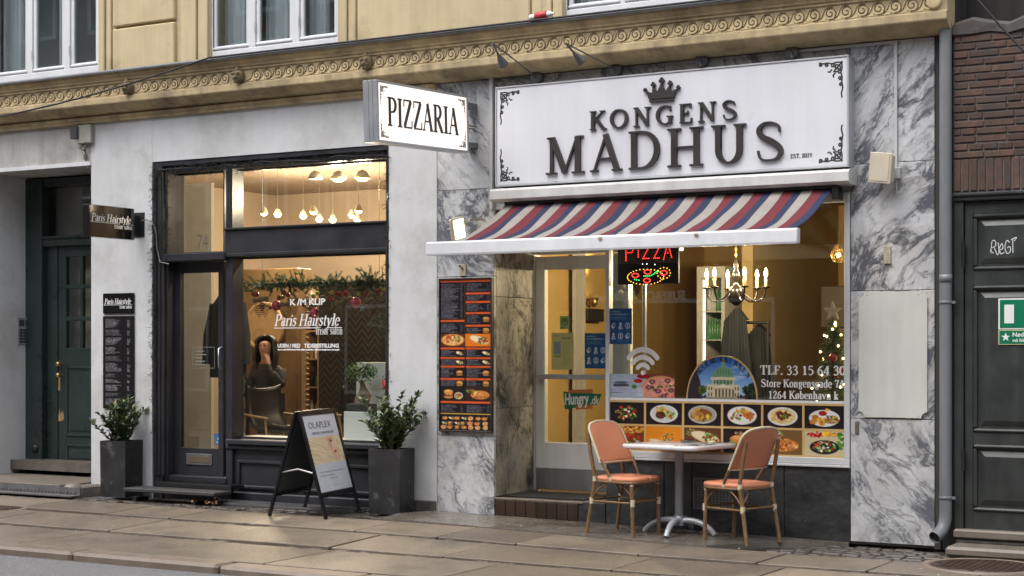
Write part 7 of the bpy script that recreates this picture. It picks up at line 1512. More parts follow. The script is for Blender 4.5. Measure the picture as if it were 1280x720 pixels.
# coat on hanger
ct = thing('hanging_coat', 'dark grey coat on a hanger behind the salon door', 'coat', (FX(285, 1.0), 1.0, 1.05)); cm = M('coat wool', (.028, .030, .036), .9, var=.2)
xc_, zt2 = FX(285, 1.0), FZ(285, 366, 1.0); zb2 = FZ(285, 472, 1.0); prof_ = [(.24, zb2), (.235, zb2+.35), (.22, zb2+.6), (.20, zt2-.12), (.10, zt2-.03), (.05, zt2)]
vs = []; N_ = 20
for w_, z_ in prof_:
    for k in range(N_): a = 2*math.pi*k/N_; vs.append((xc_+w_*math.cos(a), 1.0+(.09+.012*math.sin(5*a))*math.sin(a), z_))
MB().add(vs, [(j*N_+k, j*N_+(k+1) % N_, (j+1)*N_+(k+1) % N_, (j+1)*N_+k) for j in range(5) for k in range(N_)], True).build('coat_body', cm, ct)
for s in (-1, 1): MB().tube([(xc_+s*.17, 1.0, zt2-.12), (xc_+s*.25, .98, zt2-.45), (xc_+s*.27, .97, zt2-.75)], [.06, .055, .045], 10).build('sleeve', cm, ct)
MB().tube([(xc_, 1.0, zt2), (xc_, 1.0, zt2+.09), (xc_+.03, 1.0, zt2+.12)], .006, 6).tube([(xc_, 1.0, zt2+.1), (xc_, 1.0, 3.84)], .003, 4).build('hanger_hook', steel, ct)
# garland on a slatted ledge just inside the glass
YGa = .58; ga0, ga1 = FX(315, YGa), FX(486, YGa); zg_ = FZ(400, 358, YGa)
GA = thing('christmas_garland', 'fir garland with red baubles and pine cones along a white ledge in the salon window', 'garland', ((ga0+ga1)/2, YGa, zg_-.3))
MB().box(ga0, ga1, YGa, YGa+.03, zg_, zg_+.05, .003).build('ledge', M('pale ledge', (.55, .50, .42), .6), GA)
sl = MB()
for i in range(26): x = ga0+(ga1-ga0)*i/26; sl.box(x, x+.008, YGa-.002, YGa, zg_, zg_+.05)
sl.build('ledge_gap', M('gap dark', (.08, .06, .05), .8), GA)
MB().tube([(ga0+.12, YGa+.015, zg_+.05), (ga0+.12, YGa+.015, 3.84)], .003, 4).tube([(ga1-.12, YGa+.015, zg_+.05), (ga1-.12, YGa+.015, 3.84)], .003, 4).build('cord', steel, GA)
rg = random.Random(31)
def sprig(mb, p, d, L, dens=60, nl=.032):
    d = d.normalized(); mb.tube([p, p+d*L], [.004, .002], 4, False)
    for _ in range(dens):
        q = p+d*L*rg.random(); o = Vector((rg.gauss(0, 1), rg.gauss(0, 1), rg.gauss(0, 1))); o = (o-d*o.dot(d)).normalized(); e = q+(d*.8+o).normalized()*nl*rg.uniform(.7, 1.2); s = d.cross(o)*.0026; mb.add([q-s, q+s, e], [(0, 1, 2)])
fir = [M('fir green', (.045, .10, .04), .6, var=.3, vs=40), M('fir grey green', (.085, .14, .07), .6, var=.3, vs=40)]; fm1 = [MB(), MB()]
for cpx, nn in ((319, 14), (330, 8), (343, 16), (356, 18), (366, 13), (378, 12), (386, 10), (397, 9), (410, 13), (418, 14), (430, 8), (452, 17), (460, 20), (466, 17), (478, 7), (482, 9)):
    for _ in range(nn): sprig(fm1[rg.random() < .4], Vector((FX(cpx, YGa)+rg.gauss(0, .05), YGa-.02+rg.gauss(0, .02), zg_+.03+rg.gauss(0, .03))), Vector((rg.gauss(0, 1), rg.gauss(-.3, .4), rg.gauss(.1, .8))), rg.uniform(.06, .13))
for _ in range(12): sprig(fm1[1], Vector((FX(480, YGa)+rg.gauss(0, .05), YGa+rg.gauss(0, .02), zg_-.35+rg.gauss(0, .1))), Vector((rg.gauss(-.4, 1), rg.gauss(0, .3), rg.gauss(-.6, .5))), .18)
for mb_, mt in zip(fm1, fir): o = mb_.build('fir_sprigs', mt, GA); o['kind'] = 'stuff'
redb = M('red bauble', (.35, .012, .02), .18, var=.1, coat=.5); pinkb = M('pink bauble', (.55, .06, .11), .2, coat=.5); limeb = M('lime bauble', (.35, .38, .05), .2, coat=.5)
def baub(px, py, r, mt, Y=None):
    Y = Y or YGa-.05; P = Vector((FX(px, Y), Y, FZ(px, py, Y)))
    r *= 1.2; o = MB().ball(P, r, 12, 8).build('bauble', mt, GA); MB().tube([P+Vector((0, 0, r)), Vector((P.x, YGa-.01, max(zg_, P.z+r+.02)))], .0015, 4).build('thread', black_m, o)
for px, py, r, mt in ((316, 367, .020, redb), (320.5, 368, .022, redb), (354.5, 365.5, .024, redb), (349, 372, .022, redb), (360, 369, .018, redb), (421, 367, .022, redb), (425.5, 368, .02, redb), (432, 366, .024, redb), (413.5, 374, .024, redb), (414, 366, .02, limeb), (457.5, 366, .022, redb), (455, 370, .02, redb), (450, 367.5, .022, limeb), (474.5, 363, .024, redb), (478.5, 361, .024, limeb), (391.5, 370, .02, limeb), (397, 366.5, .018, limeb), (353, 372, .018, limeb), (345.5, 382, .042, pinkb), (392.5, 391, .042, pinkb), (444.5, 378, .044, pinkb), (380, 381, .02, redb), (338, 385, .015, redb)): baub(px, py, r, mt)
conem = M('frosted pine cone', (.17, .12, .08), .8, var=.4, vs=40, dirt=((.35, .32, .28), .6, .7, 60)); burl = M('burlap bow', (.30, .22, .13), .9, var=.3, vs=60)
def cone(px, py, h=.15, r=.052):
    Y = YGa-.03; P = Vector((FX(px, Y), Y, FZ(px, py, Y))); m = MB()
    for k in range(9):
        v = k/8; rr_ = r*(math.sin(math.pi*(.25+.72*v)))**.8; z_ = P.z+h/2-h*v
        for q in range(8): a = 6.283*(q+.5*(k % 2))/8; c_ = P+Vector((math.cos(a)*rr_, math.sin(a)*rr_, z_-P.z)); o = Vector((math.cos(a), math.sin(a), -.5)).normalized(); s = Vector((-math.sin(a), math.cos(a), 0))*.015; i_ = P+Vector((0, 0, z_-P.z)); m.add([i_, c_-s, c_+o*.012, c_+s, c_+Vector((0, 0, .006))], [(0, 1, 4), (1, 2, 4), (2, 3, 4), (3, 0, 4)])
    o = m.build('pine_cone', conem, GA); b = MB()
    for sg in (-1, 1): b.tube(bez(P+Vector((0, -.02, h*.5)), P+Vector((sg*.04, -.03, h*.75)), P+Vector((sg*.08, -.03, h*.55)), P+Vector((sg*.03, -.03, h*.42)), 6), [.012, .018, .02, .018, .014, .012, .008], 5)
    b.build('bow', burl, o)
for px, py in ((324, 386), (331.5, 385), (358, 390), (368, 384), (386, 386), (403, 388), (427, 388), (436, 385), (465, 384), (473, 380), (408, 383)): cone(px, py, rg.uniform(.13, .17))
stm = [(.04 if i % 2 == 0 else .016) for i in range(10)]; cS = Vector((FX(452.5, YGa-.04), YGa-.04, FZ(452.5, 385, YGa-.04)))
MB().prism([(cS.x+stm[i]*math.sin(i*math.pi/5), cS.z+stm[i]*math.cos(i*math.pi/5)) for i in range(10)], cS.y, cS.y+.012).build('star', M('grey star', (.25, .28, .32), .6), GA)
# seating: low dark chairs with wooden arms
def lounge(px, Y, rz, label):
    t = thing('salon_chair', label, 'chair', (FX(px, Y), Y, .3), R(rz)); t.scale = (.8,)*3; dk_ = M('chair black', (.012, .011, .012), .45, var=.2)
    shell_ = bez((.32, 0, .48), (.05, 0, .36), (-.2, 0, .36), (-.34, 0, .62), 8)+bez((-.34, 0, .62), (-.38, 0, .8), (-.40, 0, .92), (-.38, 0, 1.0), 5)[1:]
    vs = []
    for k, p in enumerate(shell_):
        for j in range(9): u = -1+j/4; vs.append((p.x+.05*u*u*(1 if k > 5 else 0), u*.27, p.z+.05*u*u))
    m = MB(); n_ = len(shell_); m.add(vs, [(k*9+j, k*9+j+1, (k+1)*9+j+1, (k+1)*9+j) for k in range(n_-1) for j in range(8)], True); o = m.build('shell', dk_, t, False); s = o.modifiers.new('t', 'SOLIDIFY'); s.thickness = .05
    for s_ in (-1, 1):
        MB().tube([(.3, s_*.31, .62), (.0, s_*.33, .64), (-.3, s_*.31, .66)], [.016, .02, .016], 8).build('armrest', wood, t, False)
        MB().tube([(.24, s_*.31, .62), (.30, s_*.30, .0)], .016, 8).build('leg', wood, t, False); MB().tube([(-.26, s_*.31, .65), (-.36, s_*.30, .0)], .016, 8).build('leg', wood, t, False)
lounge(345, 1.3, -20, 'black shell chair with pale wooden arms behind the salon window'); lounge(402, 1.6, -150, 'dark chair with wooden armrest right of the wooden post in the salon')
# white display cubes, bonsai, pots
wcube = M('white display cube', (.62, .64, .64), .4, var=.04)
zl_ = zWb-.035
MB().box(FX(429.5, .42), FX(482, .42), .42, .72, zl_, FZ(455, 515, .42), .004).build('display_cube', wcube, None, label='low white display cube in the right corner of the salon window', cat='display cube')
MB().box(FX(445, .74), FX(484, .74), .74, 1.0, zl_, FZ(462, 453, .74), .004).build('display_cube', wcube, None, label='tall white display block behind the bonsai in the salon window', cat='display cube')
zcub = FZ(455, 515, .42)
bo = thing('bonsai', 'small bonsai tree with round green crown in a dark tray', 'plant', (FX(452, .52), .52, zcub)); 
MB().box(-.13, .13, -.08, .08, 0, .075, .008).build('tray', M('dark tray', (.03, .03, .032), .5), bo, False)
MB().tube(bez((0, 0, .06), (-.06, 0, .12), (.06, .01, .2), (-.01, 0, .30), 8), [.055, .06, .055, .05, .042, .036, .03, .024, .02], 8).tube([(.03, 0, .07), (.05, .02, .15), (.02, 0, .22)], [.04, .045, .03], 8).build('trunk', M('grey bark', (.22, .17, .12), .8, var=.3, vs=30), bo, False)
fo = MB(); rg = random.Random(5)
for _ in range(620):
    a, q, v = rg.uniform(0, 6.28), rg.random()**.45, rg.uniform(-1, 1); c_ = Vector((math.cos(a)*.17*q*math.sqrt(1-v*v*.8), math.sin(a)*.14*q*math.sqrt(1-v*v*.8), .37+.10*v*q))
    leafq(fo, c_, Vector((rg.gauss(0, 1), rg.gauss(0, 1), rg.gauss(.3, .7))), .032, .010, Vector((rg.gauss(0, .4), rg.gauss(0, .4), 1)))
o = fo.build('foliage', M('bonsai green', (.055, .14, .03), .45, var=.35, vs=40), bo, False); o['kind'] = 'stuff'
MB().lathe([(.035, 0), (.048, .09), (.042, .09), (.038, .02), (.0001, .02)], (FX(482, .34), .36, FZ(482, 487, .36)), 12).build('red_pot', M('pot red', (.5, .02, .02), .35), None, label='little red pot at the right edge of the salon window', cat='pot')
gp = thing('green_pot', 'small green pot with a cactus on a turned post in the salon window', 'pot', (FX(301, .36), .36, zl_)); hgp = FZ(301, 484, .36)-zl_
MB().lathe([(.035, hgp), (.048, hgp+.075), (.042, hgp+.075), (.0001, hgp+.06)], n=12).build('pot', M('pot green', (.02, .12, .05), .4), gp, False); MB().ball((0, 0, hgp+.09), .03, 8, 6).build('cactus', lw, gp, False)
MB().lathe([(.05, 0), (.05, .05)]+[(.022+.014*(i % 2), .05+(hgp-.05)*i/12) for i in range(13)], n=10).build('turned_post', M('grey turned wood', (.10, .10, .105), .6), gp, False)
# seated customer with hand to her chin
PE = thing('person', 'seated person with long dark hair resting chin on hand inside the salon', 'person', (FX(335, 3.3), 3.3, .3), R(-75))
def skin_obj(name, J, E, mat, parent, sub=2, root=0):
    me = bpy.data.meshes.new(name); me.from_pydata([j[0] for j in J], E, [])
    o = obj(name, me, parent, False); o.modifiers.new('skin', 'SKIN').use_smooth_shade = True
    for i, j in enumerate(J): sv = me.skin_vertices[0].data[i]; r = j[1]; sv.radius = r if isinstance(r, tuple) else (r, r); sv.use_root = (i == root)
    s = o.modifiers.new('sub', 'SUBSURF'); s.levels = sub; s.render_levels = sub; me.materials.append(mat); return o
# faces +x; seat height .45 above the salon floor
J = [((0, 0, .52), (.13, .15)), ((.0, 0, .70), (.11, .13)), ((.03, 0, .90), (.105, .15)), ((.04, 0, 1.0), (.07, .09)), ((.06, 0, 1.08), .048), ((.085, 0, 1.16), .062), ((.09, 0, 1.24), .085), ((.08, 0, 1.32), .07),
     ((.02, .17, .96), .055), ((.16, .24, .76), .042), ((.25, .14, .95), .032), ((.20, .075, 1.10), .024),
     ((.02, -.17, .96), .055), ((.10, -.24, .72), .042), ((.30, -.12, .66), .034), ((.37, -.05, .66), .028),
     ((.06, .10, .52), .09), ((.44, .12, .52), .065), ((.46, .12, .08), .04), ((.56, .12, .04), .035), ((.06, -.10, .52), .09), ((.44, -.12, .50), .065), ((.43, -.12, .08), .04), ((.53, -.12, .04), .035)]
E = [(0, 1), (1, 2), (2, 3), (3, 4), (4, 5), (5, 6), (6, 7), (3, 8), (8, 9), (9, 10), (10, 11), (3, 12), (12, 13), (13, 14), (14, 15), (0, 16), (16, 17), (17, 18), (18, 19), (0, 20), (20, 21), (21, 22), (22, 23)]
for (pi_, base, dirv, side) in ((11, Vector((.20, .075, 1.10)), Vector((-.35, -.2, .5)), Vector((.3, -.5, .2))), (15, Vector((.37, -.05, .66)), Vector((.6, .5, -.2)), Vector((-.4, .6, .3)))):
    dirv.normalize(); side.normalize()
    for k in range(5):
        o_ = side*(k-2)*.013; L_ = (.05, .062, .066, .06, .045)[k]; a = base+o_+dirv*.02; b = a+dirv*L_*.6+Vector((0, 0, .006)); c_ = b+dirv*L_*.4-Vector((0, 0, .008)); n0 = len(J); J += [(tuple(a), .0095), (tuple(b), .0088), (tuple(c_), .0075)]; E += [(pi_, n0), (n0, n0+1), (n0+1, n0+2)]
skin_m = M('skin', (.42, .24, .17), .5, var=.08, vs=30)
def dressed():                       # bare skin at head and raised hand, knitted sleeves and trousers below
    m, t, n, L, out = newmat('dressed body'); p = n.new('ShaderNodeBsdfPrincipled'); p.inputs['Roughness'].default_value = .7; L.new(p.outputs[0], out.inputs[0]); tc = n.new('ShaderNodeTexCoord'); sp_ = n.new('ShaderNodeSeparateXYZ'); L.new(tc.outputs['Object'], sp_.inputs[0])
    mr_ = n.new('ShaderNodeMapRange'); mr_.inputs[1].default_value = 1.035; mr_.inputs[2].default_value = 1.045; L.new(sp_.outputs[2], mr_.inputs[0]); mx = n.new('ShaderNodeMix'); mx.data_type = 'RGBA'; L.new(mr_.outputs[0], mx.inputs[0]); mx.inputs[6].default_value = (.025, .022, .026, 1); mx.inputs[7].default_value = (.36, .20, .14, 1); L.new(mx.outputs[2], p.inputs['Base Color']); return m
bd = skin_obj('body', J, E, dressed(), PE)
fa = MB().ball((.163, .03, 1.262), .008, 8, 6).ball((.163, -.03, 1.262), .008, 8, 6); fa.build('eyes', M('eye dark', (.03, .02, .02), .2), PE, False)
MB().add([(.168, 0, 1.275), (.198, 0, 1.225), (.166, .016, 1.222), (.166, -.016, 1.222)], [(0, 1, 2), (0, 3, 1), (2, 1, 3)]).build('nose', skin_m, PE, False)
MB().tube([(.158, .024, 1.19), (.168, 0, 1.192), (.158, -.024, 1.19)], [.004, .007, .004], 6).build('mouth', M('lips', (.35, .08, .07), .4), PE, False)
top_m = M('dark sweater', (.025, .022, .026), .9); 
Jc = [(J[i][0], tuple(q+.030 for q in (J[i][1] if isinstance(J[i][1], tuple) else (J[i][1],)*2))) for i in (0, 1, 2, 3, 8, 9, 10, 12, 13, 14)]; skin_obj('sweater', Jc, [(0, 1), (1, 2), (2, 3), (3, 4), (4, 5), (5, 6), (3, 7), (7, 8), (8, 9)], top_m, PE)
Jt = [(J[i][0], tuple(q+.013 for q in (J[i][1] if isinstance(J[i][1], tuple) else (J[i][1],)*2))) for i in (0, 16, 17, 18, 20, 21, 22)]; skin_obj('trousers', Jt, [(0, 1), (1, 2), (2, 3), (0, 4), (4, 5), (5, 6)], M('dark trousers', (.02, .022, .03), .9), PE)
hr = MB(); vs = []; nn = 20; mm = 12
for j in range(mm+1):
    ph = math.pi*.5*(1-j/5) if j < 5 else 0; z_ = 1.27+.105*math.sin(ph) if j < 5 else 1.27-.05*(j-5)*1.0; r_ = (.02+.105*math.cos(ph)) if j < 5 else .125+.012*math.sin(j)
    for k in range(nn+1): a = R(62+236*k/nn); vs.append((.055+r_*math.cos(a)*.98, r_*1.05*math.sin(a)*(1+.04*math.sin(5*a)), z_))
hr.add(vs, [(j*(nn+1)+k, j*(nn+1)+k+1, (j+1)*(nn+1)+k+1, (j+1)*(nn+1)+k) for j in range(mm) for k in range(nn)], True); o = hr.build('hair', M('dark hair', (.012, .009, .008), .45, var=.3, vs=40), PE, False); s = o.modifiers.new('t', 'SOLIDIFY'); s.thickness = .03; s.offset = 0
st_ = thing('stool', 'dark upholstered stool under the seated person', 'stool', tuple(PE.location)); MB().lathe([(.2, .33), (.21, .35), (.21, .40), (.19, .425), (.0001, .43)], n=18).build('cushion', M('stool black', (.02, .02, .02), .6), st_, False); MB().lathe([(.03, .02), (.03, .33)], n=10).lathe([(.22, 0), (.2, .02), (.03, .03)], n=18).build('pedestal', steel, st_, False)

# ================================================================== pizza shop interior
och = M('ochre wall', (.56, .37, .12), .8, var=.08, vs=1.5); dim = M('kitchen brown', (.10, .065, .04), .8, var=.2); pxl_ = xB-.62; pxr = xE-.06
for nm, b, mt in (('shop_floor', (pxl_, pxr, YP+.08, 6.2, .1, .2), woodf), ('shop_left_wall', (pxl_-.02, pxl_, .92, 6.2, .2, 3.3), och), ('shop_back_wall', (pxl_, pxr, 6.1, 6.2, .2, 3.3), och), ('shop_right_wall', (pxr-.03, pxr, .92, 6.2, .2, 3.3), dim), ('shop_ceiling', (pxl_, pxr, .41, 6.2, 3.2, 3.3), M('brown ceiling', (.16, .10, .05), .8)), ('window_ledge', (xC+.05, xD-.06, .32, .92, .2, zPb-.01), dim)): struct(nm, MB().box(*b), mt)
wallq = lambda px: YX(px, pxl_)
# wall up-light
Yq = wallq(733); zq_ = FZ(733, 376, Yq)
ul = thing('wall_uplight', 'glowing cone wall light on the ochre wall behind the pizza shop door', 'wall lamp', (pxl_+.02, Yq, zq_-.05))
MB().lathe([(.0001, -.02), (.03, 0), (.05, .08), (.045, .08), (.028, .01)], (.07, 0, 0), 12).box(0, .05, -.02, .02, 0, .05).build('shade', brass, ul, False); MB().ball((.07, 0, .045), .026, 8, 6).build('bulb', EM('uplight bulb', (1, .75, .35), 18), ul, False)
l = bpy.data.lights.new('uplight', 'SPOT'); l.energy = 60; l.color = (1, .72, .38); l.spot_size = R(50); l.spot_blend = .5; l.shadow_soft_size = .03; lo = bpy.data.objects.new('uplight', l); COL.objects.link(lo); lo.parent = ul; lo.location = (.10, 0, .09); lo.rotation_euler = (R(180), 0, 0)
MB().box(pxl_, pxl_+.10, wallq(724), wallq(745), FZ(735, 402, Yq), FZ(735, 386, Yq), .01).build('wall_box', M('dark lampshade', (.02, .015, .012), .7), None, label='dark rectangular wall shade below the glowing cone light', cat='lampshade')
cu = MB(); vs = []; y0_, y1_ = wallq(709), wallq(723)
for i in range(13): y = y0_+(y1_-y0_)*i/12; vs += [(pxl_+.06+.025*math.sin(i*2.2), y, .3), (pxl_+.06+.025*math.sin(i*2.2), y, 3.1)]
cu.add(vs, [(2*i, 2*i+2, 2*i+3, 2*i+1) for i in range(12)], True).build('pale_curtain', M('curtain pale', (.45, .42, .38), .9), None, label='narrow pale curtain on the ochre wall seen through the pizza shop door', cat='curtain')
mir = thing('oval_mirror', 'small oval picture on the ochre wall under the LED sign', 'picture', (pxl_, wallq(795), FZ(795, 375, wallq(795)))); MB().lathe([(.16, 0), (.17, .01), (.15, .02), (.0001, .02)], (0, 0, .2), 20, axis='x').build('disc', M('oval dark', (.06, .05, .04), .3), mir, False); mir.scale = (1, .7, 1.5)
# drinks fridge
YFr = 3.6; f0, f1 = FX(871, YFr), FX(906, YFr); fzb, fzt = .2, FZ(888, 333, YFr)
fg = thing('drinks_fridge', 'tall drinks fridge with lit shelves of cans inside the pizza shop', 'fridge', ((f0+f1)/2, YFr+.3, .2)); fw = M('fridge white', (.55, .55, .53), .4)
MB().box(f0, f0+.05, YFr, YFr+.6, fzb, fzt).box(f1-.04, f1, YFr, YFr+.6, fzb, fzt).box(f0+.05, f1-.04, YFr, YFr+.6, fzt-.12, fzt).box(f0+.05, f1-.04, YFr, YFr+.6, fzb, fzb+.2).box(f0, f1, YFr+.6, YFr+.64, fzb, fzt).build('cabinet', fw, fg)
MB().box(f0+.052, f0+.07, YFr+.05, YFr+.07, fzb+.22, fzt-.14).build('tube_light', EM('fridge tube', (1, .88, .62), 1.2), fg)
rg = random.Random(3); cm_ = [M('can red', (.4, .02, .02), .35), M('can green', (.03, .16, .06), .35), M('can amber', (.5, .2, .03), .35), M('can silver', (.4, .4, .4), .35)]
for j, zsh in enumerate((.55, .95, 1.3, 1.62, 1.92)):
    MB().box(f0+.05, f1-.04, YFr+.04, YFr+.55, zsh-.012, zsh).build('shelf', fw, fg)
    for i in range(5):
        x = f0+.10+i*(f1-f0-.19)/4.3; MB().lathe([(.03, 0), (.033, .01), (.033, .12), (.027, .135)] if j in (2, 0) else [(.03, 0), (.032, .01), (.032, .13), (.012, .18), (.012, .22)], (x, YFr+.12, zsh), 10).build('drink', cm_[0] if j == 2 else cm_[1] if j == 3 else rg.choice(cm_), fg)
# dark coats on a rack, cream inner door
cr_ = thing('coat_rack', 'dark coats hanging together in the middle of the pizza shop', 'coat rack', (FX(930, 2.6), 2.6, .2))
def drape(pa, pb, ya_, Y, mt, seed, sl=0):
    x0, x1 = FX(pa, Y), FX(pb, Y); zt3 = FZ((pa+pb)/2, ya_, Y); rg = random.Random(seed); n_ = 30; vs = []
    for i in range(n_+1):
        u = i/n_; x = x0+(x1-x0)*u; d = .05*math.sin(i*1.9)+rg.uniform(-.01, .01); xm_ = (x0+x1)/2
        vs += [(x+(x-xm_)*.35, Y+d, .25), (x, Y+d*.8, zt3-.5), (xm_+(x-xm_)*.72, Y+d*.5, zt3-.12*abs(2*u-1)), (xm_+(x-xm_)*.6, Y+.14, zt3-.12*abs(2*u-1))]
    MB().add(vs, [(4*i+k, 4*i+4+k, 4*i+5+k, 4*i+1+k) for i in range(n_) for k in range(3)], True).build('coat', mt, cr_)
drape(900, 938, 385, 2.6, M('coat slate', (.012, .014, .018), .9), 1); drape(928, 966, 405, 2.8, M('coat black', (.004, .004, .005), .85), 2)
MB().tube([(FX(905, 2.75), 2.75, 1.78), (FX(962, 2.75), 2.75, 1.78)], .015, 8).tube([(FX(907, 2.75), 2.75, .2), (FX(907, 2.75), 2.75, 1.78)], .015, 8).tube([(FX(960, 2.75), 2.75, .2), (FX(960, 2.75), 2.75, 1.78)], .015, 8).build('rail', black_m, cr_)
d0, d1 = FX(936, 4.6), FX(979, 4.6); idr = thing('inner_door', 'cream inner door with dark handle at the back of the pizza shop', 'door', ((d0+d1)/2, 4.6, .2)); MB().box(d0, d1, 4.6, 4.65, .2, FZ(957, 328, 4.6), .005).build('leaf', M('warm cream door', (.50, .40, .24), .5), idr); MB().box(FX(953, 4.55), FX(957, 4.55), 4.585, 4.60, 1.5, 1.68).tube([(FX(955, 4.5), 4.6, 1.64), (FX(955, 4.5), 4.53, 1.64), (FX(955, 4.5)+.10, 4.53, 1.63)], .01, 6).build('handle', black_m, idr)
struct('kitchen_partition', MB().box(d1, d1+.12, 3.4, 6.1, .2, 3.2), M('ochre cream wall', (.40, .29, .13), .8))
k0, k1 = FX(1010, 4.2), FX(1062, 4.2)
kc = thing('kitchen_counter', 'dark kitchen counter with steel hood behind the christmas tree', 'counter', ((k0+k1)/2, 4.2, .2)); MB().box(d1+.12, k1+.6, 4.2, 4.8, .2, 1.15, .01).build('counter', dim, kc); MB().box(k0-.3, k1+.5, 4.1, 4.85, 1.15, 1.19, .005).build('worktop', M('steel top', (.3, .29, .27), .35, metal=.7), kc); MB().box(k0, k1+.3, 4.6, 5.0, 1.75, 2.2, .01).build('hood', M('hood tan', (.10, .075, .045), .5), kc)
for i in range(5): MB().lathe([(.07, 0), (.09, .06), (.085, .065), (.0001, .02)], (k0+.12+i*.17, 4.4, 1.191), 12).build('bowl', M('bowl steel', (.35, .32, .28), .3, metal=.5), kc)
# chandelier
YCh = 1.5; chx, chz = FX(920, YCh), FZ(920, 366, YCh)
CH = thing('chandelier', 'black iron chandelier with lit candle bulbs in the pizza shop window', 'chandelier', (chx, YCh, chz-.12)); irn = M('dark iron glossy', (.02, .015, .012), .25, metal=.5)
MB().lathe([(.0001, 0), (.02, .005), (.07, .05), (.085, .10), (.07, .16), (.025, .19), (.02, .23), (.04, .26), (.03, .30), (.015, .33), (.02, .38), (.012, .42), (.006, .44)], n=16).build('body', irn, CH, False)
mchn = MB(); mchn.tube([(0, 0, .44), (0, 0, 3.2-chz+.12)], .005, 6)
for i in range(10): mchn.lathe([(.012, -.012), (.014, 0), (.012, .012)], (0, 0, .47+i*.05), 6)
mchn.build('chain', brass, CH, False)
flame = EM('candle bulb', (1, .74, .36), 28)
for i in range(6):
    a = R(8+60*i); dx_, dy_ = math.cos(a), math.sin(a); r_ = .275
    ar_ = MB().tube(bez((.03*dx_, .03*dy_, .17), (.12*dx_, .12*dy_, .02), (.26*dx_, .26*dy_, -.02), (r_*dx_, r_*dy_, .16), 12), .008, 6).lathe([(.005, .155), (.035, .16), (.04, .172), (.012, .168)], (r_*dx_, r_*dy_, 0), 12).build('arm', irn, CH, False)
    MB().lathe([(.013, .17), (.0135, .26), (.0001, .262)], (r_*dx_, r_*dy_, 0), 10).build('candle', M('candle cream', (.6, .42, .18), .5), CH, False)
    b_ = MB().lathe([(.008, .262), (.017, .282), (.016, .30), (.007, .33), (.0001, .343)], (r_*dx_, r_*dy_, 0), 10).build('bulb', flame, CH, False)
    l = bpy.data.lights.new('candle_light', 'POINT'); l.energy = 18; l.color = (1, .78, .48); l.shadow_soft_size = .03; lo = bpy.data.objects.new('candle_light', l); COL.objects.link(lo); lo.parent = CH; lo.location = (r_*dx_*1.0, r_*dy_, .36)
# pierced brass pendant
Yp_ = .8; pz = FZ(1048, 328, Yp_); pn = thing('pendant_lamp', 'pierced brass pendant lamp glowing at the right of the pizza shop window', 'pendant lamp', (FX(1048, Yp_), Yp_, pz)); m = MB()
for k in range(12):
    a0 = 6.283*k/12
    for sg in (-1, 1): m.tube([(r_*math.cos(a0+sg*t_*1.2), r_*math.sin(a0+sg*t_*1.2), z_) for t_, r_, z_ in ((0, .035, .0), (.3, .055, .03), (.6, .06, .07), (.8, .045, .11), (1, .015, .15))], .004, 4)
m.build('lattice', brass, pn, False); MB().ball((0, 0, .06), .022, 8, 6).build('bulb', EM('pendant bulb', (1, .6, .2), 10), pn, False); MB().tube([(0, 0, .15), (0, 0, 3.2-pz)], .003, 4).build('cord', black_m, pn, False)
# christmas tree on the ledge
YT = .55; tx_ = FX(1041, YT); tz0 = zPb-.01; tzt = FZ(1046, 398, YT)
XT = thing('christmas_tree', 'small lit christmas tree with star in the corner of the pizza shop window', 'christmas tree', (tx_, YT, tz0)); th_ = tzt-tz0
MB().tube([(0, 0, 0), (0, 0, th_)], [.02, .005], 6).lathe([(.09, 0), (.10, .10), (.0001, .10)], n=12).build('trunk', M('woody stem', (.07, .05, .03), .8), XT, False)
nd = [MB(), MB()]; rg = random.Random(77); lts = []
for _ in range(330):
    v = rg.random()**.8; z_ = .10+v*(th_-.12); rm = .36*(1-v)**.9+.025; a = rg.uniform(0, 6.283); d = Vector((math.cos(a), math.sin(a), -.15)); p = Vector((0, 0, z_)); L_ = rm*rg.uniform(.6, 1.05)
    d.normalize(); mbx = nd[rg.random() < .4]; s_ = p+d*L_*.25
    mbx.tube([p, p+d*L_], [.004, .002], 3, False)
    for _k in range(16):
        q = s_+d*L_*.75*rg.random(); o = Vector((rg.gauss(0, 1), rg.gauss(0, 1), rg.gauss(0, 1))); o = (o-d*o.dot(d)).normalized(); e = q+(d*.7+o).normalized()*.04; s2 = d.cross(o)*.0022; mbx.add([q-s2, q+s2, e], [(0, 1, 2)])
    if rg.random() < .17 and math.sin(a) < .35: lts.append(p+d*L_*1.02)
for mb_, mt in zip(nd, fir): o = mb_.build('branches', mt, XT, False); o['kind'] = 'stuff'
fl = EM('fairy light', (1, .62, .22), 14); lm = MB().ball((0, 0, 0), .0085, 6, 5).mesh('fairy_light', fl)
for p in lts: o = obj('fairy_light', lm, XT, False); o.location = p
MB().prism([((.085 if i % 2 == 0 else .034)*math.sin(i*math.pi/5), th_+.06+(.085 if i % 2 == 0 else .034)*math.cos(i*math.pi/5)) for i in range(10)], -.012, .012).build('star', M('star pale', (.62, .52, .45), .5), XT, False)
for px, py, r_ in ((1041, 447, .034), (1054, 463, .02), (1046, 470, .018)):
    c_ = Vector((FX(px, YT-.2)-tx_, -.2, FZ(px, py, YT-.2)-tz0)); MB().ball(c_, r_, 12, 8).build('bauble', redb, XT, False)

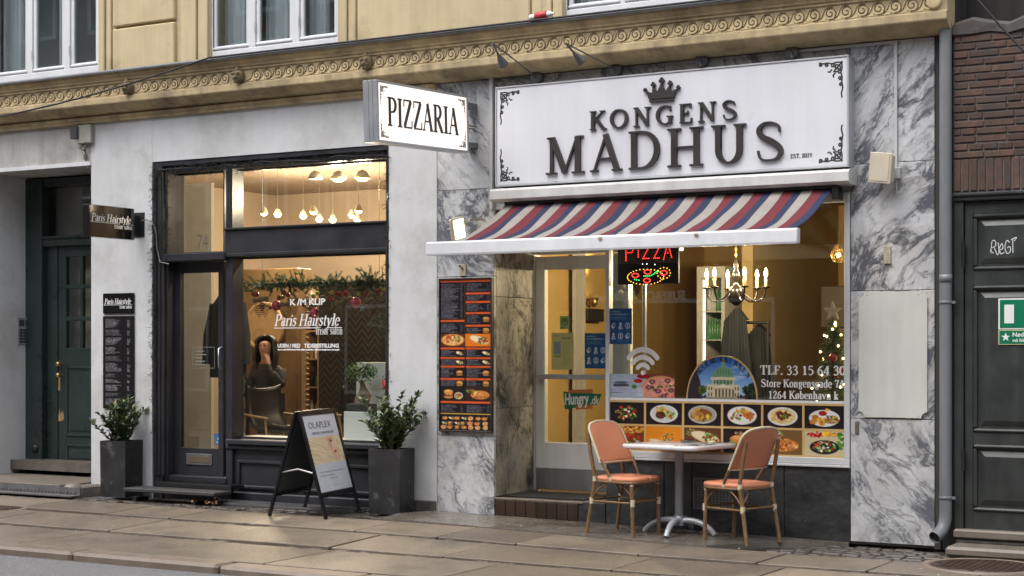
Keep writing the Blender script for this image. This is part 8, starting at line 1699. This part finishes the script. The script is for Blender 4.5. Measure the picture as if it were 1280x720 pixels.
# ================================================================== the street opposite (seen only mirrored in the glass)
OB = thing('opposite_building', 'dark brick building across the street mirrored in the shop windows', 'building', (-10, -16.5, 0))
def brickmat(name):
    m, t, n, L, out = newmat(name); p = n.new('ShaderNodeBsdfPrincipled'); p.inputs['Roughness'].default_value = .9; L.new(p.outputs[0], out.inputs[0]); g = n.new('ShaderNodeNewGeometry'); mp = n.new('ShaderNodeMapping'); mp.inputs['Rotation'].default_value = (R(90), 0, 0); L.new(g.outputs['Position'], mp.inputs[0])
    b = n.new('ShaderNodeTexBrick'); b.inputs['Scale'].default_value = 1; b.inputs['Brick Width'].default_value = .24; b.inputs['Row Height'].default_value = .067; b.inputs['Mortar Size'].default_value = .008; b.inputs[1].default_value = (.20, .085, .055, 1); b.inputs[2].default_value = (.13, .06, .045, 1); b.inputs[3].default_value = (.24, .2, .17, 1); L.new(mp.outputs[0], b.inputs[0]); L.new(b.outputs[0], p.inputs[0]); MATS[name] = m; return m
YO = -16.5; obm = brickmat('opposite brick')
MB().box(-46, 18, YO-.3, YO, 3.3, 11.2).build('wall', obm, OB); MB().box(-46, 18, YO-.3, YO+.03, 0, 3.3).build('ground_floor_wall', M('dark shop render', (.03, .03, .03), .7, var=.2), OB); MB().box(-46, 18, YO-.3, YO+.25, 3.3, 3.5).build('string_course', M('pale band', (.5, .47, .42), .8), OB)
MB().box(-46, 18, YO-3, YO+.3, 11.2, 11.8).build('roof', zinc, OB)
ow = MB(); 
for q in ((-.62, .62, 0, .09), (-.62, .62, 1.81, 1.9), (-.62, -.53, .09, 1.81), (.53, .62, .09, 1.81), (-.04, .04, .09, 1.81)): ow.box(q[0], q[1], 0, .06, q[2], q[3])
ow.box(-.53, .53, .01, .05, 1.2, 1.27); owm = ow.mesh('window', white_p); opm = MB().box(-.55, .55, .005, .012, .05, 1.85).mesh('pane', M('mirrored dark pane', (.03, .035, .04), .1))
for j in range(3):
    for i in range(26):
        x = -44+i*2.3; w_ = obj('window', owm, OB); w_.location = (x, YO+.002, 4.1+j*2.5); p_ = obj('pane', opm, w_)
for i in range(8):
    x = -42+i*7; MB().box(x, x+3.0, YO+.031, YO+.06, .6, 2.4).build('shop_pane', MATS['mirrored dark pane'], OB); fr = MB()
    for q in ((x-.06, x+3.06, .52, .6), (x-.06, x+3.06, 2.4, 2.48), (x-.06, x, .6, 2.4), (x+3, x+3.06, .6, 2.4)): fr.box(q[0], q[1], YO+.03, YO+.09, q[2], q[3])
    fr.build('shop_frame', white_p, OB)
tx = sans('SURFACE  DESIGN  STUDIO', .17, width=2.75, bold=.045, d=.02); Yv = 2*YW-YO; Xt = FX(858, Yv); Zt = FZ(858, 374, Yv)
tx.xf(Matrix.Translation((Xt, YO+.05, Zt)) @ Matrix.Rotation(R(180), 4, 'Z')); tx.build('lettering', M('fascia letters', (.9, .9, .88), .5), OB)
